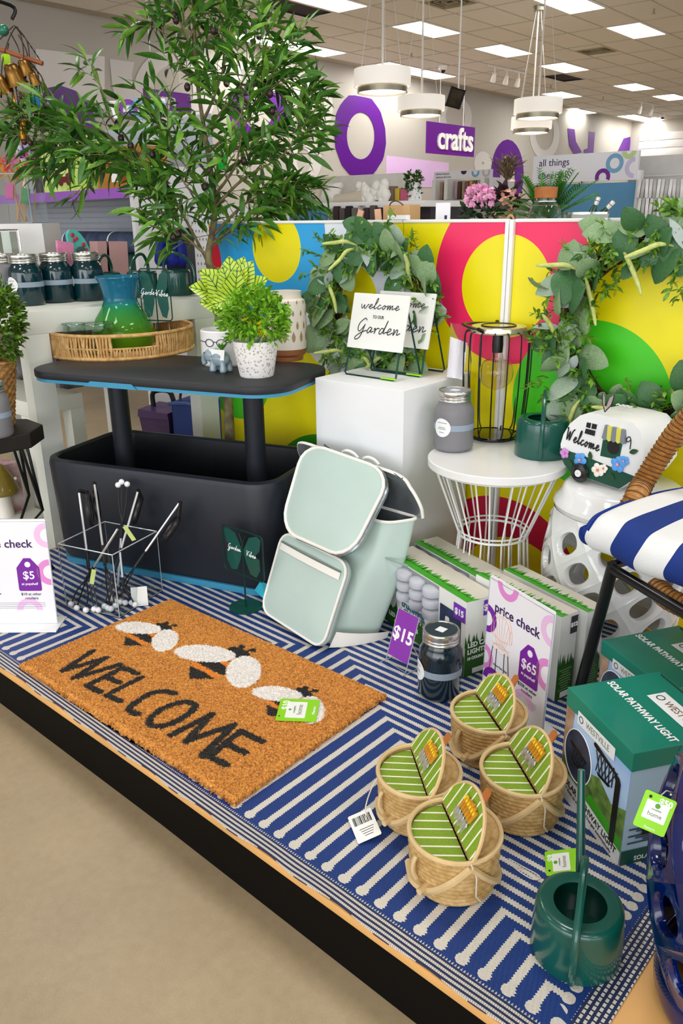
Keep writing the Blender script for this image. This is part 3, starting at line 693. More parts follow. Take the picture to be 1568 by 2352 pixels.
mk = MB()
for row, (z, s) in enumerate([(.06, .026), (.088, .02), (.118, .014), (.145, .01)]):
    for i in range(14):
        a = 2 * PI * (i + .5 * (row % 2)) / 14; dl_ = .5 / 14 * 2 * PI * .5
        mk.add([((R_ + .0006) * math.cos(a + q * s * 8), (R_ + .0006) * math.sin(a + q * s * 8), z * hv / .17 + y * s) for q, y in ((0, .75), (-.5, 0.1), (-.35, -.35), (0, -.55), (.35, -.35), (.5, .1))], [(0, 1, 2, 3, 4, 5)])
mk.build('leaf_mark', mat('mark_tan', '#a98f6a', .5), va, 0, kind='stuff')
# ================================================================ things on the rug
def bil(c, u, v): return (c[0] * (1 - u) * (1 - v) + c[1] * u * (1 - v) + c[2] * u * v + c[3] * (1 - u) * v)
def patch(mb, c, r=.2, th=.01, bulge=.01, back=True, out=None, k=7, n=5):
    """pillow over the four corners c (bl, br, tr, tl) with rounded outline"""
    c = [Vector(p) for p in c]; nm = (c[1] - c[0]).cross(c[3] - c[0]).normalized()
    if out is not None and nm.dot(Vector(out)) < 0: nm = -nm
    asp = (c[1] - c[0]).length / (c[3] - c[0]).length
    ol = [(x / asp + .5, y + .5) for x, y in rrect(asp, 1, r, n)]; m = len(ol)
    rs = []
    for i in range(k + 1):
        s = max(.02, i / k); rs.append([tuple(bil(c, .5 + (u - .5) * s, .5 + (v - .5) * s) + nm * (th + bulge * (1 - s ** 3))) for u, v in ol])
    if back:
        rs.append([tuple(bil(c, u, v)) for u, v in ol])
    mb.rings(rs, cap0=True, cap1=back)
    return [bil(c, u, v) + nm * th for u, v in ol], nm
MINT = mat('mint_fabric', '#b9cdc6', .6, var=.03, bp=.12, bs=700, vs=8); PIPE = mat('white_piping', '#f1efe8', .5, var=.02); FOIL = mat('silver_lining', '#8e959b', .28, metal=.75, var=.25, vs=18, bp=.9, bs=26)
def backpack():
    g = thing('cooler_backpack', 'open mint green cooler backpack with white piping leaning against the white pedestal', 'backpack', (.42, .65, 0), world=True)
    lv = lambda a, b, t: [Vector(p).lerp(Vector(q), t) for p, q in zip(a, b)]
    q0 = [(.285, .603, .002), (.498, .56, .002), (.585, .676, .002), (.315, .72, .002)]
    q1 = [(.235, .715, .30), (.569, .713, .30), (.622, .785, .305), (.215, .80, .305)]
    def ring(q, r=.03, n=5, z=None):
        c = sum(q, Vector()) / 4; out = []
        for i in range(4):
            p, a, b = q[i], q[i - 1], q[(i + 1) % 4]; d1, d2 = (a - p).normalized() * r, (b - p).normalized() * r
            for k in range(n + 1):
                t = k / n; out.append(tuple((p + d1) * (1 - t) ** 2 + p * 2 * t * (1 - t) + (p + d2) * t * t))
        return out
    rs = []
    for t in (0, .04, .15, .3, .45, .6, .75, .9, 1): 
        q = lv(q0, q1, t); c = sum(q, Vector()) / 4; b = 1 + .05 * math.sin(PI * t) - (.04 if t == 0 else 0)
        rs.append(ring([c + (p - c) * b for p in q]))
    qi = [p.lerp(sum(lv(q0, q1, 1), Vector()) / 4, .05) for p in lv(q0, q1, 1)]
    MB().rings(rs, cap1=False).build('body', MINT, g, 50)
    ib = lv(q0, q1, .3); cc = sum(ib, Vector()) / 4
    MB().rings([rs[-1], ring(qi), ring([cc + (p - cc) * .8 for p in ib])], cap0=False).build('lining', FOIL, g, 50)
    MB().tube([rs[-1][i] for i in range(len(rs[-1]))], .0042, 6, True).build('rim_piping', PIPE, g)
    # back panel standing above the opening
    bl, br = Vector(q1[3]), Vector(q1[2]); tr_, tl = P(908, 1092, .405), P(690, 1020, .425)
    arc = [bl, bl.lerp(tl, .55) + Vector((-.004, 0, 0)), tl + Vector((-.012, 0, -.015)), tl + Vector((.01, 0, .002)), tl.lerp(tr_, .5), tr_, P(940, 1125, .375), P(962, 1165, .335), br]
    ac = cr(arc, 5); base = [bl.lerp(br, i / (len(ac) - 1)) for i in range(len(ac))]; bk = Vector((0, .012, 0))
    m_ = MB(); n = len(ac); vs = [tuple(p) for p in ac] + [tuple(p) for p in base] + [tuple(p + bk) for p in ac] + [tuple(p + bk) for p in base]
    for i in range(n - 1):
        m_.f += [(i, i + 1, n + i + 1, n + i)]; m_.mi.append(0); m_.f += [(2 * n + i, 3 * n + i, 3 * n + i + 1, 2 * n + i + 1)]; m_.mi.append(1)
    m_.v = vs; m_.build('back_panel', [FOIL, MINT], g, 60); MB().tube([p + bk * .5 for p in ac], .0055, 7).build('back_piping', PIPE, g)
    # lid folded forward
    F = [P(655, 1222, .225), P(812, 1292, .225), P(912, 1093, .402), P(712, 1022, .426)]
    lid = MB(); ol, nm = patch(lid, F, .26, .022, .012, True, -Vector(_f)); lid.build('lid', MINT, g, 50)
    MB().tube(ol, .0045, 7, True).build('lid_piping', PIPE, g)
    MB().tube([p - nm * .012 for p in ol], .0058, 6, True).build('zip', FOIL, g)
    # front pocket
    Q = [P(612, 1402, .012), P(752, 1492, .004), P(814, 1298, .205), P(662, 1222, .215)]
    pk = MB(); ol, nm = patch(pk, Q, .16, .02, .010, True, -Vector(_f)); pk.build('front_pocket', MINT, g, 50)
    MB().tube(ol, .0035, 7, True).build('pocket_piping', PIPE, g)
    MB().tube([p - nm * .012 for p in ol], .004, 6, True).build('pocket_zip', mat('zip_grey', '#a9b3b2', .5), g)
    a, b = bil(Q, .05, .79), bil(Q, .955, .79); up = (Q[3] - Q[0]).normalized() * .018; o1 = nm * .0335; o2 = nm * .027
    MB().sheet(lambda u, v: tuple(a.lerp(b, u) + up * v + nm * (.026 + .008 * math.sin(PI * u))), 12, 2).build('pocket_stripe', PIPE, g)
    MB().tube([a.lerp(b, t) + up * 1.15 + nm * (.026 + .008 * math.sin(PI * t)) for t in (0, .25, .5, .75, 1)], .0022, 5).build('pocket_slit', mat('seam_dark', '#6f8079', .7), g)
    # side pocket, base patch, handle loops, zip pulls
    R0, R1, R2, R3 = P(830, 1330, .16), P(876, 1452, .02), P(940, 1300, .19), P(855, 1266, .21)
    MB().tube(cr([P(853, 1264, .222), P(890, 1283, .213), P(937, 1300, .205)], 5), .0028, 6).build('side_pocket_edge', mat('mint_edge', '#8da39b', .6), g)
    w0, w1, w2 = P(757, 1484, .004), P(830, 1482, .004), P(888, 1462, .006); z1 = Vector((.012, .015, .042))
    def wp(u, v):
        p = w0 * (1 - u) ** 2 + w1 * 2 * u * (1 - u) + w2 * u * u; return tuple(p + z1 * v * (1 - .55 * u) + Vector((.004, -.007, 0)))
    MB().sheet(wp, 10, 4).build('base_patch', PIPE, g)
    for x in (800, 848):
        p, q = P(x - 14, 1038 + (x - 800) * .32, .425 - (x - 800) * .0001), P(x + 22, 1052 + (x - 800) * .32, .42 - (x - 800) * .0001)
        MB().tube(cr([p, p.lerp(q, .3) + Vector((0, 0, .009)), p.lerp(q, .7) + Vector((0, 0, .009)), q], 4), .004, 6).build('handle_loop', PIPE, g)
    for x, y, z in ((745, 1022, .43), (905, 1085, .41)): MB().tube([P(x, y, z), P(x + 18, y + 14, z - .006)], .003, 6).build('zip_pull', mat('steel', '#c3c6c8', .25, metal=.9), g)
    ls = [P(628, 1400, .03), P(640, 1290, .13), P(655, 1180, .23)]
    c = [P(584, 1356, .03), P(612, 1382, .012), P(632, 1352, .03), P(598, 1334, .05)]
    MB().add([tuple(p) for p in c] + [tuple(p + Vector((0, .001, 0))) for p in c], [(0, 1, 2, 3), (7, 6, 5, 4)]).build('hang_tag', mat('tag_cyan', '#29b2cd', .5), g, 0, label='bright cyan hang tag')
backpack()
# ---- acrylic bin with telescoping scratchers
ACR = mat('acrylic', '#f4f8fa', .02, var=0, trans=1., ior=1.15); ACE = mat('acrylic_edge', '#d5dde3', .15, var=0, trans=.3)
def acrylic_bin(label, corner, yaw, w, d, h, name='acrylic_bin'):
    b = thing(name, label, 'bin', corner, yaw); t = .003
    for c, s in (((-w / 2, 0, h / 2), (w, t, h)), ((-w / 2, d, h / 2), (w, t, h)), ((0, d / 2, h / 2), (t, d, h)), ((-w, d / 2, h / 2), (t, d, h)), ((-w / 2, d / 2, .003), (w, d, t))):
        MB().box(c, s).build('pane', ACR, b, 0)
    e = MB(); q = [(0, 0), (-w, 0), (-w, d), (0, d)]
    for i in range(4):
        a, c = q[i], q[(i + 1) % 4]
        MB().tube([(a[0], a[1], h), (c[0], c[1], h)], .0018, 4).build('edge', ACE, b, 0); MB().tube([(a[0], a[1], 0.002), (a[0], a[1], h)], .0016, 4).build('edge', ACE, b, 0); MB().tube([(a[0], a[1], .003), (c[0], c[1], .003)], .0013, 4).build('edge', ACE, b, 0)
    return b
acrylic_bin('open clear acrylic bin of telescoping scratchers before the black cooler', (-.034, .309, 0), math.radians(14.5), .19, .187, .187)
CHR = mat('chrome', '#e6e8ea', .28, metal=.85, var=.03); BLKP = mat('black_plastic', '#121214', .35, var=.1); BALL = mat('white_ball', '#f3f3f6', .4, var=0)
def scratcher(label, balls, apex, top, ring=None, up=False, dep=2.26, bz=.012):
    g = thing('back_scratcher', label, 'back scratcher', P(*balls[0], bz) if not up else (-.13, .38, .01), world=True, group='scratchers in the acrylic bin')
    D_ = lambda p, k=0: PD(p[0], p[1], dep + k)
    bs = [P(x, y, bz) for x, y in balls] if not up else [D_(p) for p in balls]
    ap = D_(apex) if not up else D_(apex)
    if not up: ap = bs[0].lerp(D_(top), .34)
    for p in bs:
        MB().ell(p, .0085, 12).build('ball', BALL, g)
        MB().tube(cr([ap, ap.lerp(p, .5) + (p - sum(bs, Vector()) / len(bs)) * .25, p], 4), .0021, 5).build('tine', BLKP, g)
    tp = D_(top)
    MB().tube([ap, ap.lerp(tp, .25)], .0048, 8).build('grip', BLKP, g)
    MB().tube([ap.lerp(tp, .25), tp], .0034, 8).build('shaft', CHR, g)
    if ring:
        c = D_(ring[:2], .02); r = ring[2]; ax = (tp - ap).normalized(); e = ax.cross(Vector((.6, .8, 0))).normalized()
        MB().tube([c + (ax * math.cos(a) + e * .62 * math.sin(a)) * r for a in [2 * PI * i / 24 for i in range(24)]], .0075, 8, True).build('ring_handle', BLKP, g)
        MB().tube([c + ax * r, tp + ax * .006], .0055, 8).build('handle_neck', BLKP, g)
scratcher('scratcher with a bare chrome shaft crossing in front of the others', [(163, 1387), (176, 1396), (197, 1401)], (0, 0), (270, 1215), None, dep=2.16)
scratcher('scratcher leaning far left with chrome shaft and black ring handle', [(216, 1399), (226, 1401)], (0, 0), (182, 1132), (205, 1168, .045), dep=2.22)
scratcher('scratcher with chrome shaft standing second from the left', [(255, 1398), (265, 1391), (275, 1383)], (0, 0), (217, 1113), (222, 1160, .04), dep=2.27)
scratcher('short scratcher with its black tines fanned beside a white card', [(287, 1384), (302, 1384), (317, 1381), (309, 1389)], (0, 0), (275, 1268), None, dep=2.24)
scratcher('scratcher standing upside down with its white balls at the top', [(271, 1114), (279, 1107), (292, 1112)], (280, 1200), (270, 1345), None, True, dep=2.3)
scratcher('scratcher leaning out over the right edge of the bin', [(258, 1375), (268, 1380)], (0, 0), (411, 1156), (392, 1215, .038), dep=2.22)
scratcher('scratcher with chrome tip and black ring just right of the white balls', [(240, 1392), (248, 1396)], (0, 0), (316, 1130), (316, 1172, .036), dep=2.26)
MB().box((0, 0, .028), (.045, .001, .056)).build('price_card', TAGW)
o = S.objects['price_card']; o = [x for x in S.objects if x.name.startswith('price_card') and x.parent is None][0]
o.location = P(322, 1392, .003); o.rotation_euler = (-.15, 0, .9); tag(o, 'blank white card standing in the acrylic bin beside the white balls', 'card')
for px, py, lz in ((213, 1325, .3), (297, 1225, -.4)):
    t_ = MB().box((0, 0, 0), (.012, .0008, .05)).build('paper_tag', mat('tag_pale', '#c9dc8a', .5)); t_.location = PD(px, py, 2.17); t_.rotation_euler = (.2, lz, .7)
    tag(t_, 'pale green paper tag tied to the %s' % ('crossing chrome scratcher' if px < 250 else 'upside-down scratcher'), 'tag')
# ---- price check signs
PUR = mat('sign_purple', '#7a1fa2', .45, var=.02); PURD = mat('sign_ink', '#3a1d5c', .5, var=0); PNK = mat('sign_pink', '#e58ed4', .5, var=.02); LIL = mat('sign_lilac', '#eec3ea', .5, var=.02); PAP = mat('sign_paper', '#f3f2f8', .35, var=.01, coat=.3); PCH = mat('peach_ink', '#e8b79c', .5, var=0)
def arcring(r0, r1, a0, a1, n=20):
    return [(r1 * math.cos(a0 + (a1 - a0) * i / n), r1 * math.sin(a0 + (a1 - a0) * i / n)) for i in range(n + 1)] + [(r0 * math.cos(a0 + (a1 - a0) * i / n), r0 * math.sin(a0 + (a1 - a0) * i / n)) for i in range(n, -1, -1)]
def pricesign(label, base, yaw, lean, W, H, big, sub, cap, pic, flip=1):
    g = thing('price_sign', label, 'sign', base, yaw, 'price check signs')
    M0 = RX(-lean) @ RX(PI / 2)      # local sheet: x right, y up, z to the viewer
    MB().prism(rrect(W, H, .004, 3, W / 2, H / 2 + .006), -.004, 0, M0).build('panel', PAP, g, 0); g0 = g
    MB().box((W / 2, .0, .003), (W + .02, .085, .005), b=.0015).build('foot', mat('foot_white', '#eef0f2', .2, coat=.4), g)
    MB().tube([M0 @ Vector(p) for p in ((0, .01, 0), (0, H, 0), (W, H, 0), (W, .01, 0))], .0013, 5).build('clear_edge', ACE, g)
    g = [c for c in g0.children if c.name.startswith('panel')][0]
    def flat(poly, m, x, y, z=.0004, nm='ring_print'): MB().prism([(a + x, b + y) for a, b in poly], z, z + .0003, M0).build(nm, m, g, 0)
    w = W; h = H
    for m, x, y, r, a0, a1 in ((PUR, 0, .66 * h, .033, -PI / 2, PI / 2), (PNK, .3 * w, h + .004, .034, PI, 2 * PI), (LIL, w, .87 * h, .034, PI / 2 + .1, 3 * PI / 2), (PNK, w * .99, .52 * h, .036, PI / 2 + .05, 3 * PI / 2 - .05), (PNK, 0, .33 * h, .03, -PI / 2, PI / 2), (PUR, .16 * w, .045, .032, 0, PI), (LIL, .68 * w, .045, .034, 0, PI)):
        flat(arcring(r * .55, r, a0, a1), m, x, y)
    text('price check', .031, PURD, M0 @ T(w * .47, h * .79, .0006), g, bold=.0004)
    tp = [(-.024, -.036), (.024, -.036), (.027, -.033), (.027, .022), (.008, .046), (-.008, .046), (-.027, .022), (-.027, -.033)]
    flat([(a * 1.12, b * 1.12) for a, b in tp], PUR, w * .72, h * .48, nm='tag_print'); flat(circ(.0078, 18), PAP, w * .72, h * .48 + .034, .0008, 'tag_hole')
    text(big, .031, INKW, M0 @ T(w * .72, h * .49, .001), g, bold=.0004); text('at popshelf', .0098, INKW, M0 @ T(w * .72, h * .41, .001), g, bold=.0001)
    text(sub + ' at other', .0105, PURD, M0 @ T(w * .72, h * .31, .0006), g); text('retailers', .0105, PURD, M0 @ T(w * .72, h * .27, .0006), g)
    text(cap, .0062, PURD, M0 @ T(w * .28, h * .315, .0006), g)
    ln = MB()
    for i in range(4): ln.box((w * .48, h * (.225 - .017 * i), .0006), (w * (.8 - .2 * (i == 3)), .0009, .0002), M0)
    ln.build('small_print', mat('print_grey', '#9a98a6', .6), g, 0, kind='stuff')
    dm = MB()
    if pic == 'chair':
        cx_, cy_ = w * .26, h * .5
        def L(pts, r=.0008): dm.tube([M0 @ Vector((cx_ + a, cy_ + b, .0008)) for a, b in pts], r, 4, flat=.4)
        for s in (1, .8): L([(.035 * s * math.cos(t), .03 + .05 * s * math.sin(t)) for t in [PI * i / 14 for i in range(-1, 16)]])
        for a in range(-3, 4): L([(a * .004, -.005), (a * .0105, .07 - abs(a) * .006)], .0005)
        L([(-.034, .02), (0, .012), (.034, .02)]); L([(.026 * math.cos(t), -.008 + .01 * math.sin(t)) for t in [2 * PI * i / 16 for i in range(17)]]); L([(-.03, .0), (0, -.006), (.03, .0)])
        dm.build('chair_print', PCH, g, 0); dm = MB()
        for a, b in ((-.026, -.032), (-.012, -.012), (.014, .016), (.026, .034)): L([(a, -.012), (b, -.07)], .0012)
        dm.build('chair_leg_print', INK, g, 0)
    else:
        cx_, cy_ = w * .28, h * .55
        def L(pts, r=.0016): dm.tube([M0 @ Vector((cx_ + a, cy_ + b, .0008)) for a, b in pts], r, 5, flat=.4)
        L([(0, .07), (.002, -.02)]); L([(.008 * math.cos(t), -.05 + .024 * math.sin(t)) for t in [2 * PI * i / 16 for i in range(17)]], .002)
        for a in (-.012, -.004, .004, .012): L([(0, -.02), (a, -.07)])
        dm.build('scratcher_print', INK, g, 0)
    return g0
a, b = P(1106, 1588), P(1243, 1697); yw = math.atan2(b.y - a.y, b.x - a.x)
pricesign('tall white price check sign picturing a chair, $65, behind the picnic baskets', a, yw, .02, (b - a).length, .285, '$65', '$250', 'Rattan Patio Chair', 'chair')
b = P(133, 1436); yw = math.radians(40)
pricesign('white price check sign, $5, cut by the left edge beside the acrylic bin', (b.x - .216 * math.cos(yw), b.y - .216 * math.sin(yw), 0), yw, .06, .216, .292, '$5', '$10', 'Finally home', 'fork')
# ---- mason jars
SIL = mat('lid_silver', '#c9c8c2', .22, metal=.9, var=.05); BAND = mat('band_grey', '#8f9fae', .6, var=.04); LBL = mat('label_paper', '#eef0f2', .6, var=.02)
def masonjar(label, base, H, R, m, lab_ang, lidc, ang=0, group='mason jar planters', capped=True):
    g = thing('mason_jar', label, 'jar', base, ang, group); r = R; h = H
    pf_ = [(.001, 0), (r * .82, 0), (r * .93, h * .02), (r, h * .07), (r, h * .62), (r * .97, h * .7), (r * .86, h * .77), (r * .78, h * .81), (r * .77, h * .84)]
    MB().lathe(pf_, 40, cap0=False, cap1=True).build('vessel', m, g, 60)
    lid = [(r * .8, h * .83), (r * .84, h * .835), (r * .84, h * .86), (r * .815, h * .868), (r * .84, h * .876), (r * .84, h * .9), (r * .82, h * .906), (r * .84, h * .915), (r * .84, h * .985), (r * .82, h), (r * .74, h), (r * .73, h * .988)]
    rl_ = MB().lathe(lid, 40, cap0=True, cap1=False).build('ring_lid', SIL, g, 50)
    MB().lathe([(.001, h * .989), (r * .74, h * .989)], 40, cap0=False, cap1=False).build('lid_disc', lidc, rl_, 0)
    MB().box((0, 0, h * .9895), (r * .42, r * .42, .0008)).build('lid_mark', LBL, rl_, 0)
    MB().lathe([(r + .0006, h * .37), (r + .0008, h * .37), (r + .0008, h * .47), (r + .0006, h * .47)], 40, cap0=False, cap1=False).build('paper_band', BAND, g, 0)
    rr = h * .155; zc = h * .42; n = 28; rs = []
    for k in (.02, .35, .7, 1):
        rs.append([((r + .0016) * math.cos(lab_ang + rr * k * math.cos(t) / r), (r + .0016) * math.sin(lab_ang + rr * k * math.cos(t) / r), zc + rr * k * math.sin(t)) for t in [2 * PI * i / n for i in range(n)]])
    rd_ = MB().rings(rs, cap1=False).build('round_label', LBL, g, 60)
    tx = MB()
    for dz, w_ in ((.012, .028), (.0, .02), (-.004, .024), (-.013, .014)):
        tx.rings([[((r + .0022) * math.cos(lab_ang + x / r), (r + .0022) * math.sin(lab_ang + x / r), zc + dz + q) for q in (0, .0016)] for x in [w_ * (i / 4 - .5) for i in range(5)]], closed=False)
    tx.build('label_print', INKG, rd_, 0, kind='stuff')
    return g
TEALJ = mat('teal_glass', '#06343c', .12, var=.1, coat=.6, col2='#04252d', vs=3); GREYJ = mat('frosted_grey', '#7b7a7e', .42, var=.03); NAVYD = mat('lid_disc_navy', '#23353f', .3, var=.03); GREYD = mat('lid_disc_grey', '#8c93a0', .35, var=.05)
jb = P(1008, 1590); rj = 50 * pr(jb + Vector((0, 0, .08)))[2] / FPX
jd = math.atan2(CAM.y - jb.y, CAM.x - jb.x)
masonjar('dark navy mason jar with silver lid standing on the rug before the boxed lights', jb, .163, rj, mat('navy_glass', '#04202b', .14, var=.1, coat=.6), jd - 1.25, NAVYD)
# ---- $15 card on a clear easel
e0, e1 = P(890, 1500, .022), P(936, 1527, .022); dv = (e1 - e0).normalized()
ch = thing('card_holder', 'small clear easel with a purple $15 card before the boxed lights', 'price card', (e0 + e1) / 2 - Vector((0, 0, .022)), math.atan2(dv.y, dv.x))
w = (e1 - e0).length; tl = PV(918, 1426, e0, dv); hh = tl.z - .022 + .012
Mc = T(0, 0, .022) @ RX(-.3) @ RX(PI / 2)
MB().prism([(-w / 2, 0), (w / 2, 0), (w / 2, hh), (-w / 2, hh)], -.001, .0006, Mc).build('card', mat('card_purple', '#8c35ad', .4), ch, 0)
text('$15', w * .62, INKW, Mc @ T(0, hh * .5, .001), ch, bold=.0012)
MB().tube([Mc @ Vector(p) for p in ((-w / 2, -.02, 0), (-w / 2, hh, 0), (w / 2, hh, 0), (w / 2, -.02, 0))], .0012, 5, True).build('clear_frame', ACE, ch)
MB().tube([(-w / 2 - .005, -.02, .002), (w / 2 + .005, -.02, .002), (w / 2 + .005, .05, .002), (-w / 2 - .005, .05, .002)], .0013, 5, True).build('clear_foot', ACE, ch)
for q in (-1, 1): MB().tube([(q * w / 2, .05, .002), (q * w / 2, .014, .07)], .0012, 5).build('clear_strut', ACE, ch)
# ---- boxed lights
BOXW = mat('carton_white', '#e9eae6', .45, var=.02); BOXT = mat('carton_beige', '#d8d3c4', .5, var=.03); GRS = mat('carton_green', '#3fa51f', .45, var=.12); GRSD = mat('carton_darkgreen', '#235a14', .5, var=.1); BULB = mat('bulb_plastic', '#d6d9e2', .15, var=.06, trans=.25, ior=1.2); PRP = mat('price_purple', '#6f2fb0', .45); PRPD = mat('price_dark', '#2e2136', .45)
def grass(mb, x0, x1, y, hmin, hmax, t, n=26, fl=1):
    rg = random.Random(int(x0 * 1000) + n); st_ = (x1 - x0) / n
    for i in range(n): x = x0 + st_ * i; mb.add([(x - st_ * .3, y, 0), (x + st_ * 1.2, y, 0), (x + st_ * (.5 + rg.uniform(-.8, .8)), y + fl * rg.uniform(hmin, hmax), 0)], [(0, 1, 2)], t)
def lightbox(label, c, yaw, L, D, H, price, window, txt=None):
    """c = front right bottom corner; runs to -x (length L) and +y (depth D)"""
    g = thing('light_carton', label, 'box', c, yaw, 'boxed string lights')
    g0 = g; g = MB().box((-L / 2, D / 2, H / 2), (L, D, H), b=.0012).build('carton', BOXW, g, 0)
    Mt = T(0, 0, H + .0006); Mf = T(0, -.0008, 0) @ RX(PI / 2); Ms = T(.0008, 0, 0) @ RZ(PI / 2) @ RX(PI / 2)
    MB().prism([(-L, 0), (0, 0), (0, D), (-L, D)], 0, .0004, Mt).build('top_print', BOXT, g, 0)
    m_ = MB(); m_.box((-L * .5, D * .12, .0006), (L, D * .24, .0003), Mt); grass(m_, -L, 0, D * .22, .008, .026, Mt @ T(0, 0, .0008), 40); m_.build('grass_print', GRS, g, 0)
    m_ = MB(); m_.box((D / 2, H * .21, .0002), (D, H * .42, .0003), Ms); grass(m_, 0, D, H * .4, .01, .04, Ms @ T(0, 0, .0004), 14); m_.build('grass_print', GRSD, g, 0)
    MB().box((D * .78, H * .87, .0004), (D * .4, H * .2, .0004), Ms).build('price_print', PRPD if price == '$12' else PRP, g, 0)
    text(price, D * .26, INKW, Ms @ T(D * .78, H * .87, .0009), g, bold=.0006)
    if txt:
        for i, s in enumerate(txt): text(s, .017 if i < 2 else .01, INKW, Ms @ T(.006, H * (.42 - .09 * i), .0014), g, al='LEFT', bold=.0005)
    else:
        tx = MB()
        for i in range(9): tx.box((D * .5, H * (.36 - .03 * i), .0008), (D * random.uniform(.4, .75), .0016, .0002), Ms)
        tx.build('small_print', mat('print_green', '#8fb27d', .6), g, 0, kind='stuff')
    MB().box((D * .55, H * .06, .0008), (D * .55, H * .07, .0002), Ms).build('barcode', LBL, g, 0)
    if window:
        m_ = MB(); m_.box((-L * .5, H * .13, .0002), (L, H * .26, .0003), Mf); grass(m_, -L, 0, H * .25, .008, .03, Mf @ T(0, 0, .0004), 44); m_.build('grass_print', GRSD, g, 0)
        MB().box((-L * .64, H * .74, -.0005), (L * .66, H * .5, .001), Mf).build('window', mat('window_dark', '#8c9196', .1), g, 0)
        for i in range(4):
            for j in range(3):
                x = -L * .93 + i * L * .165 + .02
                MB().lathe([(.004, 0), (.023, .002), (.0245, .006), (.0245, .018), (.021, .023), (.006, .025)], 16, T(x, -.004, H * .53 + j * .029)).build('bulb', BULB, g, 50)
        MB().box((-L * .17, H * .5, .0004), (L * .24, H * .58, .0003), Mf).build('picture', mat('picture_navy', '#131b2c', .4, col2='#2b3f6b', vs=40), g, 0)
        for x, y, r in ((-.2, .62, .008), (-.12, .5, .011), (-.17, .38, .010)): MB().prism(rrect(r * 2, r * 2.4, r * .6, 3, x * L, y * H), .0009, .0013, Mf).build('light_print', mat('warm_white', '#e6e6da', .4), g, 0)
        MB().box((-L * .07, H * .82, .0008), (L * .13, H * .2, .0003), Mf).build('price_print', PRP, g, 0); text('$15', .022, INKW, Mf @ T(-L * .07, H * .82, .0014), g, bold=.0006)
        text('trueliving', .027, mat('ink_teal', '#1f6f8b', .5), Mf @ T(-L * .62, H * .43, .0012), g, bold=.0003); text('OUTDOORS', .017, mat('ink_green', '#4a5f45', .5), Mf @ T(-L * .6, H * .335, .0012), g)
        text('LED CAFE LIGHTS', .017, INKW, Mf @ T(-L * .74, H * .17, .0018), g, bold=.0005); text('10 COUNT', .012, INKW, Mf @ T(-L * .78, H * .09, .0018), g)
    return g0
yw = math.radians(-20); nv = Vector((-math.sin(yw), math.cos(yw), 0)); uv_ = Vector((math.cos(yw), math.sin(yw), 0))
c1 = P(1064, 1556); hb = PV(1082, 1385, c1, (_r.x, _r.y)).z
lightbox('green and white carton of LED cafe lights with a bulb window, front one of two', c1, yw, .34, .085, hb, '$15', True, ('LED CAFE', 'LIGHTS', '10 COUNT'))
lightbox('green and white carton of LED cafe lights behind the front $15 carton', c1 + nv * .106 - uv_ * .02, yw + .01, .34, .078, hb, '$15', True, ('LED CAFE', 'LIGHTS', '10 COUNT'))
c3 = P(1272, 1612); h3 = .21
lightbox('slim grass-printed carton marked $12 just behind the tall price sign', c3, yw + .06, .27, .052, h3, '$12', False)
lightbox('second slim grass-printed $12 carton, nearest the white garden stool', c3 + nv * .064 + uv_ * .012, yw + .02, .27, .052, h3, '$12', False)
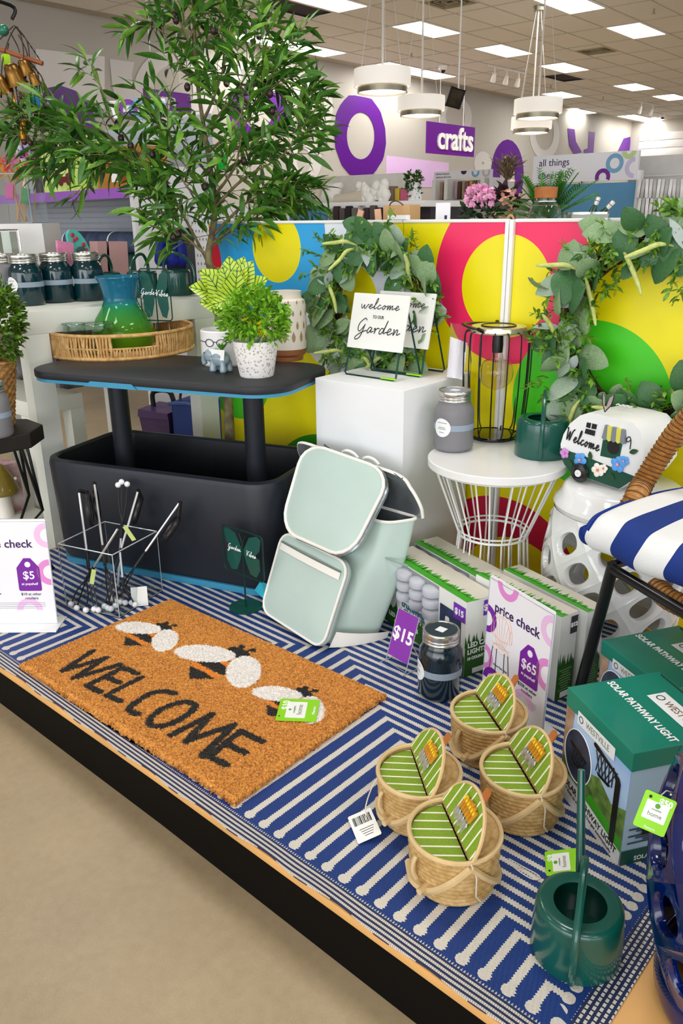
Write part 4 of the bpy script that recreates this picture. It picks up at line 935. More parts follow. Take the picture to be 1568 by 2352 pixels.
# ---- solar pathway light boxes
SG = mat('solar_green', '#06806b', .4, var=.06, coat=.2); SGD = mat('solar_darkgreen', '#0d4a3c', .45, var=.06); SKY_ = mat('print_sky', '#cfe0f2', .4, col2='#7fb0ea', vs=7); SIDE = mat('print_paleblue', '#a9c6d8', .45, var=.05); GARD = mat('print_garden', '#7da04a', .5, col2='#2c4a24', vs=45); SIDEG = mat('print_house', '#c9a98a', .5, col2='#7a5a45', vs=20)
def solarbox(label, c, yaw, W, D, H):
    """c = front bottom corner between picture face (to -x) and side face (to +y)"""
    g = thing('solar_light_box', label, 'box', c, yaw, 'solar pathway light boxes')
    g0 = g; g = MB().box((-W / 2, D / 2, H * .44), (W, D, H * .88)).build('carton', SIDE, g0, 0)
    Mf = T(0, -.0006, 0) @ RX(PI / 2); Ms = T(.0006, 0, 0) @ RZ(PI / 2) @ RX(PI / 2); Mt = T(0, 0, H + .0005)
    gl = MB().box((-W / 2, D / 2, H * .92), (W + .004, D + .004, H * .16), b=.0015).build('lid', SG, g0, 0)
    MB().tube([(-W + .01, D * .98, H + .001), (-.02, D * .98, H + .001)], .0012, 4).build('lid_slot', INK, gl, 0)
    def q(poly, m, z, mm, nm='print'): MB().prism(poly, z, z + .0003, mm).build(nm, m, g, 0)
    q([(-W, 0), (0, 0), (0, H * .84), (-W, H * .84)], SKY_, 0, Mf, 'picture_sky')
    q([(-W, H * .25), (0, H * .2), (0, H * .5), (-W * .2, H * .42), (-W * .4, H * .52), (-W * .6, H * .45), (-W, H * .5)], GARD, .0005, Mf, 'picture_garden')
    q([(-W * .6, H * .2), (0, H * .12), (0, H * .22), (-W * .5, H * .3)], GRS, .0009, Mf, 'picture_lawn')
    q([(-W, H * .35), (-W * .93, H * .4), (-W * .86, H * .84), (-W, H * .84)], SIDEG, .0009, Mf, 'picture_house')
    q([(-W, 0), (0, 0), (0, H * .12), (-W, H * .27)], LBL, .0012, Mf, 'caption_band')
    text('SOLAR PATHWAY LIGHT', .0185, INK, Mf @ T(-W * .5, H * .135, .0018) @ RZ(-.13), g, bold=.0002, sx=.84); text('* Easy to install   * Charges automatically', .009, INK, Mf @ T(-W * .5, H * .075, .0018) @ RZ(-.13), g)
    q(circ(.043, 36, -W * .74, H * .5, ry=.052), mat('inset_dark', '#1a2132', .25, col2='#3d4a63', vs=25), .0015, Mf, 'inset_picture')
    MB().tube([Mf @ Vector((x, y, .0018)) for x, y in circ(.043, 36, -W * .74, H * .5, ry=.052)], .0012, 4, True).build('inset_rim', LBL, g, 0)
    lm_ = MB()
    def lantern(cx_, cy_, s, mm, z=.002):
        lm_.prism([(cx_ + a * s, cy_ + b * s) for a, b in ((-1, .25), (-.9, .4), (.95, -.05), (1, -.2), (-.9, .15))], z, z + .0003, mm)
        lm_.prism([(cx_ + a * s, cy_ + b * s) for a, b in ((-.55, -1.), (.6, -1.0), (.45, -1.15), (-.4, -1.15))], z, z + .0003, mm)
        for i in range(5):
            x0 = -.75 + i * .36; lm_.tube([mm @ Vector((cx_ + x0 * s, cy_ + .1 * s, z)), mm @ Vector((cx_ + (x0 * .7 + .2) * s, cy_ - s, z))], s * .03, 4); lm_.tube([mm @ Vector((cx_ + (x0 + .3) * s, cy_, z)), mm @ Vector((cx_ + (x0 * .7 - .1) * s, cy_ - s, z))], s * .03, 4)
    lantern(-W * .74, H * .54, .027, Mf); lantern(-W * .34, H * .72, .036, Mf)
    lm_.prism([(-W * .17, H * .12), (-W * .1, H * .12), (-W * .1, H * .66), (-W * .13, H * .7), (-W * .2, H * .7), (-W * .17, H * .65)], .002, .0023, Mf)
    lantern(D * .35, H * .57, .03, Ms)
    for x in (.62, .75): lm_.box((D * x, H * .6, .002), (D * .08, H * .3, .0003), Ms)
    lm_.box((D * .25, H * .3, .002), (D * .14, H * .09, .0003), Ms)
    lm_.build('lantern_print', BLKP, g, 0)
    text('Included', .012, INK, Ms @ T(D * .62, H * .8, .001), g)
    tx = MB()
    for i in range(7): tx.box((D * .5, H * (.23 - .021 * i) + .02, .001), (D * (.9 - .15 * (i % 3)), .003, .0002), Ms)
    tx.build('small_print', mat('ink_slate', '#2c4858', .6), g, 0, kind='stuff')
    q([(0, 0), (D, 0), (D, H * .13), (0, H * .13)], SGD, .0008, Ms, 'base_band'); text('SOLAR PATHWAY LIGHT', .012, LBL, Ms @ T(D * .5, H * .045, .0014), g)
    q([(D * .4, H * .08), (D * .62, H * .08), (D * .62, H * .12), (D * .4, H * .12)], LBL, .0012, Ms, 'badge')
    # lid lettering (reads along the front edge)
    g = gl; text('SOLAR PATHWAY LIGHT', .0205, INKW, Mt @ T(-W * .5, D * .42, .0004), g, bold=.0005, sx=.8)
    q([(-W * .68, D * .62), (-W * .02, D * .62), (-W * .02, D * .82), (-W * .68, D * .82)], LBL, .0003, Mt, 'badge'); text('WESTVILLE', .021, mat('ink_brown', '#8a6f63', .5), Mt @ T(-W * .31, D * .72, .001), g, sx=.85)
    MB().prism(arcring(.006, .0078, 0, 2 * PI, 18), .0009, .0012, Mt @ T(-W * .61, D * .72, 0)).build('badge_emblem', SGD, g, 0)
    q([(-W * .8, H * .79), (-W * .22, H * .79), (-W * .22, H * .9), (-W * .8, H * .9)], LBL, .0024, Mf, 'badge'); text('WESTVILLE', .017, INKG, Mf @ T(-W * .48, H * .845, .003), g, sx=.85)
    MB().prism(arcring(.005, .0066, 0, 2 * PI, 18), .0028, .0031, Mf @ T(-W * .74, H * .845, 0)).build('badge_emblem', SGD, g, 0)
    return g0
c1, c2 = P(1421, 1988), P(1284, 1815); W_b = (c1 - c2).length; yb = math.atan2(c1.y - c2.y, c1.x - c2.x)
Hb = .225
solarbox('teal and green solar pathway light box, the nearer one at the right', c1, yb, W_b, .185, Hb)
f = P(1386, 1470, .2); ub = Vector((math.cos(yb + .05), math.sin(yb + .05), 0))
solarbox('solar pathway light box standing behind the nearer box, beside the chair leg', Vector((f.x, f.y, 0)) + ub * W_b, yb + .05, W_b, .185, .2)
# ---- watering cans
CANG = mat('can_green', '#075045', .28, var=.04, coat=.5)
def wateringcan(label, c, R0, H, yaw, spout=None):
    g = thing('watering_can', label, 'watering can', c, yaw, 'dark green watering cans'); r = R0
    MB().lathe([(.001, .001), (r * .98, 0), (r, .003), (r * .985, H * .5), (r * .95, H * .88), (r * .93, H * .95), (r * .87, H * .99), (r * .8, H), (r * .58, H * .985), (r * .57, H * .975), (r * .9, H * .85), (r * .94, .01), (.001, .01)], 48, cap0=False, cap1=False).build('vessel', CANG, g, 40)
    hp = cr([(0, r * .8, H * .985), (0, r * .76, H * 1.28), (0, r * .3, H * 1.62), (0, -r * .5, H * 1.55), (0, -r * 1.15, H * 1.1), (0, -r * 1.22, H * .55), (0, -r * 1.03, H * .08)], 6)
    MB().tube(hp, .0056, 10).build('handle', CANG, g)
    if spout: MB().tube(spout, [.0075, .0072, .0065, .006, .0055][:len(spout)], 12).build('spout', CANG, g)
    return g
cf, cl_, cr_ = P(1310, 2263), P(1216, 2172), P(1416, 2180); cw = (cl_ + cr_) / 2; dvw = Vector((cw.x - CAM.x, cw.y - CAM.y, 0)).normalized(); R0 = (cl_ - cr_).length / 2 * 1.03
cc_ = cf + dvw * R0
ya = math.atan2(dvw.y, dvw.x) - PI / 2
Hc = PV(1318, 2070, cc_, (_r.x, _r.y)).z
s0 = Vector((0, R0 * .95, Hc * .25)); tipw = PD(1335, 1768, pr(cc_)[2] + .05); tip = RZ(-ya) @ (tipw - cc_)
wateringcan('dark green watering can with a long spout at the front corner of the rug', cc_, R0, Hc, ya, [s0, s0.lerp(tip, .3), s0.lerp(tip, .6), s0.lerp(tip, .85), tip])
gt = [P(1240, 1962, .004), P(1318, 1953, .022), P(1342, 1994, .02), P(1268, 2012, .004)]
m_ = frame(sum(gt, Vector()) / 4, gt[1] - gt[0], gt[0] - gt[3])
greentag('green price tag lying on the rug behind the front watering can', m_ @ RZ(0), '$9', w=(gt[0] - gt[3]).length, h=(gt[1] - gt[0]).length)
# ---- picnic baskets
STRW = mat('straw', '#d2b27c', .7, col2='#a8803f', vs=55, bp=.3, bs=220); STRP = mat('straw_pale', '#d6b987', .65, var=.1, vs=30); LEA = mat('leather_tan', '#b06a32', .45, var=.1); BAM = mat('bamboo', '#c98a1e', .4, var=.2, vs=60); YEL = mat('yellow_band', '#f2cf1a', .4)
def palm_cloth():
    m, nt, b = newmat('palm_cloth'); (x, y, z), vec = coords(nt)
    t = (y * -.22 + x * 1.0); s = ((t / .0195).frac() - .5).abs() < .085; rib = x.abs() < -1
    n = noise(nt, 300, 2, vec); setc(nt, b, s.mix(n.mix('#6f8f1c', '#8fb02e'), '#f4f2dc')); b.inputs['Roughness'].default_value = .7; return m
PALM = palm_cloth()
def basket(label, c, yaw):
    """hinge along local x; open half towards +y"""
    g = thing('picnic_basket', label, 'basket', c, yaw, 'small picnic baskets'); R1, R0_, H = .0735, .066, .095
    def body(u, v):
        a = 2 * PI * u; row = v * 11; r = R0_ + (R1 - R0_) * (v ** .6)
        ph = a * 34 + (math.floor(row) % 2) * PI; rel = row - math.floor(row)
        d = .0026 * math.sin(PI * min(1, rel * 1.02)) * (.7 + .3 * math.sin(ph + (rel - .5) * 3))
        return ((r + d) * math.cos(a), (r + d) * math.sin(a), .003 + v * (H - .006))
    MB().sheet(body, 204, 67, cu=True).build('woven_body', STRW, g, 60)
    MB().lathe([(.001, .002), (R0_, .002), (R0_, .004)], 40, cap0=False, cap1=False).build('bottom', STRW, g)
    MB().tube([(R1 * math.cos(2 * PI * i / 48), R1 * math.sin(2 * PI * i / 48), H - .001) for i in range(48)], .004, 7, True).build('rim', STRP, g)
    half = lambda s, r, n=24: [(r * math.cos(PI * i / n), s * r * math.sin(PI * i / n)) for i in range(n + 1)]
    MB().prism(half(1, R1 - .003), H - .012, H - .009).build('liner', PALM, g, 0)
    def wl(u, v):
        r = R1 * v; a = -PI * u; d = .0016 * abs(math.sin(v * PI * 8)) * (1 + .5 * math.sin(a * 26 * v + 4 * v)); return (r * math.cos(a), r * math.sin(a), H - .003 + d)
    MB().sheet(wl, 60, 42).build('closed_lid', STRW, g, 60)
    F = T(0, -.001, H + .001) @ RX(math.radians(118)) @ SC(1, 1, -1)
    # lining carries the same cloth; the outside is straw with a rim
    g0 = g; g = MB().prism(half(1, R1), -.006, -.0014, F).build('open_flap', STRP, g, 0); MB().prism(half(1, R1 - .002), -.0012, .0, F).build('flap_lining', PALM, g, 0)
    MB().tube([F @ Vector((x, y, -.003)) for x, y in half(1, R1)], .0034, 6).build('flap_rim', STRP, g)
    MB().prism(rrect(.016, .026, .007, 3, -.012, R1 + .006), -.008, -.0045, F).build('leather_tab', LEA, g, 30)
    for i in range(6):
        x = -.026 + i * .0078; y0, y1 = .034, .060 - abs(i - 2.) * .002
        MB().tube([F @ Vector((x, y0, .005)), F @ Vector((x - .004, y1, .005))], .0032, 7).build('bamboo_handle', BAM, g)
        MB().tube([F @ Vector((x - .0015, y0 + .015, .005)), F @ Vector((x - .002, y0 + .021, .005))], .0037, 7).build('elastic_band', YEL, g)
        hd = F @ T(x + .004, .022, .005) @ RZ(.25)
        if i % 2: MB().ell((0, 0, 0), (.0055, .009, .0016), 10, hd).build('spoon_bowl', CHR, g)
        else:
            MB().ell((0, .004, 0), (.005, .005, .0014), 8, hd).build('fork_head', CHR, g)
            tn_ = MB()
            for k in range(4): tn_.tube([hd @ Vector((-.0036 + k * .0024, .002, 0)), hd @ Vector((-.0036 + k * .0024, -.012, 0))], .0006, 4)
            tn_.build('tines', CHR, g)
        MB().tube([F @ Vector((x, y0, .005)), hd @ Vector((0, .006, 0))], .0011, 5).build('neck', CHR, g)
    g = g0
    def onb(a, z, d=.004): a += PI; r = R0_ + (R1 - R0_) * (z / H) ** .6 + d; return (r * math.cos(a), r * math.sin(a), z)
    for s in (1, -1):       # carrying strap hanging round the body
        pts = cr([onb(0, .088)] + [onb(s * a, z) for a, z in ((.35, .06), (.8, .03), (1.35, .016), (1.9, .022))], 5)
        MB().tube(pts, .0065, 6, flat=.9).build('strap', STRP, g)
    MB().tube([onb(0, .097, .006), onb(.12, .07, .008), onb(.15, .03, .008), onb(.3, .012, .006)], .0012, 5).build('tie_cord', TWINE, g)
    MB().tube([onb(-.95, .03, .0), onb(-.95, .031, .02)], .0055, 8).build('toggle', STRP, g)
    MB().tube(cr([onb(-1.2, .08, .004), onb(-1.22, .066, .009), onb(-1.22, .05, .010), onb(-1.2, .034, .005)], 4), .0038, 6).build('side_loop', STRP, g)
    return g
hA0, hA1 = P(1014, 1893, .1), P(1062, 2006, .1); yk = math.atan2(hA1.y - hA0.y, hA1.x - hA0.x)
def bctr(px, py): p = P(px, py); d = Vector((p.x - CAM.x, p.y - CAM.y, 0)).normalized(); return p + d * .066
bk = basket('round straw picnic basket with green flap raised, the nearest of the four', bctr(1036, 2084), yk + PI)
for (px, py), lb in (((958, 1928), 'round straw picnic basket at the left with a paper barcode tag'), ((1188, 1922), 'round straw picnic basket at the right, nearest the solar light boxes'), ((1114, 1771), 'round straw picnic basket at the back before the price check sign')):
    dup(bk, bctr(px, py), yk + PI + random.uniform(-.05, .05), lb)
bc = [P(828, 1934, .002), P(882, 1910, .014), P(848, 1862, .022), P(790, 1880, .002)]
m_ = frame(sum(bc, Vector()) / 4, bc[1] - bc[0], bc[3] - bc[0]); w, h = (bc[1] - bc[0]).length, (bc[3] - bc[0]).length
o = thing('barcode_tag', 'white paper barcode tag lying on the rug by the left basket', 'tag', m_.translation); o.rotation_euler = m_.to_euler()
MB().prism(rrect(w, h, .003), 0, .0007).build('card', TAGW, o, 0)
bm = MB(); x = -w * .36
while x < w * .36: t_ = random.choice((.0006, .001, .0016)); bm.box((x, h * .22, .0009), (t_, h * .3, .0003)); x += t_ + random.choice((.0007, .0012))
for i in range(4): bm.box((w * .05, -h * (.1 + .08 * i), .0009), (w * (.6 - .08 * i), .001, .0003))
bm.build('barcode', INK, o, 0, kind='stuff')
st_ = MB().tube(cr([P(842, 1888, .01), P(840, 1850, .03), P(862, 1795, .05), P(908, 1752, .08)], 6), .0011, 5).build('string_loop', TWINE, None); tag(st_, 'thin paper string looping from the left basket to its barcode tag', 'string')
s2 = MB().tube(cr([P(1150, 1965, .05), P(1190, 2000, .01), P(1225, 2020, .003), P(1238, 2012, .004), P(1200, 1990, .003), P(1168, 1972, .02)], 6), .0009, 5).build('string_loop', TWINE, None); tag(s2, 'thin looped string trailing from the nearest basket across the rug', 'string')
# ================================================================ back half of the platform
def panel_mat():
    m, nt, b = newmat('bright_circles'); (x, y, z), vec = coords(nt)
    c = None
    def disc(cx, cz, r): dx, dz = x - cx, z - cz; return (dx * dx + dz * dz) < r * r
    cur = '#f6e800'
    for cx, cz, r, col in [(.02, .77, .245, '#e9eff7'), (.02, .77, .12, '#f6e800'), (-.525, .497, .186, '#42c61a'), (-.082, .022, .294, '#2f9d12'), (-.33, .955, .262, '#2ea9ea'), (-.288, .926, .112, '#f6e800'), (-.74, .87, .175, '#e0132f'), (.586, .864, .234, '#fb2a66'), (.577, .837, .136, '#f6e800'), (.842, .546, .221, '#49d21c'), (.613, -.018, .258, '#d0123f'), (.662, -.063, .185, '#f0d800'), (1.14, 1.12, .19, '#8a4bbd')]:
        cur = disc(cx, cz, r).mix(cur, col)
    setc(nt, b, cur); b.inputs['Roughness'].default_value = .35; return m
PM = panel_mat(); WTR = mat('white_trim', '#f3f3f2', .35, var=.01)
for x0, x1, lb in ((-.62, .2335, 'left bright yellow display panel with a big blue ring behind the olive tree'), (.2365, .574, 'middle yellow display panel with the left half of the pink ring'), (.600, 1.34, 'right yellow display panel with pink and green circles behind the big wreath')):
    pn = thing('room_divider', lb, 'panel', ((x0 + x1) / 2, 1.22, -.004), world=True, group='bright circle panels')
    MB().box(((x0 + x1) / 2, 1.228, .5), (x1 - x0, .012, 1.006)).build('board', PM, pn, 0)
    MB().box(((x0 + x1) / 2, 1.228, 1.006), (x1 - x0, .022, .009), b=.002).build('top_trim', WTR, pn)
jp = thing('panel_post', 'twin white metal joint post between the two halves of the pink ring', 'post', (.587, 1.22, 0), world=True)
for x in (.5805, .5935): MB().box((x, 1.222, .503), (.0105, .026, 1.012), b=.002).build('channel', WTR, jp)
MB().box((.587, 1.226, .5), (.004, .012, 1.)).build('slot', mat('slot_grey', '#8e9094', .5), jp, 0)
o = MB().prism(rrect(.07, .02, .003), .0, .012, T(.215, 1.225, 1.011)).build('panel_clip', WTR, None); tag(o, 'small white clip on top of the yellow panel joint by the paper bag', 'clip')
# ---- pedestal and the two garden signs
PED = mat('pedestal_white', '#eceef1', .4, var=.01)
o = MB().box((.35, 1.028, .3), (.305, .32, .6), b=.002).build('display_pedestal', PED); tag(o, 'tall plain white display pedestal under the two garden signs', 'pedestal')
def gardensign(label, base_l, y0, dx):
    g = thing('garden_sign', label, 'garden sign', (dx, y0, .6), 0, 'welcome to our garden signs'); ln = .24
    Mt = RX(-ln) @ RX(PI / 2); w, h = .192, .15; z0 = .078
    MB().prism(rrect(w, h, .003, 3, 0, z0 + h / 2), -.0035, .0, Mt).build('board', mat('sign_tile', '#eff0ec', .45, var=.02), g, 0)
    script('welcome', .026, .0011, INK, Mt @ T(0, z0 + h * .78, .0012), g, sp=1.02); text('TO OUR', .0125, INK, Mt @ T(.0, z0 + h * .585, .0012), g, sx=.8); script('Garden', .036, .0013, INK, Mt @ T(.004, z0 + h * .36, .0012), g, sp=1.0)
    r = .0026; y = .002
    f = [(-w * .45, z0 + .06), (-w * .49, .008), (-w * .46, .003), (w * .40, .003), (w * .44, .008), (w * .43, z0 + h * .86)]
    MB().tube([Mt @ Vector((a, b, -.006)) for a, b in f], r, 7).build('front_wire', GRND, g)
    top = Mt @ Vector((w * .43, z0 + h * .86, -.006)); bk = Vector((w * .5, .105, .003))
    MB().tube([top, bk + Vector((0, 0, .006)), bk + Vector((-.006, 0, 0)), Vector((-w * .30, .105, .003)), Vector((-w * .34, .104, .009)), Vector((-w * .36, .06, .11))], r, 7).build('rear_wire', GRND, g)
    MB().box((w * .34, .0, .0065), (.05, .006, .004)).build('green_tag', TAGG, g, 0)
    return g
p1, p2 = P(779, 858, .6), P(911, 879, .6)
gardensign('square welcome garden sign on a green wire easel, front one on the pedestal', p1, (p1.y + p2.y) / 2, (p1.x + p2.x) / 2 + .008)
p3 = P(966, 868, .6); gardensign('second welcome garden sign half hidden behind the first on the pedestal', p3, p3.y - .0, p3.x - .088)
# ---- wire side table
WWM = mat('white_enamel', '#f0f0f0', .3, var=.01, coat=.3)
tcn = P(1141, 1050, .44); tR = 158 * pr(tcn)[2] / FPX; TBZ = .44
wt = thing('wire_side_table', 'white round side table on a wire hourglass base', 'side table', (tcn.x, tcn.y, 0), 0)
MB().lathe([(.001, TBZ - .022), (tR - .003, TBZ - .022), (tR, TBZ - .019), (tR, TBZ - .002), (tR - .002, TBZ), (.001, TBZ)], 64, cap0=False, cap1=False).build('table_top', WWM, wt)
zw = PV(1130, 1222, tcn, (_r.x, _r.y)).z; rw = 78 * pr((tcn.x, tcn.y, zw))[2] / FPX
ringp = lambda r, z, n=40: [(r * math.cos(2 * PI * i / n), r * math.sin(2 * PI * i / n), z) for i in range(n)]
MB().tube(ringp(rw, zw), .0035, 7, True).build('waist_ring', WWM, wt); MB().tube(ringp(rw * 1.03, zw + .012), .0025, 6, True).build('waist_ring', WWM, wt)
MB().tube(ringp(tR * .62, .004), .004, 7, True).build('base_ring', WWM, wt); MB().tube(ringp(tR * .9, TBZ - .026), .0035, 6, True).build('top_ring', WWM, wt)
nw = 22; wire = None
for i in range(nw):
    a = 2 * PI * (i + (.22 if i % 2 else 0)) / nw
    if wire is None:
        o = wire = MB().tube([(tR * .9, 0, TBZ - .024), (rw, 0, zw), (tR * .62, 0, .004)], .0024, 6).build('wire', WWM, wt)
    else: o = wire.copy(); S.collection.objects.link(o)
    o.rotation_euler = (0, 0, a)
# grey jar, lantern, little can on the table
jb = P(1040, 1030, TBZ); rj2 = 45.5 * pr(jb + Vector((0, 0, .08)))[2] / FPX; jd = math.atan2(CAM.y - jb.y, CAM.x - jb.x)
masonjar('frosted grey mason jar planter with round white label on the white wire table', jb, .158, rj2, GREYJ, jd - .62, GREYD)
BW = mat('black_wire', '#101012', .35, metal=.2, var=.05)
lb_ = P(1131, 1004, TBZ); kl = pr(lb_)[2] / FPX
hl = PV(1135, 748, lb_, (_r.x, _r.y)).z - TBZ
ln_ = thing('solar_lantern', 'black wire cage solar lantern with a clear globe bulb on the wire table', 'lantern', (lb_.x, lb_.y, TBZ))
rb, rc, rl = 50 * kl, 74 * kl, 60 * kl
MB().lathe([(.001, 0), (rb, 0), (rb * 1.02, .004), (rb, .01), (.001, .012)], 40, cap0=False, cap1=False).build('base', mat('gloss_black', '#0c0c0b', .12, var=.05, coat=.6), ln_)
MB().lathe([(.001, hl - .016), (rl * .99, hl - .016), (rl * 1.02, hl - .012), (rl, hl - .002), (rl * .97, hl), (.001, hl)], 40, cap0=False, cap1=False).build('lid', mat('lid_cream_reflection', '#d8d3b4', .15, metal=.55, var=.04), ln_)  # silvery lid with a cream reflection put into its colour
MB().tube(ringp(rl * .62, hl + .001), .002, 6, True).build('solar_panel_rim', BW, ln_); MB().lathe([(.001, hl + .0008), (rl * .6, hl + .0008)], 30, cap0=False, cap1=False).build('solar_panel', mat('solar_yellow_reflection', '#b8a63a', .1, metal=.3, var=.1), ln_, 0)  # the disc colour holds the yellow reflected in the lid
bar = None
for i in range(15):
    a = 2 * PI * i / 15
    if bar is None: o = bar = MB().tube(cr([(rl * .95, 0, hl - .012), (rc * .93, 0, hl - .014), (rc, 0, hl - .035), (rc * .99, 0, hl * .5), (rc * .9, 0, .04), (rc * .78, 0, .014), (rb, 0, .008)], 4), .0018, 6).build('cage_bar', BW, ln_)
    else: o = bar.copy(); S.collection.objects.link(o)
    o.rotation_euler = (0, 0, a + .1)
MB().tube(ringp(rb * 1.25, .008), .0018, 6, True).build('cage_ring', BW, ln_)
MB().lathe([(.001, hl - .07), (.014, hl - .07), (.015, hl - .05), (.013, hl - .016), (.001, hl - .016)], 20, cap0=False, cap1=False).build('socket', BLKP, ln_)
zb = hl - .125; R_b = 38 * kl
prb = [(.001, zb - R_b)] + [(R_b * math.sin(t), zb - R_b * math.cos(t)) for t in [PI * i / 16 for i in range(1, 13)]] + [(.016, hl - .088), (.0135, hl - .07)]
MB().lathe(prb + [(r - .0012, z) for r, z in prb[::-1][:-1]] + [(.001, zb - R_b + .0012)], 28, cap0=False, cap1=False).build('bulb', mat('bulb_glass', '#fdf6ee', .01, var=0, trans=1., ior=1.25), ln_)
for i in range(4): a = i * 1.7; MB().tube([(.004 * math.cos(a), .004 * math.sin(a), hl - .085), (.01 * math.cos(a), .01 * math.sin(a), zb + .005), (.004 * math.cos(a + 1), .004 * math.sin(a + 1), zb - .008)], .0007, 5).build('filament', mat('filament', '#efe2c4', .3, metal=.5), ln_)
left = -Vector(_r) * 1.; lft = math.atan2(left.y, left.x)
hpts = [(rl * 1.02 * math.cos(lft + t), rl * 1.02 * math.sin(lft + t), hl - .006 + .0) for t in (-1.6,)]
MB().tube(cr([(rl * 1.28 * math.cos(lft + t) + .0, rl * 1.28 * math.sin(lft + t), hl + .004 - .006 * abs(t)) for t in [-1.7, -1.2, -.6, 0, .5, .8]], 5), .0062, 7, flat=.55).build('strap_handle', BLKP, ln_)
for t in (-1.7, .8): MB().tube([(rl * 1.28 * math.cos(lft + t), rl * 1.28 * math.sin(lft + t), hl), (rl * math.cos(lft + t), rl * math.sin(lft + t), hl - .008)], .005, 7).build('handle_lug', BLKP, ln_)
q = [P(1020, 872, TBZ + .002)] ; dd = pr(lb_)[2] - .055
bagc = [PD(1022, 872, dd), PD(1078, 868, dd), PD(1090, 752, dd + .01), PD(1034, 742, dd + .01)]; pap = [PD(1026, 866, dd - .001), PD(1064, 872, dd - .001), PD(1073, 788, dd + .008), PD(1034, 773, dd + .008)]
im = thing('instruction_sheet', 'folded white instruction sheet in a clear bag hanging beside the lantern', 'paper', bagc[0], world=True)
MB().sheet(lambda u, v: tuple(bil(pap, u, v) + Vector(_f) * (.002 * math.sin(u * 9))), 10, 2).build('paper', PAP, im); 
MB().sheet(lambda u, v: tuple(bil(bagc, u, v) - Vector(_f) * (.004 + .003 * math.sin(u * 14 + v * 9))), 16, 14).build('clear_bag', mat('poly_bag', '#f7f5f7', .1, var=0, trans=.96, ior=1.1), im)
wc = P(1241, 1043, TBZ); kw = pr(wc)[2] / FPX; dvw = Vector((wc.x - CAM.x, wc.y - CAM.y, 0)).normalized()
wateringcan('small dark green watering can on the white wire table beside the camper', wc, 60 * kw, PV(1245, 958, wc, (_r.x, _r.y)).z - TBZ, math.atan2(dvw.y, dvw.x) - PI / 2)
# ---- pierced garden stools
def stool(name, label, c, H, Rt, Rm, n, rows, m, hole=.5, rot=0., mat2=None, z0=.05, z1=None):
    g = thing(name, label, 'stool', c, rot); z1 = z1 or H - .06
    def rz(z): t = z / H; return Rt + (Rm - Rt) * math.sin(PI * min(1, max(0, t))) ** .8
    def pt(col, v, off=0.): z = z0 + (z1 - z0) * v / (rows + 1); a = 2 * PI * col / n + .55 * v / (rows + 1); r = rz(z) + off; return (r * math.cos(a), r * math.sin(a), z)
    K = 24; mb = MB(); lips = MB()
    for row in range(1, rows + 1):
        for i in range(n):
            cc = i + .5 * (row % 2); rs = []
            for s, off in ((1., .0025), (.86, .0), (.7, .0), (hole + .05, .0), (hole, -.003), (hole - .02, -.013)):
                ring = []
                for k in range(K):
                    t = 2 * PI * k / K; cx, sx = math.cos(t), math.sin(t); d = 1 / (abs(cx) + abs(sx)); p = 2.0 + (1 - s) * 0
                    e = 1 / (abs(cx) ** 1.7 + abs(sx) ** 1.7) ** (1 / 1.7) * .82
                    w = min(1, (1 - s) / (1 - hole)); rr = (d * (1 - w) + e * w) * s
                    ring.append(pt(cc + .5 * rr * cx, row + rr * sx, off))
                rs.append(ring)
            mb.rings(rs[::-1], cap0=False, cap1=False)
    for i in range(n):
        for base_v, s, par in ((0, 1, 0), (rows + 1, -1, (rows + 1) % 2)):
            cc = i + .5 * par; vs = [pt(cc - .5, base_v, .0025)] + [pt(cc - .5 + .25 * k, base_v, .0015) for k in range(1, 4)] + [pt(cc + .5, base_v, .0025), pt(cc + .25, base_v + s * .5, .0025), pt(cc, base_v + s, .0025), pt(cc - .25, base_v + s * .5, .0025)]
            mid = pt(cc, base_v + s * .35, .0); mb.add(vs + [mid], [(k, (k + 1) % 8, 8) if s > 0 else ((k + 1) % 8, k, 8) for k in range(8)])
    mb.build('pierced_body', m, g, 40)
    rr1 = rz(z1); r0 = rz(z0)
    MB().lathe([(rr1, z1), (rr1 + .004, z1 + .012), (rr1, z1 + .022), (Rt * 1.04, H - .022), (Rt * 1.0, H - .006), (Rt * .93, H), (.001, H)], 64, cap0=False, cap1=False).build('seat', m, g, 40)
    MB().lathe([(r0 * .96, 0), (r0 * 1.0, .004), (r0 + .005, .02), (r0 + .003, z0 - .01), (r0, z0)], 64, cap0=False, cap1=False).build('foot', m, g, 40)
    return g
STW = mat('glazed_white', '#eceded', .12, var=.02, coat=.6); STB = mat('glazed_blue', '#02206e', .12, var=.5, col2='#010a36', vs=9, coat=.4)
SZ = .42; sc_ = Vector((1.035, 1.022, 0))
stool('garden_stool', 'white glazed garden stool with diamond cut-outs under the camper birdhouse', sc_, SZ, .135, .172, 9, 4, STW, .60, .4)
sc2 = (1.616, .19, -.0035)
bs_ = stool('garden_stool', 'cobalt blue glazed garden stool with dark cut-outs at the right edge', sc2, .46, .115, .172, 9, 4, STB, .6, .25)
MB().lathe([(.001, .02), (.09, .02), (.1, .4), (.001, .4)], 24, cap0=False, cap1=False).build('inner_shade_core', mat('stool_inner_shade', '#05060c', .5, var=0), bs_)  # near-black core added for the shade inside the hollow stool
q = [PD(1459, 1880, .985), PD(1512, 1937, .98), PD(1552, 1855, .97), PD(1491, 1799, .985)]
c0 = sum(q, Vector()) / 4; m_ = frame(c0, q[1] - q[0], q[3] - q[0])
greentag('green $50 price tag hanging on the cobalt blue garden stool', frame(c0, q[0] - q[3], q[1] - q[0]) , '$50', w=(q[1] - q[0]).length, h=(q[3] - q[0]).length)
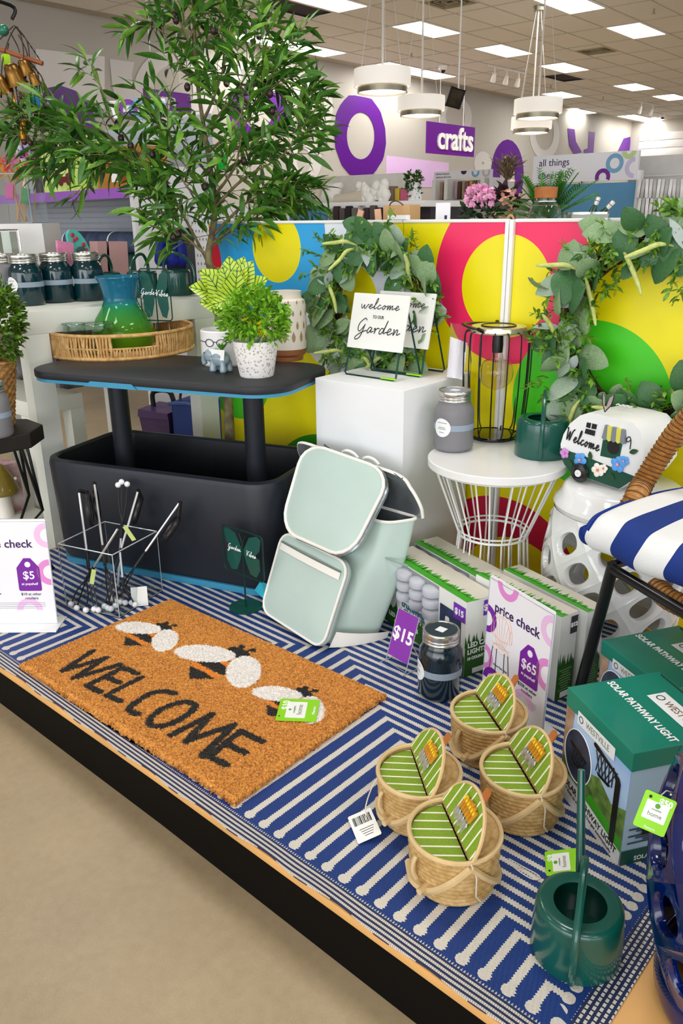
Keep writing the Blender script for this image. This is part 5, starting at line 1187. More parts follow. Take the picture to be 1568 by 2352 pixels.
MB().tube([PD(1516, 1828, .98), PD(1530, 1816, .99), PD(1548, 1822, 1.03)], .0008, 5).build('tag_string', TWINE, None)
o = S.objects['tag_string']; tag(o, 'thin string tying the $50 tag to the blue stool', 'string')
q = [PD(1253, 1345, 2.02), PD(1271, 1352, 2.02), PD(1278, 1268, 2.03), PD(1258, 1255, 2.03)]
o = thing('barcode_tag', 'white barcode tag hanging at the left of the white garden stool', 'tag', q[0], world=True)
MB().sheet(lambda u, v: tuple(bil(q, u, v)), 2, 2).build('card', TAGW, o, 0)
bm = MB()
for i in range(7): a, b = bil(q, .2 + .09 * i, .1), bil(q, .2 + .09 * i, .42); e = Vector(_f) * -.0012; s = (q[1] - q[0]) * .025; bm.add([a + e, a + e + s, b + e + s, b + e], [(0, 1, 2, 3)])
bm.build('barcode', INK, o, 0, kind='stuff')
# ---- camper birdhouse
cy = -math.radians(12); cb = P(1372, 1112, SZ + .006); cb.z = SZ + .0
ca = thing('camper_birdhouse', 'white and green wooden camper birdhouse reading Welcome on the white stool', 'birdhouse', cb, cy)
kx = .224 / 181
def L2(x, y): return ((x - 1378) * kx, .014 + (1085 + .27 * (x - 1320) - y) * .00121)
face = [L2(*p) for p in [(1286, 1022), (1291, 1002), (1304, 981), (1325, 967), (1345, 963), (1400, 978), (1436, 990), (1454, 1008), (1465, 1038), (1467, 1075), (1452, 1098), (1425, 1118), (1395, 1109), (1340, 1090), (1318, 1083), (1300, 1065), (1289, 1045)]]
Mc = RX(PI / 2)
CW = mat('painted_white', '#eceeef', .5, var=.02); CG = mat('painted_green', '#0d4a38', .5, var=.08)
MB().prism(face[::-1], -.135, 0, Mc).build('shell', CW, ca, 50)
def flat(pts, m, z, nm, th=.0015, px=True, par=None): return MB().prism([L2(*p) for p in pts] if px else pts, z, z + th, Mc).build(nm, m, par or ca, 0)
flat([(1285, 1030), (1345, 1050), (1400, 1072), (1453, 1093), (1447, 1102), (1425, 1117), (1395, 1108), (1340, 1089), (1318, 1083), (1300, 1065), (1289, 1045)], CG, .0003, 'green_skirt')
flat([(1342, 980), (1366, 986), (1363, 1012), (1339, 1004)], CW, .0004, 'window_frame'); wf_ = [c for c in ca.children if c.name.startswith('window_frame')][0]
for q in ([(1343, 982), (1352, 984), (1351, 994), (1342, 991)], [(1355, 985), (1365, 988), (1364, 997), (1354, 995)], [(1342, 994), (1363, 1000), (1362, 1010), (1340, 1003)]): flat(q, INK, .002, 'pane', par=wf_)
dr_ = flat([(1381, 1012), (1422, 1022), (1418, 1060), (1378, 1050)], CG, .0004, 'door'); MB().prism(circ(.016, 24, *L2(1404, 1035)), .002, .0024, Mc).build('entrance_hole', INK, dr_, 0)
for i in range(5):
    x = 1381 + i * 9.6; s = .27
    pts = [(x + (4 if i == 0 else 0), 990 + s * (x - 1383)), (x + 9.6 - (4 if i == 4 else 0), 990 + s * (x + 9.6 - 1383)), (x + 10.2, 1016 + s * (x + 9.6 - 1383)), (x + 5, 1019 + s * (x - 1383) + 1), (x - .6, 1014 + s * (x - 1383))]
    MB().prism([L2(*p) for p in pts], .0005, .008, Mc).build('awning_stripe', mat('awning_yellow', '#d6d45a', .5) if i % 2 else mat('awning_grey', '#7e8590', .5), ca, 0)
script('Welcome', .03, .0017, INK, Mc @ T(*L2(1336, 1020), .0018) @ RZ(-.1), ca, sp=.62, slant=.1)
MB().tube(cr([(*L2(1438, 1040), .002), (*L2(1438, 1024), .002), (*L2(1434, 1016), .002), (*L2(1429, 1020), .002), (*L2(1432, 1026), .002), (*L2(1438, 1022), .002)], 4), .0011, 5, t=Mc).build('light_bracket', INK, ca)
wx, wz = L2(1341, 1099)
wh_ = MB().lathe([(.001, -.006), (.021, -.006), (.0235, 0), (.021, .006), (.012, .008), (.011, .006), (.001, .006)], 28, Mc @ T(wx, .0245, .008), cap0=False, cap1=False).build('wheel', mat('tyre_black', '#131316', .3, coat=.4), ca, 40)
MB().lathe([(.001, .0065), (.0085, .0065), (.0085, .009), (.001, .0095)], 18, Mc @ T(wx, .0245, .008), cap0=False, cap1=False).build('hub', CW, wh_)
MB().tube([(.085, .02, .02), (.085, .02, .001), (.085, .08, .001), (.085, .08, .02)], .0022, 6).build('stand_wire', WWM, ca); MB().tube([(-.06, .1, .03), (-.06, .1, .001), (-.03, .12, .001)], .0022, 6).build('stand_wire', WWM, ca)
FL = {'p': ('#cf8fd6', '#f08ab0'), 'b': ('#5aa0ea', '#f2a0ae'), 'w': ('#f3ece4', '#f08a6a')}
for px, py, r, k in ((1300, 1041, .013, 'p'), (1337, 1056, .0175, 'b'), (1378, 1078, .017, 'w'), (1390, 1075, .011, 'w'), (1419, 1068, .019, 'b'), (1431, 1062, .012, 'b')):
    x, z = L2(px, py)
    for i in range(5):
        a = 2 * PI * i / 5 + px; MB().ell((x + r * .58 * math.cos(a), z + r * .58 * math.sin(a), .005), (r * .46, r * .46, .003), 10, Mc).build('petal', mat('petal_' + k, FL[k][0], .5, var=.08), ca)
    MB().ell((x, z, .008), (r * .22, r * .22, .002), 8, Mc).build('flower_centre', mat('centre_' + k, FL[k][1], .5), ca)
for px, py, a in ((1446, 1045, .4), (1358, 1050, 1.9), (1314, 1062, 2.6), (1408, 1092, -1.)):
    v, f = leafmesh(.022, .012, .2, .1); x, z = L2(px, py); MB().add(v, f, Mc @ T(x - .01 * math.cos(a), z - .01 * math.sin(a), .004) @ RZ(a)).build('painted_leaf', mat('leaf_dark', '#1d4a22', .4), ca)
bt = [L2(1377, 965)]
for q, w in ((-1, .010), (1, .018)):
    x, z = bt[0]; MB().prism([(x, z), (x + q * w * .6, z + .012), (x + q * w * 1.1, z + .042), (x + q * w * .5, z + .034), (x + q * .002, z + .012)], -.002, -.0008, Mc).build('butterfly_wing', mat('wing_pink', '#b09aa0', .5, var=.2), ca, 0)
    MB().tube([(x + q * w * 1.1, z + .042, -.001), (x + q * w * .9, z + .02, -.001), (x, z, -.001)], .0012, 5, t=Mc).build('wing_edge', INK, ca)
MB().tube([(-.02 + .006 * i, .07, L2(1378, 965)[1] + .003 + .003 * (i % 2)) for i in range(8)], .0016, 5).build('hanging_chain', mat('chain_white', '#d9d9d4', .4), ca)
# ---- rattan chair with striped cushion
chy = -math.radians(20); cu, cn = Vector((math.cos(chy), math.sin(chy), 0)), Vector((-math.sin(chy), math.cos(chy), 0)); c0 = Vector((1.092, .682, 0))
RAT = mat('rattan', '#c08a48', .5, col2='#94622c', vs=90); 
cha = thing('rattan_chair', 'rattan lounge chair with black metal legs at the right edge', 'chair', Vector((1.12, .70, 0)), world=True)
def rw_(pts, r, nm):      # bound cane: closely wound ribs on a bent pole
    ps = cr(pts, 10); m = []; L = 0
    for a, b in zip(ps, ps[1:]): L += (b - a).length
    n = max(6, int(L / .004)); seg = []; acc = 0; i = 0; out = []; rr = []
    for k in range(n * 2 + 1):
        s = L * k / (n * 2); d = 0
        for a, b in zip(ps, ps[1:]):
            l = (b - a).length
            if d + l >= s - 1e-9: out.append(a.lerp(b, (s - d) / l if l else 0)); break
            d += l
        rr.append(r * (1.0 if k % 2 else .88))
    pb_ = MB().tube(out, rr[:len(out)], 16).build(nm, RAT, cha, 80); bd = MB()
    for i in range(4, len(out) - 4, 5):
        d = (out[i + 1] - out[i - 1]).normalized(); e = d.cross(Vector((0, 0, 1))).normalized(); h = d.cross(e)
        bd.tube([out[i] + (e * math.cos(a) + h * math.sin(a)) * r * .99 + d * .003 * math.sin(a) for a in [2 * PI * k / 18 for k in range(18)]], .0011, 4, True)
    bd.build('binding', mat('binding_dark', '#5a3716', .6), pb_, 0, kind='stuff')
lt = Vector((1.158, .684, .362)); lbm = P(1322, 1618)
BLKM = mat('black_metal', '#0d0d0f', .28, var=.1, coat=.3)
MB().tube([lbm, lt + Vector((0, 0, .0))], .0125, 14).build('leg', BLKM, cha)
rr_ = P(1568, 1400, .355); dirr = (rr_ - Vector((lt.x, lt.y, .355))).normalized()
MB().tube([Vector((lt.x, lt.y, .352)), Vector((lt.x, lt.y, .352)) + dirr * .5], .011, 12).build('front_rail', BLKM, cha)
bl_ = lt + cn * .45; MB().tube([bl_ + Vector((0.02, .02, -.362)), bl_], .0125, 12).build('leg', BLKM, cha); MB().tube([lt, bl_], .010, 10).build('side_rail', BLKM, cha)
e2 = lt + dirr * .5; MB().tube([Vector((e2.x - .02, e2.y - .03, 0)), e2], .0125, 12).build('leg', BLKM, cha)
rw_([Vector((1.105, .80, .375)), P(1455, 1150, .455), P(1476, 1110, .48), P(1520, 1040, .545), P(1568, 975, .61), P(1640, 905, .68)], .0235, 'armrest')
rw_([P(1505, 1345, .35), P(1530, 1372, .345), P(1568, 1392, .345), P(1640, 1425, .345)], .021, 'bound_rail')
def cush_mat():
    m, nt, b = newmat('striped_cushion'); a = nt.nodes.new('ShaderNodeAttribute'); a.attribute_name = 'stripe'; t = N(nt, a.outputs['Fac'])
    n = noise(nt, 600, 2); s = (t.frac() < .5); setc(nt, b, s.mix(n.mix('#dfe2e4', '#f3f4f3'), n.mix('#06246a', '#0d3a92'))); b.inputs['Roughness'].default_value = .8; bump(nt, b, n, .15); return m
cm = bpy.data.meshes.new('cushion'); vs, ss = [], []; nu_, nv_ = 90, 26
zb_, zt_ = .372, .462; Dp = .5
prof = [(.06, zb_)] + [(.0, zb_ + .004), (-.022, zb_ + .012), (-.034, zb_ + .035), (-.03, zb_ + .062), (-.012, zb_ + .082), (.02, zb_ + .09), (.08, zb_ + .096), (.18, zb_ + .1), (.3, zb_ + .094), (Dp, zb_ + .08)]
prof = [(p.x, p.y) for p in cr([Vector((a, b, 0)) for a, b in prof], 4)]; nv_ = len(prof)
for j, (d, z) in enumerate(prof):
    for i in range(nu_):
        t = i / (nu_ - 1); x = .62 * t; e = min(1, t / .03); wv = .004 * math.sin(x * 36 + d * 20) * min(1, t * 8)
        zz = z - (1 - e) * .012 if z > zb_ + .05 else z + (1 - e) * .01
        p = c0 + cu * (x + .006 * math.sin(z * 60)) + cn * (d + .03 + wv - (1 - e) * .0); vs.append((p.x, p.y, zz + wv * .6)); ss.append(.42 + x / .128 + .12 * max(0, d) * 0)
fs = [(j * nu_ + i, j * nu_ + i + 1, (j + 1) * nu_ + i + 1, (j + 1) * nu_ + i) for j in range(nv_ - 1) for i in range(nu_ - 1)]
fs.append(tuple(j * nu_ for j in range(nv_)))
cm.from_pydata(vs, [], fs); at = cm.attributes.new('stripe', 'FLOAT', 'POINT'); at.data.foreach_set('value', ss); cm.materials.append(cush_mat())
cm.polygons.foreach_set('use_smooth', [True] * len(fs)); cm.update()
cu_o = thing('seat_cushion', 'thick blue and white striped seat cushion on the rattan chair', 'cushion', c0 + Vector((0, 0, zb_)), world=True); put('pad', cm, cu_o)
MB().tube([Vector(vs[j * nu_]) for j in range(nv_)], .0055, 7).build('navy_piping', mat('navy_cloth', '#0a2f86', .8), cu_o)
# ---- eucalyptus wreaths
EUC = [mat('eucalyptus_sage', '#97b184', .55, col2='#6d8f62', vs=25), mat('eucalyptus_dark', '#4c7a48', .5, col2='#33603a', vs=25), mat('eucalyptus_dusty', '#a9baa6', .6, col2='#86a088', vs=25)]
GRY = mat('lambs_ear', '#b4c3bf', .8, sheen=.3); CAT = mat('catkin', '#cfd687', .7, col2='#a9b95c', vs=80, bp=.5, bs=300); TWG = mat('twig', '#4a3022', .8, col2='#2c1a12', vs=60); SPR = mat('wreath_sprig', '#7fae35', .5, col2='#2f5f1d', vs=50)
def roundleaf(L, W, n=8):
    vs, fs = [], []
    for i in range(n + 1):
        t = i / n; w = W / 2 * (math.sin(PI * t ** .8)) ** .6 if 0 < t < 1 else W * .03; z = .10 * L * math.sin(t * PI)
        vs += [(L * t, -w, z - .08 * w), (L * t, -w * .5, z + .03 * W), (L * t, 0, z), (L * t, w * .5, z + .03 * W), (L * t, w, z - .08 * w)]
    for i in range(n):
        for k in range(4): a = 5 * i + k; fs.append((a, a + 1, a + 6, a + 5))
    return vs, fs
def wreath(label, cpx, cpy, r_m, seed, a0, a1, nl, yoff=.05):
    rg = random.Random(seed); c = PY(cpx, cpy, 1.22 - yoff)
    g = thing('eucalyptus_wreath', label, 'wreath', c, group='eucalyptus wreaths')
    tw = MB()
    for k in range(26):
        ph = rg.uniform(0, 6); rr = r_m + rg.uniform(-.022, .022); yy = rg.uniform(-.016, .018)
        tw.tube([((rr + .008 * math.sin(3 * t + ph)) * math.cos(t), yy + .008 * math.sin(5 * t + ph), (rr + .008 * math.sin(3 * t + ph)) * math.sin(t)) for t in [2 * PI * i / 36 for i in range(36)]], .0022, 4, True)
    tw.build('twig_ring', TWG, g, 60, kind='stuff')
    lf = [[MB().add(*roundleaf(L, W)).build for L, W in ((1, .82),)] for _ in range(1)]
    meshes = {}
    for i in range(nl):
        t = a0 + (a1 - a0) * (i + rg.uniform(-.4, .4)) / nl; side = rg.choice((-1, 1, 1))
        rr = r_m + rg.uniform(-.035, .055); p = Vector((rr * math.cos(t), -rg.uniform(.012, .045), rr * math.sin(t)))
        tang = Vector((-math.sin(t), 0, math.cos(t))); rad = Vector((math.cos(t), 0, math.sin(t)))
        d = (tang * rg.uniform(-.3, 1) + rad * rg.uniform(-.5, 1.1) * side + Vector((0, -rg.uniform(0, .5), 0))).normalized()
        nrm = (Vector((0, -1, 0)) + Vector((rg.gauss(0, .4), 0, rg.gauss(.15, .35)))).normalized(); nrm = (nrm - d * nrm.dot(d)).normalized(); yv = nrm.cross(d); s = rg.uniform(.056, .102)
        k = rg.choices((0, 1, 2), (5, 3, 2))[0]; wd = rg.choice((0, 1))
        if (k, wd) not in meshes: o = MB().add(*roundleaf(1, (.86, .68)[wd])).build('leaf', EUC[k], g, 70); meshes[(k, wd)] = o
        else: o = meshes[(k, wd)].copy(); S.collection.objects.link(o)
        o.matrix_local = Matrix(((d.x, yv.x, nrm.x, p.x), (d.y, yv.y, nrm.y, p.y), (d.z, yv.z, nrm.z, p.z), (0, 0, 0, 1))) @ SC(s, s, s)
    gr = None
    for i in range(11):
        t = a0 + (a1 - a0) * rg.random(); p = Vector((r_m * math.cos(t), -.045, r_m * math.sin(t))); d = Vector((rg.gauss(0, 1), -.4, rg.gauss(0.2, 1))).normalized(); s = rg.uniform(.05, .075)
        v, f = leafmesh(1, .42, .2, .15, 6)
        if gr is None: o = gr = MB().add(v, f).build('woolly_leaf', GRY, g, 60)
        else: o = gr.copy(); S.collection.objects.link(o)
        o.matrix_local = orient(p, d, rg.uniform(-1, 1), s)
        if i < 8:
            t = a0 + (a1 - a0) * rg.random(); p = Vector((r_m * math.cos(t), -.04, r_m * math.sin(t))); d = Vector((rg.gauss(0, 1), -.5, rg.gauss(0, 1))).normalized()
            MB().tube(cr([p, p + d * .04 + Vector((0, -.01, .01)), p + d * .08, p + d * .12 + Vector((0, 0, -.01))], 4), [.0015, .002, .003, .004, .0055, .006, .006, .006, .006, .0055, .005, .004, .002], 7).build('catkin', CAT, g, 60)
    fo = MB(); v, f = leafmesh(.024, .010, .2, .2, 3)
    for i in range(150):
        t = a0 + (a1 - a0) * rg.random(); rr = r_m + rg.uniform(-.05, .06); p = Vector((rr * math.cos(t), -rg.uniform(.0, .05), rr * math.sin(t))); ax = (Vector((math.cos(t), 0, math.sin(t))) * rg.uniform(-1, 1.3) + Vector((rg.gauss(0, .5), -.5, rg.gauss(0, .5)))).normalized()
        L = rg.uniform(.04, .085); fo.tube([p, p + ax * L], .0008, 3, caps=False)
        for q in range(int(L / .008)):
            for sgn in (-1, 1): dd = (ax * .6 + Vector([rg.gauss(0, .6) for _ in range(3)])).normalized(); fo.add(v, f, orient(p + ax * .008 * q, dd, rg.uniform(-1, 1), rg.uniform(.6, 1.1)))
    fo.build('sprig_foliage', SPR, g, 60, kind='stuff')
    return g
wreath('eucalyptus wreath leaning on the panel behind the two welcome signs', 868, 700, .165, 5, 0, 2 * PI, 110, .06)
wreath('large eucalyptus wreath hanging on the right panel above the camper birdhouse', 1490, 765, .205, 11, PI * .3, PI * 1.85, 84)
# ================================================================ left of the platform
PTZ = .755
PARW = mat('table_white', '#e3e6dd', .45, var=.015)
def parsons(name, label, x0, y0, x1, y1, ztop, leg, th):
    g = thing(name, label, 'table', ((x0 + x1) / 2, (y0 + y1) / 2, FLOOR), world=True)
    MB().box(((x0 + x1) / 2, (y0 + y1) / 2, ztop - th / 2), (x1 - x0, y1 - y0, th), b=.002).build('table_top', PARW, g)
    for x in (x0 + leg / 2, x1 - leg / 2):
        for y in (y0 + leg / 2, y1 - leg / 2): MB().box((x, y, (ztop - th + FLOOR) / 2), (leg, leg, ztop - th - FLOOR)).build('leg', PARW, g, 0)
    return g
pa, pb = P(50, 718, PTZ), P(486, 683, PTZ); pyaw = math.atan2(pb.y - pa.y, pb.x - pa.x)
g = thing('parsons_table', 'large white square-legged display table holding the row of teal jars', 'table', (pa.x, pa.y, FLOOR), pyaw); Lp, Wp, hp0 = (pb - pa).length, .85, PTZ - FLOOR
MB().box((Lp / 2, Wp / 2, hp0 - .035), (Lp, Wp, .07), b=.002).build('table_top', PARW, g)
for x in (.0375, Lp - .0375):
    for y in (.0375, Wp - .0375): MB().box((x, y, (hp0 - .07) / 2), (.075, .075, hp0 - .07)).build('leg', PARW, g, 0)
parsons('nesting_table', 'lower white square-legged table tucked under the large display table', -1.45, .62, -.95, .84, .42, .055, .055)
shc = P(20, 1178, .035); shl = MB().box((shc.x - .12, shc.y - .06, .02), (.5, .3, .03)).build('low_shelf', PARW); tag(shl, 'low white shelf board with mushroom decorations beside the table leg', 'shelf')
for x in (shc.x - .35, shc.x + .11): 
    for y in (shc.y - .19, shc.y + .07): MB().box((x, y, (FLOOR + .005) / 2), (.04, .04, .005 - FLOOR)).build('shelf_foot', PARW, shl, 0)
# jars
for (bx_, by_, lx, w_, m_, lb, la) in ((58, 704, 60, 94, TEALJ, 'teal mason jar with a tilted round white label, nearest the topiary', -.95), (126, 697, 130, 82, TEALJ, 'teal mason jar in the middle of the front row on the white table', -2.2), (197, 693, 192, 80, TEALJ, 'teal mason jar at the right of the row beside the glass pitcher', -1.35), (8, 700, 8, 70, GREYJ, 'grey mason jar cut by the left edge beside the teal jars', -2.), (170, 672, 170, 74, TEALJ, 'teal mason jar behind the front row on the white table', -2.)):
    bx_ += 10; p = P(bx_, by_ - 6, PTZ); d = Vector((p.x - CAM.x, p.y - CAM.y, 0)).normalized(); r = .055
    p = P(bx_, by_, PTZ) + d * r; p.z = PTZ
    masonjar(lb, p, .162, r, m_, math.atan2(CAM.y - p.y, CAM.x - p.x) + la, NAVYD)
# little green cans behind the pitcher
def on(px, py, z): return P(px, py, z)
for px, py, lb, yw in ((250, 688, 'small green watering can behind the pitcher, its handle rising left of the neck', .5), (330, 684, 'small green watering can behind the butterfly sign in the tray', .35), (408, 680, 'small green watering can at the right end of the white table', 2.1)):
    p = P(px, py, PTZ); p = p + Vector((p.x - CAM.x, p.y - CAM.y, 0)).normalized() * .05; wateringcan(lb, p, .056, .09, yw)
# white riser, acrylic box of garden stakes
WB = mat('riser_white', '#e4e2e0', .5, var=.01)
rz0 = PD(80, 513, 2.95).z; rp = PD(66, 513, 3.02)
o = MB().box((0, 0, (PTZ + rz0) / 2), (.17, .17, rz0 - PTZ), t=T(rp.x, rp.y, 0) @ RZ(.65), b=.002).build('display_riser', WB); tag(o, 'white block riser under the acrylic box of garden stakes', 'riser')
ab = acrylic_bin('clear acrylic box of colourful garden stakes on the white riser', (rp.x + .06, rp.y - .02, rz0), .65, .15, .15, .17)
cols = [('#e87a2a', 'orange'), ('#e65a9a', 'pink'), ('#8a4ac0', 'purple'), ('#d93a3a', 'red'), ('#e6a0d8', 'lilac'), ('#46b04a', 'green'), ('#f0b030', 'yellow'), ('#d8527a', 'rose')]
WOOD = mat('stick_wood', '#c79a63', .6, var=.15)
spots = [(6, 372, 0), (22, 380, 1), (40, 360, 4), (55, 385, 3), (70, 365, 1), (28, 345, 5), (78, 385, 7), (60, 350, 2), (12, 395, 6), (48, 400, 0)]
for i, (px, py, k) in enumerate(spots):
    col, cn_ = cols[k]; t = PD(px, py, 3.0); b = Vector((rp.x - .02 + random.uniform(-.04, .04), rp.y + .0 + random.uniform(-.03, .03), rz0 + .006))
    pos = ('at the far left', 'second from the left', 'in the middle', 'leaning forward', 'at the right', 'tallest and green', 'at the right edge', 'at the back', 'low at the left', 'low in the middle')[i]
    g = thing('garden_stake', '%s paper petal garden stake %s of the acrylic box' % (cn_, pos), 'garden stake', b, world=True, group='garden stakes in the acrylic box')
    MB().tube([b, t], .0022, 6).build('stick', WOOD, g)
    for q in range(6):
        a = q * 1.05; v, f = leafmesh(.034, .016, .4, .3); MB().add(v, f, orient(t, (_r * math.cos(a) + Vector((0, 0, 1)) * math.sin(a) - _f * .5), a)).build('petal', mat('stake_' + cn_, col, .5, var=.15), g, 60)
# green seed packet-like stakes inside the box
for px, py, cx_ in ((58, 450, '#3f8a4a'), (22, 440, '#c9538f')):
    c = PD(px, py, 2.98); o = MB().box((0, 0, 0), (.03, .006, .055), b=.002).build('paper_tag', mat('tag' + cx_, cx_, .5, var=.3, vs=40)); o.location = c; o.rotation_euler = (0, .2, .6); tag(o, ('green' if px > 40 else 'pink') + ' printed card tucked in the acrylic box of stakes', 'card')
# small glass lantern, pouches and boxes on the table
lp = P(18, 600, PTZ); lp = Vector((PD(14, 600, 2.85).x, PD(14, 600, 2.85).y, PTZ))
g = thing('wire_lantern', 'small square wire framed glass lantern at the left behind the grey jar', 'lantern', lp + Vector((0, 0, 0)))
q = lambda z: [(-.04, -.04, z), (.04, -.04, z), (.04, .04, z), (-.04, .04, z)]
for z in (.004, .03, .045, .06, .235): MB().tube(q(z), .0022, 5, True).build('wire', SIL, g, 0)
for x, y, _z in q(0): MB().tube([(x, y, 0), (x, y, .235)], .003, 5).build('post', SIL, g, 0)
MB().box((0, 0, .13), (.07, .07, .2)).build('glass', CLR, g, 0)
def slab(name, label, cat, pts, th, m):
    g = MB(); f = (pts[1] - pts[0]).cross(pts[3] - pts[0]).normalized() * th
    g.rings([[tuple(p) for p in pts], [tuple(p + f) for p in pts]]); o = g.build(name, m, None, 0); return tag(o, label, cat)
def at_px(pl, x=-.98):
    q = [PX(a, b, x) for a, b in pl]; q[0].z = q[1].z = PTZ + .001; return q
o = slab('gift_pouch', 'pink patterned pouch standing behind the teal jars', 'pouch', at_px([(128, 592), (163, 592), (164, 558), (127, 552)]), .012, mat('pouch_pink', '#ea7fb4', .5, col2='#f5a9c0', vs=50))
sl = thing('flip_flop_pouch', 'turquoise shoe-shaped pouch with red fruit print behind the jars', 'pouch', PX(180, 590, -.99), world=True)
op = [PX(a, b, -.99) for a, b in [(168, 590), (158, 560), (154, 540), (160, 528), (173, 527), (184, 536), (196, 552), (206, 572), (208, 590)]]
MB().rings([[tuple(p) for p in op], [tuple(p + Vector((-.012, 0, 0))) for p in op]]).build('body', mat('pouch_teal', '#62c9bd', .5, var=.1), sl, 0)
for a, b, r in ((166, 540, 6), (176, 548, 5), (170, 552, 5), (192, 562, 6), (198, 574, 5)): c = PX(a, b, -.986); MB().ell(tuple(c), (.003, r * .0014, r * .0014), 8).build('fruit_print', mat('fruit_red', '#cf3550', .5), sl)
c = PX(186, 574, -.986); MB().ell(tuple(c), (.003, .02, .012), 10).build('dark_print', mat('print_slate', '#4a6a66', .5, var=.3, vs=60), sl)
for i, (a, b, w, h) in enumerate(((218, 592, 26, 38), (250, 600, 48, 46))):
    pts = at_px([(a - w / 2, b), (a + w / 2, b + 2), (a + w / 2, b - h), (a - w / 2, b - h)], -1.05 - .0 * i)
    slab('gift_box', ('slim' if i == 0 else 'wider') + ' pale pink gift box behind the ' + ('turquoise pouch' if i == 0 else 'green can handles'), 'box', pts, .05, mat('box_pink', '#d8a8a4', .55, var=.03))
# purple carrier, blue bag, dark boxes under the table
FP = mat('bag_purple', '#3f2450', .45, var=.2); FB = mat('bag_blue', '#0f2f74', .6, var=.12)
b0 = P(384, 1035, FLOOR); g = thing('purple_carrier', 'dark purple carrier with a looped handle on the floor seen under the cooler top', 'bag', b0, .35); k = pr(b0)[2] / FPX * 1.4; b0x = 0
MB().prism([(-20 * k, 0), (24 * k, 0), (26 * k, 62 * k), (-29 * k, 66 * k), (-24 * k, 30 * k)], -.09, .09, RX(PI / 2)).build('body', FP, g, 30)
MB().prism([(-29 * k, 62 * k), (27 * k, 60 * k), (26 * k, 70 * k), (-27 * k, 74 * k)], -.1, .1, RX(PI / 2)).build('flap', mat('flap_purple', '#4a2c5c', .4), g, 30)
MB().tube(cr([(-18 * k, 0, 72 * k), (-16 * k, 0, 96 * k), (14 * k, 0, 98 * k), (22 * k, 0, 70 * k)], 5), 4 * k, 8).build('handle', BLKP, g)
MB().box((-10 * k, 0, 6 * k), (66 * k, .16, 14 * k), b=.004).build('base', FP, g)
b0 = P(462, 1045, FLOOR); k = pr(b0)[2] / FPX * 1.4; g = thing('blue_tote', 'dark blue fabric tote on the floor seen beside the purple carrier', 'bag', b0, .25)
MB().prism(rrect(64 * k, .2, .03), .0, 92 * k, b=.01).build('body', FB, g); MB().tube([(-35 * k, -.09, 88 * k), (0, -.1, 92 * k), (35 * k, -.09, 88 * k)], 3 * k, 6).build('hem', mat('hem_blue', '#3a568c', .7), g)
MB().tube(cr([(-20 * k, -.06, 86 * k), (-16 * k, -.05, 108 * k), (16 * k, -.05, 108 * k), (20 * k, -.06, 86 * k)], 5), 2.4 * k, 6).build('handle', BLKP, g)
o = MB().box((-1.25, .98, .53), (.34, .3, .24), b=.004).build('zebra_cushion_pack', mat('zebra', '#1b1b1d', .6, col2='#77777a', vs=22)); tag(o, 'black and grey patterned pack on the lower table under the jars', 'pack')
o = MB().box((-1.13, 1.12, .47), (.2, .1, .12), b=.004).build('amber_pack', mat('amber_pack', '#c8861a', .45, col2='#5a3310', vs=14)); tag(o, 'amber and brown wrapped pack under the right end of the white table', 'pack')
for i, (dx, dy, lb) in enumerate(((.06, .03, 'white pack printed with pink flowers beside the table leg'), (-.2, .06, 'white pack printed with pink flowers further left on the low shelf'))):
    o = MB().box((shc.x - .1 + dx, shc.y - .0 + dy, .035 + .09), (.1, .06, .18), t=None, b=.003).build('flower_pack', mat('flower_print', '#f0ebe6', .4, col2='#a83f63', vs=16)); tag(o, lb, 'pack')
# mushrooms and a flower print pack on the low shelf
MUS = mat('mushroom_cap', '#7d6a1e', .35, var=.2, coat=.4); MST = mat('mushroom_stem', '#ece6dc', .4, var=.05)
for i, (px, py, s, cc_, lb) in enumerate(((88, 1176, 1.0, MUS, 'olive spotted mushroom ornament nearest the table leg'), (36, 1172, 1.1, MST, 'pale flowered mushroom ornament at the left on the low shelf'), (60, 1150, .9, MUS, 'olive spotted mushroom ornament behind the stool legs'), (94, 1120, 1.0, MST, 'tall white mushroom ornament with pink flowers by the table leg'))):
    p = Vector((shc.x + (-.03, -.2, -.12, -.28)[i] + .05, shc.y + (-.02, -.1, .03, -.0)[i], .035)); g = thing('mushroom_ornament', lb, 'ornament', p, group='mushroom ornaments')
    MB().lathe([(.001, 0), (.03 * s, 0), (.026 * s, .04 * s), (.022 * s, .1 * s), (.001, .1 * s)], 20, cap0=False, cap1=False).build('stem', MST, g)
    MB().lathe([(.001, .085 * s), (.055 * s, .085 * s), (.06 * s, .095 * s), (.045 * s, .14 * s), (.02 * s, .185 * s), (.001, .195 * s)], 24, cap0=False, cap1=False).build('cap', cc_, g)
    for q in range(7): a = q * .9; MB().ell((.05 * s * math.cos(a), .05 * s * math.sin(a), (.105 + .03 * (q % 2)) * s), .007 * s, 8).build('spot', MST if cc_ == MUS else mat('flower_red', '#b83a5a', .5, var=.3), g)
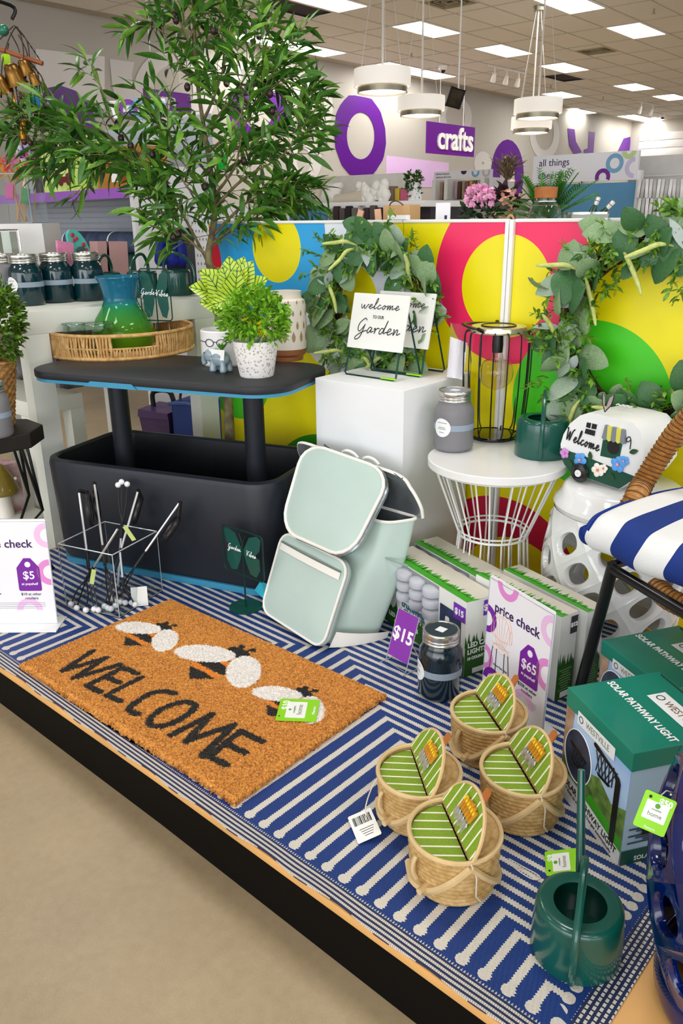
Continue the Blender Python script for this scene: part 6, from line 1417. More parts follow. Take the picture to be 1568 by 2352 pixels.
# ---- black stool with grey jar and topiary
sp = PD(-14, 985, 2.36); szt = sp.z; BKW = mat('stool_black', '#18130f', .5, var=.1)
g = thing('hairpin_stool', 'black octagonal top stool on thin wire legs at the left edge', 'stool', (sp.x, sp.y, 0))
MB().prism(circ(.135, 8), szt - .045, szt, RZ(.3), b=.003).build('top', BKW, g, 20)
for i in range(4):
    a = .5 + i * PI / 2
    for w in (-.16, .16): MB().tube([(.09 * math.cos(a + w), .09 * math.sin(a + w), szt - .045), (.12 * math.cos(a), .12 * math.sin(a), .2), (.05 * math.cos(a), .05 * math.sin(a), .13), (.125 * math.cos(a + w * .3), .125 * math.sin(a + w * .3), .004)], .0045, 6).build('leg', BW, g)
MB().tube(ringp(.05, .13, 24), .004, 6, True).build('ring', BW, g)
jp_ = PD(-8, 1008, 2.28); masonjar('grey mason jar with a pale band on the black stool at the left edge', (lambda q: (q.x - .03, q.y + .015, szt))(P(-2, 1008, szt)), .155, .042, GREYJ, 2.6, GREYD)
tp_ = thing('topiary', 'boxwood topiary in a tall rattan cone pot at the left edge', 'potted plant', (lambda q: (q.x, q.y, szt))(P(16, 976, szt)))
hp_ = .19
RTN = mat('rattan_weave', '#b98a4c', .6, col2='#6f4a20', vs=80)
def cone(u, v):
    a = 2 * PI * u; r = .022 + (.052 - .022) * v; row = math.floor(v * 16); d = .003 * math.sin(a * 12 + row * PI) * math.sin(PI * (v * 16 - row)); return ((r + d) * math.cos(a), (r + d) * math.sin(a), v * hp_)
MB().sheet(cone, 96, 65, cu=True).build('cone_pot', RTN, tp_, 60); MB().tube(ringp(.053, hp_, 36), .005, 6, True).build('rim', RTN, tp_); MB().lathe([(.001, .0), (.022, 0)], 20, cap0=False, cap1=False).build('bottom', RTN, tp_); MB().lathe([(.001, hp_ - .02), (.05, hp_ - .02)], 20, cap0=False, cap1=False).build('soil', TWG, tp_)
bush(520, (-.01, 0, hp_ + .11), .085, .085, .13, .02, .011, 9).build('foliage', mat('topiary_leaf', '#6f9a2a', .35, col2='#1c3a0d', vs=80), tp_, 60, kind='stuff')
MB().tube([(0, 0, hp_ - .02), (0, 0, hp_ + .2)], .006, 8).build('trunk', TWG, tp_)
# ---- wind chime on a black post
cp = PD(30, 60, 2.66); pz = cp.z
po = MB(); b0 = PD(-10, 700, 2.8); b0.z = PTZ
g = thing('display_hook', 'black metal hook post at the far left that carries the bell chime', 'hook', b0, world=True)
MB().tube(cr([b0, Vector((b0.x, b0.y, pz)), Vector((b0.x, b0.y, pz + .06)), Vector((cp.x, cp.y, pz + .06)), Vector((cp.x, cp.y, pz + .02))], 6), .006, 8).build('post', BW, g); MB().lathe([(.001, 0), (.06, 0), (.06, .006), (.001, .006)], 24, T(*b0), cap0=False, cap1=False).build('base', BW, g)
BRS = mat('antique_brass', '#7d5a26', .3, metal=.8, var=.3, vs=20); GOLD = mat('gold_metal', '#c98d2a', .25, metal=.7, var=.2); ROD = mat('red_wood', '#8a4a24', .45, var=.15)
wc_ = thing('bell_chime', 'hanging chime of brass bells, wooden bar and blue glass drops at the left edge', 'wind chime', cp, world=True)
Q = lambda x, y, k=0: PD(x, y, 2.64 + k)
MB().tube([Q(-20, 107), Q(98, 146)], .0075, 10).build('wooden_bar', ROD, wc_)
ch_ = [Q(32, 58), Q(60, 90), Q(92, 138)]
for a, b in zip(ch_, ch_[1:]):
    for i in range(9): c = a.lerp(b, i / 9); MB().tube([c, c + (b - a) / 9 * .9], .0022 if i % 2 else .0014, 5).build('chain_link', BW, wc_)
for pts in ([(36, 60), (20, 90), (6, 140), (2, 200)], [(40, 62), (50, 90), (54, 130), (48, 170)], [(70, 150), (92, 190), (102, 240), (92, 290)], [(24, 150), (36, 200), (44, 250), (52, 300)], [(56, 150), (74, 190), (66, 240), (60, 290)], [(38, 62), (62, 95), (70, 150), (80, 200)], [(42, 80), (58, 110), (66, 140)], [(20, 100), (12, 150), (18, 230), (30, 270)], [(60, 140), (95, 175), (106, 220)], [(50, 130), (84, 160), (92, 215)], [(30, 60), (5, 85), (-10, 100)], [(24, 75), (40, 105), (45, 120)]):
    MB().tube(cr([Q(*p, random.uniform(-.02, .02)) for p in pts], 6), .0022, 5).build('cord', mat('cord_dark', '#3a2a22', .7), wc_)
def bell(px, py, r, h, m):
    c = Q(px, py); MB().lathe([(.001, h), (r * .35, h * .98), (r * .62, h * .85), (r * .75, h * .5), (r * .85, h * .2), (r, 0), (r * .93, 0), (r * .7, h * .45), (.001, h * .9)], 28, T(*c) @ RX(.35), cap0=False, cap1=False).build('bell', m, wc_, 40); MB().tube([c + Vector((0, 0, h * .5)), c + Vector((0, -.01, -.012))], .0025, 6).build('clapper', BW, wc_)
bell(42, 196, .036, .066, BRS); bell(64, 172, .026, .048, BRS); bell(8, 216, .036, .06, BRS); bell(84, 196, .02, .04, BRS)
for pts, m, r in (([(28, 200), (32, 235), (40, 262)], GOLD, .006), ([(60, 215), (68, 245), (74, 270)], mat('glass_pale', '#b9d8c4', .1, trans=.5), .006), ([(84, 196), (86, 225), (90, 252)], mat('glass_blue', '#2f7fc4', .1, trans=.3), .0075), ([(72, 205), (76, 230), (80, 256)], mat('glass_teal', '#14594f', .15), .008), ([(18, 225), (26, 250), (30, 266)], BRS, .007)):
    MB().tube([Q(*p) for p in pts], [r * .4, r, r * .3], 10).build('drop', m, wc_)
MB().tube([Q(53, 278), Q(53, 322)], .0095, 14).build('brass_tube', GOLD, wc_)
for x, y in ((56, 326), (70, 328)): MB().ell(tuple(Q(x, y)), .010, 10).build('bead', mat('bead_dark', '#3a1a14', .3), wc_)
for i in range(24): MB().ell(tuple(Q(46 + random.uniform(-6, 10), 215 + i * 2.6, random.uniform(-.01, .01))), random.uniform(.003, .006), 6).build('small_bead', mat('bead_wine', '#5a2a30', .4, var=.4), wc_)
MB().ell(tuple(Q(8, 70)), .018, 12).build('glass_ball', mat('glass_green', '#1d6e55', .15), wc_); c = Q(14, 138); MB().box(tuple(c), (.02, .02, .035), b=.004).build('lime_charm', mat('lime', '#9fd01f', .5), wc_)
# ---- olive tree
OLT = [mat('olive_leaf', '#4c8428', .35, col2='#1f4616', vs=30), mat('olive_leaf_light', '#7fae3c', .4, col2='#477a22', vs=30)]; BRK = mat('olive_bark', '#8a8058', .8, col2='#4f4630', vs=35, bp=.5, bs=90)
DT = 2.74; rg = random.Random(21)
o_t = PD(527, 1010, DT); o_t = Vector((o_t.x, o_t.y, 0)); b0 = PD(524, 985, DT)
ot = thing('olive_tree', 'tall artificial olive tree with grey bark trunk behind the cooler', 'tree', Vector((b0.x, b0.y, -.004)), world=True)
TT = lambda p: PD(p[0], p[1], DT + (p[2] if len(p) > 2 else 0))
trunk = [Vector((b0.x, b0.y, -.003)), PD(528, 1010, DT), PD(522, 900, DT), PD(508, 760, DT), PD(490, 640, DT), PD(478, 590, DT), PD(490, 520, DT), PD(492, 450, DT), PD(482, 380, DT), PD(466, 280, DT), PD(452, 180, DT), PD(445, 60, DT), PD(440, -40, DT)]
tk = cr(trunk, 4); MB().tube(tk, [.019 - .0145 * min(1, i / 44) for i in range(len(tk))], 10).build('trunk', BRK, ot, 60)
bp2 = cr([PD(486, 620, DT), PD(445, 540, DT), PD(400, 460, DT - .03), PD(350, 400, DT - .06), PD(300, 370, DT - .08), PD(220, 345, DT - .1), PD(130, 330, DT - .1), PD(30, 300, DT - .1)], 5)
br = [bp2] + [cr([TT(p) for p in pts], 5) for pts in [
    [(490, 540), (560, 470, .0), (620, 440, .0), (660, 430, .0)], [(488, 480), (560, 410, -.05), (630, 370, -.1), (668, 335, -.1), (690, 300, -.1)], [(480, 380), (560, 330, .05), (620, 300, .05), (665, 265, .05), (700, 235, .05)],
    [(470, 300), (530, 230, -.05), (575, 150, -.1), (592, 70, -.1)], [(575, 200, -.08), (615, 165, -.08), (655, 115, -.08)], [(455, 200), (410, 140, -.05), (370, 70, -.05), (335, 60, -.05)], [(450, 130), (500, 60, .05), (530, 20, .05), (545, -20, .05)],
    [(452, 150), (420, 60, -.08), (395, 20, -.08), (400, -30, -.08)], [(340, 395, -.06), (300, 330, -.06), (255, 270, -.06), (240, 220, -.06), (218, 165, -.06)], [(480, 400), (420, 330, -.08), (385, 250, -.08), (400, 180, -.08)], [(466, 280), (500, 200, .08), (520, 120, .08), (525, 50, .08)],
    [(480, 590), (420, 540, -.05), (375, 500, -.1), (362, 450, -.1)], [(488, 470), (430, 430, -.1), (400, 360, -.12), (370, 290, -.12)], [(492, 450), (540, 380, -.1), (560, 290, -.1), (600, 220, -.1), (640, 190, -.1)], [(486, 560), (540, 520, .0), (590, 480, .0), (640, 460, .0)], [(220, 345, -.1), (180, 300, -.1), (140, 270, -.1), (110, 255, -.1)], [(350, 400, -.06), (290, 400, -.05), (220, 390, -.05), (160, 385, -.05)], [(300, 370, -.08), (250, 310, -.1), (200, 290, -.1)], [(478, 350), (530, 300, -.12), (560, 240, -.12), (545, 170, -.12)]]]
bm_ = MB()
for b in br: bm_.tube(b, [max(.0012, .006 * (1 - i / len(b)) ** 1.2) for i in range(len(b))], 6)
leaves = []
def twig(p, d, L, n):
    d = d.normalized(); q = d.cross(Vector((rg.gauss(0, 1), rg.gauss(0, 1), rg.gauss(0, 1)))).normalized(); pts = []
    for i in range(n + 1): t = i / n; pts.append(p + d * L * t + q * .03 * L * t * t * 3 + Vector((0, 0, -.02 * t * t)))
    bm_.tube(pts, .0011, 4, caps=False)
    for i in range(1, n + 1):
        dd = (pts[i] - pts[i - 1]).normalized(); s = dd.cross(Vector((rg.gauss(0, 1), rg.gauss(0, 1), rg.gauss(0, 1)))).normalized()
        for sg in (-1, 1): leaves.append((pts[i], (dd * rg.uniform(.5, 1.1) + s * sg * rg.uniform(.5, 1)).normalized(), rg.uniform(-1.2, 1.2), rg.uniform(.06, .1)))
    leaves.append((pts[-1], d, rg.uniform(-1, 1), rg.uniform(.06, .09)))
for bi, b in enumerate(br):
    st0 = 3 if bi else 6; few = bi in (6, 9, 10, 17, 19)
    for i in range(st0, len(b), 3 if few else 1):
        p = b[i]; d = (b[i] - b[i - 1]).normalized()
        for _ in range((2 if i % 4 == 1 or (i % 2 and bi and not few and bi not in (5, 7, 18)) else 1 if i % 2 else 0) + (1 if not bi or i % 2 == 0 and rg.random() < .2 else 0)):
            w = (d * .7 + Vector((rg.gauss(0, .38), rg.gauss(0, .35), rg.gauss(.08, .38)))).normalized(); twig(p, w, rg.uniform(.06, .14), rg.choice((2, 3, 3)))
for i in range(20, len(tk)):
    for _ in range(1): twig(tk[i], Vector((rg.gauss(0, .8), rg.gauss(0, .6), rg.gauss(.3, .6))), rg.uniform(.06, .16), rg.choice((3, 4)))
for b in br: twig(b[-1], b[-1] - b[-2], .07, 3)
bm_.build('branches', BRK, ot, 60, kind='stuff')
vis = []
for lf in leaves: q = pr(lf[0]); vis.append((-(lf[3]) + .03 * (q[2] - DT) + (9 if not (-20 < q[0] < 760 and -20 < q[1] < 700) else 0), lf))
vis.sort(key=lambda a: a[0]); var_ = [leafmesh(1, .215, .35, bd, 5) for bd in (.15, .5)]; lm_b = {}; stuff = [MB(), MB()]
for n_, (_, (p, d, roll, s)) in enumerate(vis):
    k = rg.choices((0, 1), (7, 3))[0]; vi = rg.choice((0, 1)); m4 = orient(p, d, roll, s)
    if n_ < 290:
        if (k, vi) not in lm_b: o = lm_b[(k, vi)] = MB().add(*var_[vi]).build('leaf', OLT[k], ot, 60)
        else: o = lm_b[(k, vi)].copy(); S.collection.objects.link(o)
        o.matrix_parent_inverse = Matrix.Translation(-ot.location); o.matrix_basis = m4
    else: stuff[k].add(*var_[vi], m4)
for k in (0, 1): stuff[k].build('foliage', OLT[k], ot, 60, kind='stuff')
for px, py in [(400, 36), (404, 46), (490, 70), (620, 215), (430, 200), (270, 285), (278, 318), (300, 335), (398, 545), (410, 538), (560, 370), (625, 255), (520, 190), (350, 355), (470, 430)]:
    MB().ell(tuple(PD(px, py, DT - .12)), (.011, .011, .014), 10).build('olive', mat('olive_fruit', '#2a1418', .3, var=.3), ot)
MB().box(tuple(PD(510, 372, DT - .12)), (.035, .004, .045), b=.001, t=None).build('hang_tag', mat('tag_vivid', '#18b234', .5), ot, label='vivid green tag')
# ================================================================ the shop behind
def ray_ring(outer, c, n=44):
    out = []
    for i in range(n):
        a = 2 * PI * i / n; d = Vector((math.cos(a), math.sin(a))); best = 0
        for p, q in zip(outer, outer[1:] + outer[:1]):
            e = Vector(q) - Vector(p); den = d.x * e.y - d.y * e.x
            if abs(den) < 1e-9: continue
            w = Vector(p) - Vector(c); t = (w.x * e.y - w.y * e.x) / den; s = (w.x * d.y - w.y * d.x) / den
            if 0 <= s <= 1 and t > best: best = t
        out.append((c[0] + d.x * best, c[1] + d.y * best))
    return out
WX = WALLX + .004
def decal(name, pts, m, x=WX): tag_ = MB().face([tuple(PX(a, b, x)) for a, b in pts]); 
wl_o = S.objects['wall_left']; VIO = mat('wall_violet', '#5a0f86', .3, var=.02); GHO = mat('wall_ghost_grey', '#cfcbca', .6, var=.01); LAV = mat('wall_lavender', '#dcb9e6', .5, var=.02)
def wall_poly(name, pts, m, k=0):
    n = MB(); a = [PX(x, y, WX + .002 * k) for x, y in pts]; n.rings([[tuple(p) for p in a], [tuple(p + Vector((.004, 0, 0))) for p in a]]); n.build(name, m, wl_o, 0)
def wall_ring(name, outer, inner, c, m, k=0):
    o_ = ray_ring(outer, c); i_ = ray_ring(inner, c); n = MB()
    A, B = [PX(*p, WX + .002 * k) for p in o_], [PX(*p, WX + .002 * k) for p in i_]; dx = Vector((.005, 0, 0))
    n.rings([[tuple(p) for p in A], [tuple(p + dx) for p in A], [tuple(p + dx) for p in B], [tuple(p) for p in B]], cap0=False, cap1=False); n.build(name, m, wl_o, 0)
def elp(cx, cy, rx, ry, n=40): return circ(rx, n, cx, cy, ry)
wall_poly('wall_band', [(886, 357), (1030, 374), (1030, 430), (886, 430)], LAV)
wall_ring('wall_letter', [(803, 217), (852, 226), (873, 255), (884, 295), (886, 330), (880, 365), (862, 393), (850, 408), (805, 404), (785, 380), (770, 340), (767, 300), (772, 260), (785, 235)], elp(828, 312, 32, 54), (828, 312), VIO, 2)
wall_ring('wall_letter', elp(592, 255, 66, 62), elp(592, 258, 34, 38), (592, 257), VIO, 2)
wall_ring('wall_letter', elp(1165, 400, 37, 80), elp(1165, 402, 17, 47), (1165, 401), VIO, 2)
wall_poly('wall_letter', [(92, 300), (92, 235), (104, 203), (138, 196), (172, 208), (203, 238), (218, 268), (214, 300)], VIO, 2)
wall_poly('wall_letter', [(1303, 295), (1319, 297), (1322, 325), (1336, 350), (1318, 354), (1307, 335)], VIO, 2)
wall_poly('wall_letter', [(1352, 302), (1366, 304), (1362, 352), (1340, 352), (1340, 344), (1350, 340)], VIO, 2)
wall_poly('wall_letter', [(1416, 352), (1432, 318), (1447, 314), (1447, 356)], VIO, 2)
for o_, i_, c in ((elp(1250, 310, 34, 56), elp(1250, 305, 21, 40), (1250, 307)), (elp(1108, 375, 20, 27), elp(1108, 375, 3, 3), (1108, 375)), (elp(720, 245, 44, 62), elp(724, 245, 20, 36), (722, 245)), (elp(700, 370, 38, 50), elp(697, 370, 16, 28), (699, 370)), (elp(1045, 270, 38, 50), elp(1045, 268, 22, 32), (1045, 269)), (elp(400, 215, 95, 105), elp(395, 212, 48, 62), (397, 213))): wall_ring('wall_ring', o_, i_, c, GHO, 1)
wall_poly('wall_ring', [(82, 112), (240, 130), (240, 250), (82, 250)], mat('ghost_pale', '#dedad9', .6, var=.01), 0); wall_poly('wall_ring', [(251, 135), (308, 143), (302, 172), (306, 205), (318, 235), (270, 245), (258, 200)], GHO, 1)
# pendant drum lamps
SHD = mat('lamp_linen', '#f3ece2', .7, var=.02, emit=.35); NIC = mat('brushed_nickel', '#9c9684', .3, metal=.8, var=.1); BOT = mat('lamp_glow', '#fff6e8', .5, var=0, emit=2.2)
def pendant(label, px, py, w):
    d = .60 * FPX / w; c = PD(px, py, d); g = thing('pendant_lamp', label, 'pendant lamp', c, group='drum pendants'); r = .30
    MB().lathe([(r * .985, -.05), (r, -.05), (r, .11), (r * .985, .11)], 48, cap0=False, cap1=False).build('shade', SHD, g); MB().lathe([(r * .985, .105), (.001, .105)], 48, cap0=False, cap1=False).build('top_disc', SHD, g, 0)
    MB().lathe([(r * .86, -.115), (r * .89, -.115), (r * .89, -.05), (r * .86, -.05)], 48, cap0=False, cap1=False).build('metal_ring', NIC, g); MB().tube(ringp(r * .99, -.052, 48), .008, 6, True).build('shade_rim', SHD, g)
    MB().lathe([(.001, -.118), (r * .5, -.115), (r * .85, -.1)], 40, cap0=False, cap1=False).build('diffuser', BOT, g)
    top = CEIL - .005 - c.z
    for a in (0, 2.1, 4.2): MB().tube([(r * .8 * math.cos(a), r * .8 * math.sin(a), .11), (.03 * math.cos(a), .03 * math.sin(a), top)], .004, 5).build('cable', mat('cable_white', '#dedad2', .5), g)
    MB().tube([(0, 0, .11), (0, 0, top)], .011, 8).build('rod', mat('rod_white', '#efece4', .4), g); MB().lathe([(.001, top), (.08, top), (.07, top - .05), (.001, top - .05)], 24, cap0=False, cap1=False).build('canopy', NIC, g)
for l, px, py, w in (('white drum pendant lamp with nickel ring nearest, left of the leaning picture board', 878, 186, 130), ('white drum pendant lamp just below and right of the nearest one', 967, 244, 108), ('upper of the two overlapping drum pendants on the right', 1235, 250, 109), ('lower of the two overlapping drum pendants on the right', 1220, 287, 92), ('white drum pendant lamp half hidden by the olive tree top', 607, 184, 106)): pendant(l, px, py, w)
# small ceiling fittings
for px, py, lb in ((1017, 154, 'white dome camera on the ceiling beside the hanging picture board'), (1522, 266, 'white dome camera on the ceiling at the far right'), (594, 74, 'white dome camera on the ceiling beside the olive tree tip')):
    p = P(px, py - 3, CEIL); g = thing('dome_camera', lb, 'camera', (p.x, p.y, CEIL - .002)); MB().lathe([(.001, 0), (.09, 0), (.085, -.07), (.06, -.08), (.001, -.08)], 24, cap0=False, cap1=False).build('housing', WTR, g); MB().ell((0, 0, -.075), .055, 14).build('dome', BLKP, g)
for px, py in ((1502, 20), (945, 122), (720, 72), (1265, 195), (1385, 222)):
    p = P(px, py, CEIL); g = thing('sprinkler', {1502: 'ceiling sprinkler head at the upper right corner', 945: 'ceiling sprinkler head left of the dome camera', 720: 'ceiling sprinkler head beside the dark vent by the tree', 1265: 'small ceiling sprinkler head left of the far panel lights', 1385: 'tiny far ceiling sprinkler head near the far fluorescent row'}[px], 'sprinkler', (p.x, p.y, CEIL)); MB().tube([(0, 0, 0), (0, 0, -.06)], .014, 8).build('stem', NIC, g); MB().lathe([(.001, -.06), (.035, -.06), (.035, -.066), (.001, -.066)], 12, cap0=False, cap1=False).build('deflector', NIC, g)
TRK = mat('track_white', '#e6e3dd', .4)
for (x0, y0), (x1, y1), n, lb in (((1122, 150), (1205, 168), 3, 'white ceiling track with three spotlights left of the tall pendants'), ((548, 20), (635, 30), 2, 'white ceiling track with two spotlights above the olive tree'), ((1460, 232), (1512, 242), 2, 'white far ceiling track with two small spotlights')):
    a, b = P(x0, y0, CEIL - .02), P(x1, y1, CEIL - .02); g = thing('spotlight_track', lb, 'track light', (a + b) / 2, world=True); MB().tube([a, b], .022, 6).build('track', TRK, g, 0)
    for i in range(n):
        c = a.lerp(b, (i + .5) / n); k_ = MB().lathe([(.001, 0), (.035, 0), (.05, .1), (.055, .16), (.045, .16), (.001, .03)], 18, T(c.x, c.y, c.z - .12) @ RY(.5) @ RX(PI + .4), cap0=False, cap1=False); k_.build('spotlight', TRK, g); MB().tube([c, c - Vector((0, 0, .13))], .012, 6).build('stem', TRK, g)
# leaning picture board hung from the ceiling
pts = [PD(1038, 200, 11), PD(1067, 209, 11), PD(1054, 249, 11), PD(1023, 241, 11)]; g = thing('hanging_frame', 'small dark framed board hanging tilted from the ceiling near the pendants', 'board', pts[0], world=True)
nrm = (pts[1] - pts[0]).cross(pts[3] - pts[0]).normalized() * .03; MB().rings([[tuple(p) for p in pts], [tuple(p + nrm) for p in pts]]).build('board', mat('board_dark', '#4a4232', .5, col2='#1f1a14', vs=8), g, 0); MB().tube(pts, .02, 4, True).build('frame', INK, g, 0)
t = (pts[0] + pts[1]) / 2; MB().tube([t, Vector((t.x, t.y, CEIL))], .012, 6).build('rod', WTR, g)
# hanging department signs
sx = -8.4; q = [PX(a, b, sx) for a, b in ((980.5, 352), (1088, 360.5), (1091, 294), (982.5, 277))]
g = thing('crafts_sign', 'violet hanging sign with white letters reading crafts', 'sign', sum(q, Vector()) / 4, world=True); w = q[1].y - q[0].y; zt, zb = (q[2].z + q[3].z) / 2, (q[0].z + q[1].z) / 2
MB().box((sx - .02, (q[0].y + q[1].y) / 2, (zt + zb) / 2), (.04, w, zt - zb)).build('panel', mat('sign_violet', '#6a1791', .3, var=.02), g, 0)
text('crafts', (zt - zb) * 1.05, INKW, frame((sx + .012, (q[0].y + q[1].y) / 2 + w * .07, (zt + zb) / 2 - .0), (0, 1, 0), (0, 0, 1)), g, ext=.02, bold=.012)
for y in (q[0].y + w * .25, q[0].y + w * .75): MB().tube([(sx - .02, y, zt), (sx - .02, y, CEIL)], .006, 5).build('cable', WTR, g)
sx = -7.; q = [PX(a, b, sx) for a, b in ((336, 248), (440, 262), (442, 214), (337, 203))]; w = q[1].y - q[0].y
g = thing('department_sign', 'violet hanging department sign half hidden by the olive tree', 'sign', sum(q, Vector()) / 4, world=True); MB().box((sx - .02, (q[0].y + q[1].y) / 2, (q[0].z + q[3].z) / 2), (.04, w, q[3].z - q[0].z)).build('panel', mat('sign_violet2', '#8a3fb4', .3), g, 0)
text('toys', .55 * (q[3].z - q[0].z) * 1.5, INKW, frame((sx + .005, q[0].y + w * .42, (q[0].z + q[3].z) / 2), (0, 1, 0), (0, 0, 1)), g, ext=.01, bold=.01)
for y in (q[0].y + w * .2, q[0].y + w * .8): MB().tube([(sx - .02, y, q[3].z), (sx - .02, y, CEIL)], .006, 5).build('cable', WTR, g)
def ysign(label, TL, TR, BR, BL, dep, name='shelf_header'):
    yy = PD((TL[0] + TR[0]) / 2, (TL[1] + BL[1]) / 2, dep).y; q = [PY(*p, yy) for p in (BL, BR, TR, TL)]
    zb = (q[0].z + q[1].z) / 2; zt = (q[2].z + q[3].z) / 2; x0, x1 = (q[0].x + q[3].x) / 2, (q[1].x + q[2].x) / 2
    g = thing(name, label, 'sign', ((x0 + x1) / 2, yy, zb), world=True); MB().box(((x0 + x1) / 2, yy + .015, (zt + zb) / 2), (x1 - x0, .03, zt - zb)).build('panel', PAP, g, 0)
    return g, x0, x1, yy, zb, zt
RB = mat('ring_blue', '#7fb2d8', .5, var=.02); RLG = mat('ring_lime', '#c9de9a', .5); RLV = mat('ring_lavender', '#d3cbe8', .5)
def yring(g, x, y, z, r0, r1, m, a0=0, a1=2 * PI, k=0): MB().prism(arcring(r0, r1, a0, a1, 30), .001 + .001 * k, .003 + .001 * k, T(x, y, z) @ RX(PI / 2)).build('ring_print', m, g, 0)
g, x0, x1, yy, zb, zt = ysign('white header sign reading all things cheerful above the blue shelf panel', (1223, 362), (1468, 342), (1463, 409), (1223, 425), 6.6)
w, h = x1 - x0, zt - zb
text('all things', h * .37, PURD, T(x0 + w * .06, yy - .002, zb + h * .73) @ RX(PI / 2), g, al='LEFT'); text('cheerful', h * .37, PURD, T(x0 + w * .06, yy - .002, zb + h * .27) @ RX(PI / 2), g, al='LEFT')
yring(g, x0 + w * .69, yy, zb + h * .14, h * .15, h * .3, mat('ring_purple', '#7a2a9a', .5), -.45, PI + .45); yring(g, x0 + w * .79, yy, zb + h * .6, h * .19, h * .34, RB, k=1); yring(g, x0 + w * .97, yy, zb + h * .42, h * .2, h * .36, RLV, PI / 2, PI * 1.5); yring(g, x0 + w * .91, yy, zb + h * .99, h * .1, h * .27, RLG, PI, 2 * PI)
MB().box(((x0 + x1) / 2 + .0, yy + .05, (zb + .0) / 2 - .07), (w, .04, zb - .0 + .11)).build('blue_panel', mat('panel_blue', '#5f9cc6', .5, var=.02), g, 0); MB().box((x1 + .01, yy + .04, zb / 2 - .03), (.03, .06, zb + .2)).build('upright', WTR, g, 0)
xs1, ys1 = x1, yy
g, x0, x1, yy, zb, zt = ysign('white header sign reading all the treasure without the hunt above the spools', (996, 400), (1129, 383), (1129, 403), (996, 417), 9.5)
w, h = x1 - x0, zt - zb; text('all the treasure', h * .36, PURD, T(x0 + w * .04, yy - .003, zb + h * .7) @ RX(PI / 2), g, al='LEFT'); text('without the hunt', h * .36, PURD, T(x0 + w * .04, yy - .003, zb + h * .28) @ RX(PI / 2), g, al='LEFT')
yring(g, x0 + w * .53, yy, zb + h * .95, h * .0, h * .45, PURD, PI, 2 * PI); yring(g, x0 + w * .73, yy, zb + h * .7, h * .3, h * .6, RB, PI * .9, PI * 2.1); yring(g, x0 + w * .91, yy, zb + h * .65, h * .3, h * .6, GHO, PI * .8, PI * 2.2)
g2 = thing('spool_shelf', 'white shelf of brown and gold spools under the treasure sign', 'shelf', ((x0 + x1) / 2, yy + .3, FLOOR), world=True); zs = PY(1050, 458, yy).z
MB().box(((x0 + x1) / 2, yy + .32, (FLOOR + zs) / 2), (w + .3, .55, zs - FLOOR)).build('base', mat('shelf_grey', '#b8b2ac', .5), g2, 0); MB().box(((x0 + x1) / 2, yy + .55, (zb + zs) / 2), (w, .03, zb - zs)).build('back', mat('shelf_dark', '#6f6660', .6), g2, 0)
for x in (x0, x0 + w * .22, x0 + w * .85, x1): MB().box((x, yy + .25, (zb + zs) / 2), (.05, .5, zb - zs)).build('divider', WTR, g2, 0)
for i in range(14):
    x = x0 + w * (.06 + .065 * i)
    if any(abs(x - q) < .06 for q in (x0 + w * .22, x0 + w * .85)): continue
    o = MB().box((x, yy + .2, zs + (zb - zs) * .46), (w * .045, .2, (zb - zs) * .88), b=.01).build('ribbon_pack', mat('spool%d' % (i % 6), ('#a58b70', '#8a5a5e', '#c9a24a', '#6f5a44', '#b79a9a', '#4a3a34')[i % 6], .6, var=.2)); tag(o, '%s packed ribbon roll, %s from the left in the spool shelf' % (('tan', 'dusty red', 'gold', 'brown', 'pale mauve', 'dark brown')[i % 6], ORD[i]), 'ribbon', 'ribbon packs in the spool shelf')
# far right: clear packets on hooks
for row in range(2):
    for i in range(13):
        px = 1470 + i * 9; top = PD(px, (408 if row == 0 else 452), 6.3); o = MB().box((0, 0, 0), (.022, .05, .14), b=.003).build('white_packet', mat('packet%d' % (i % 3), ('#dcdad8', '#b9b5b2', '#efeeee')[i % 3], .25, var=.1)); o.location = top + Vector((0, 0, -.08)); o.rotation_euler = (0, random.uniform(-.06, .06), .3); tag(o, '%s from the left of the slim pale packets hanging in the %s row' % (ORD[i], ('upper', 'lower')[row]), 'packet', 'hanging packets, %s row' % ('upper', 'lower')[row])
gp = PD(1530, 430, 6.5); gg = thing('packet_rack', 'white rack behind the slim hanging packets at the right', 'rack', (gp.x, gp.y, FLOOR)); MB().box((.1, .08, (gp.z + .3) / 2), (.9, .03, gp.z + .45)).build('back', mat('rack_white', '#d8d5d2', .5), gg, 0)
for z in (gp.z + .09, gp.z - .06): MB().tube([(-.3, .0, z + .13), (.5, .0, z + .13)], .006, 5).build('hook_rail', WTR, gg)
# textile gondola with pillows (middle distance)
yy = PD(800, 465, 5.6).y; pA, pB = PY(655, 466, yy), PY(975, 462, yy); zt = (pA.z + pB.z) / 2
g = thing('textile_gondola', 'low white shop gondola with pillows on top and a blue panel in front', 'shelf', ((pA.x + pB.x) / 2, yy + .3, FLOOR), world=True)
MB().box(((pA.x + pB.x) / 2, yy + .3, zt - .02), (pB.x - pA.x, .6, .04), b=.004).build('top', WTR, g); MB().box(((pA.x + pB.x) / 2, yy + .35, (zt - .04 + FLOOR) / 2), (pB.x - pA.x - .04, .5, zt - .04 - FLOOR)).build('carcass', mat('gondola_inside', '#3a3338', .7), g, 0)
a, b, c = PY(668, 500, yy), PY(752, 466, yy), PY(752, 520, yy); MB().box(((a.x + b.x) / 2, yy - .006, (zt - .03 + c.z) / 2), (b.x - a.x, .01, zt - .03 - c.z)).build('blue_panel', mat('panel_blue2', '#4f8fc0', .5, var=.02), g, 0); MB().box((a.x - .02, yy - .005, (zt + FLOOR) / 2), (.03, .02, zt - FLOOR)).build('upright', WTR, g, 0)
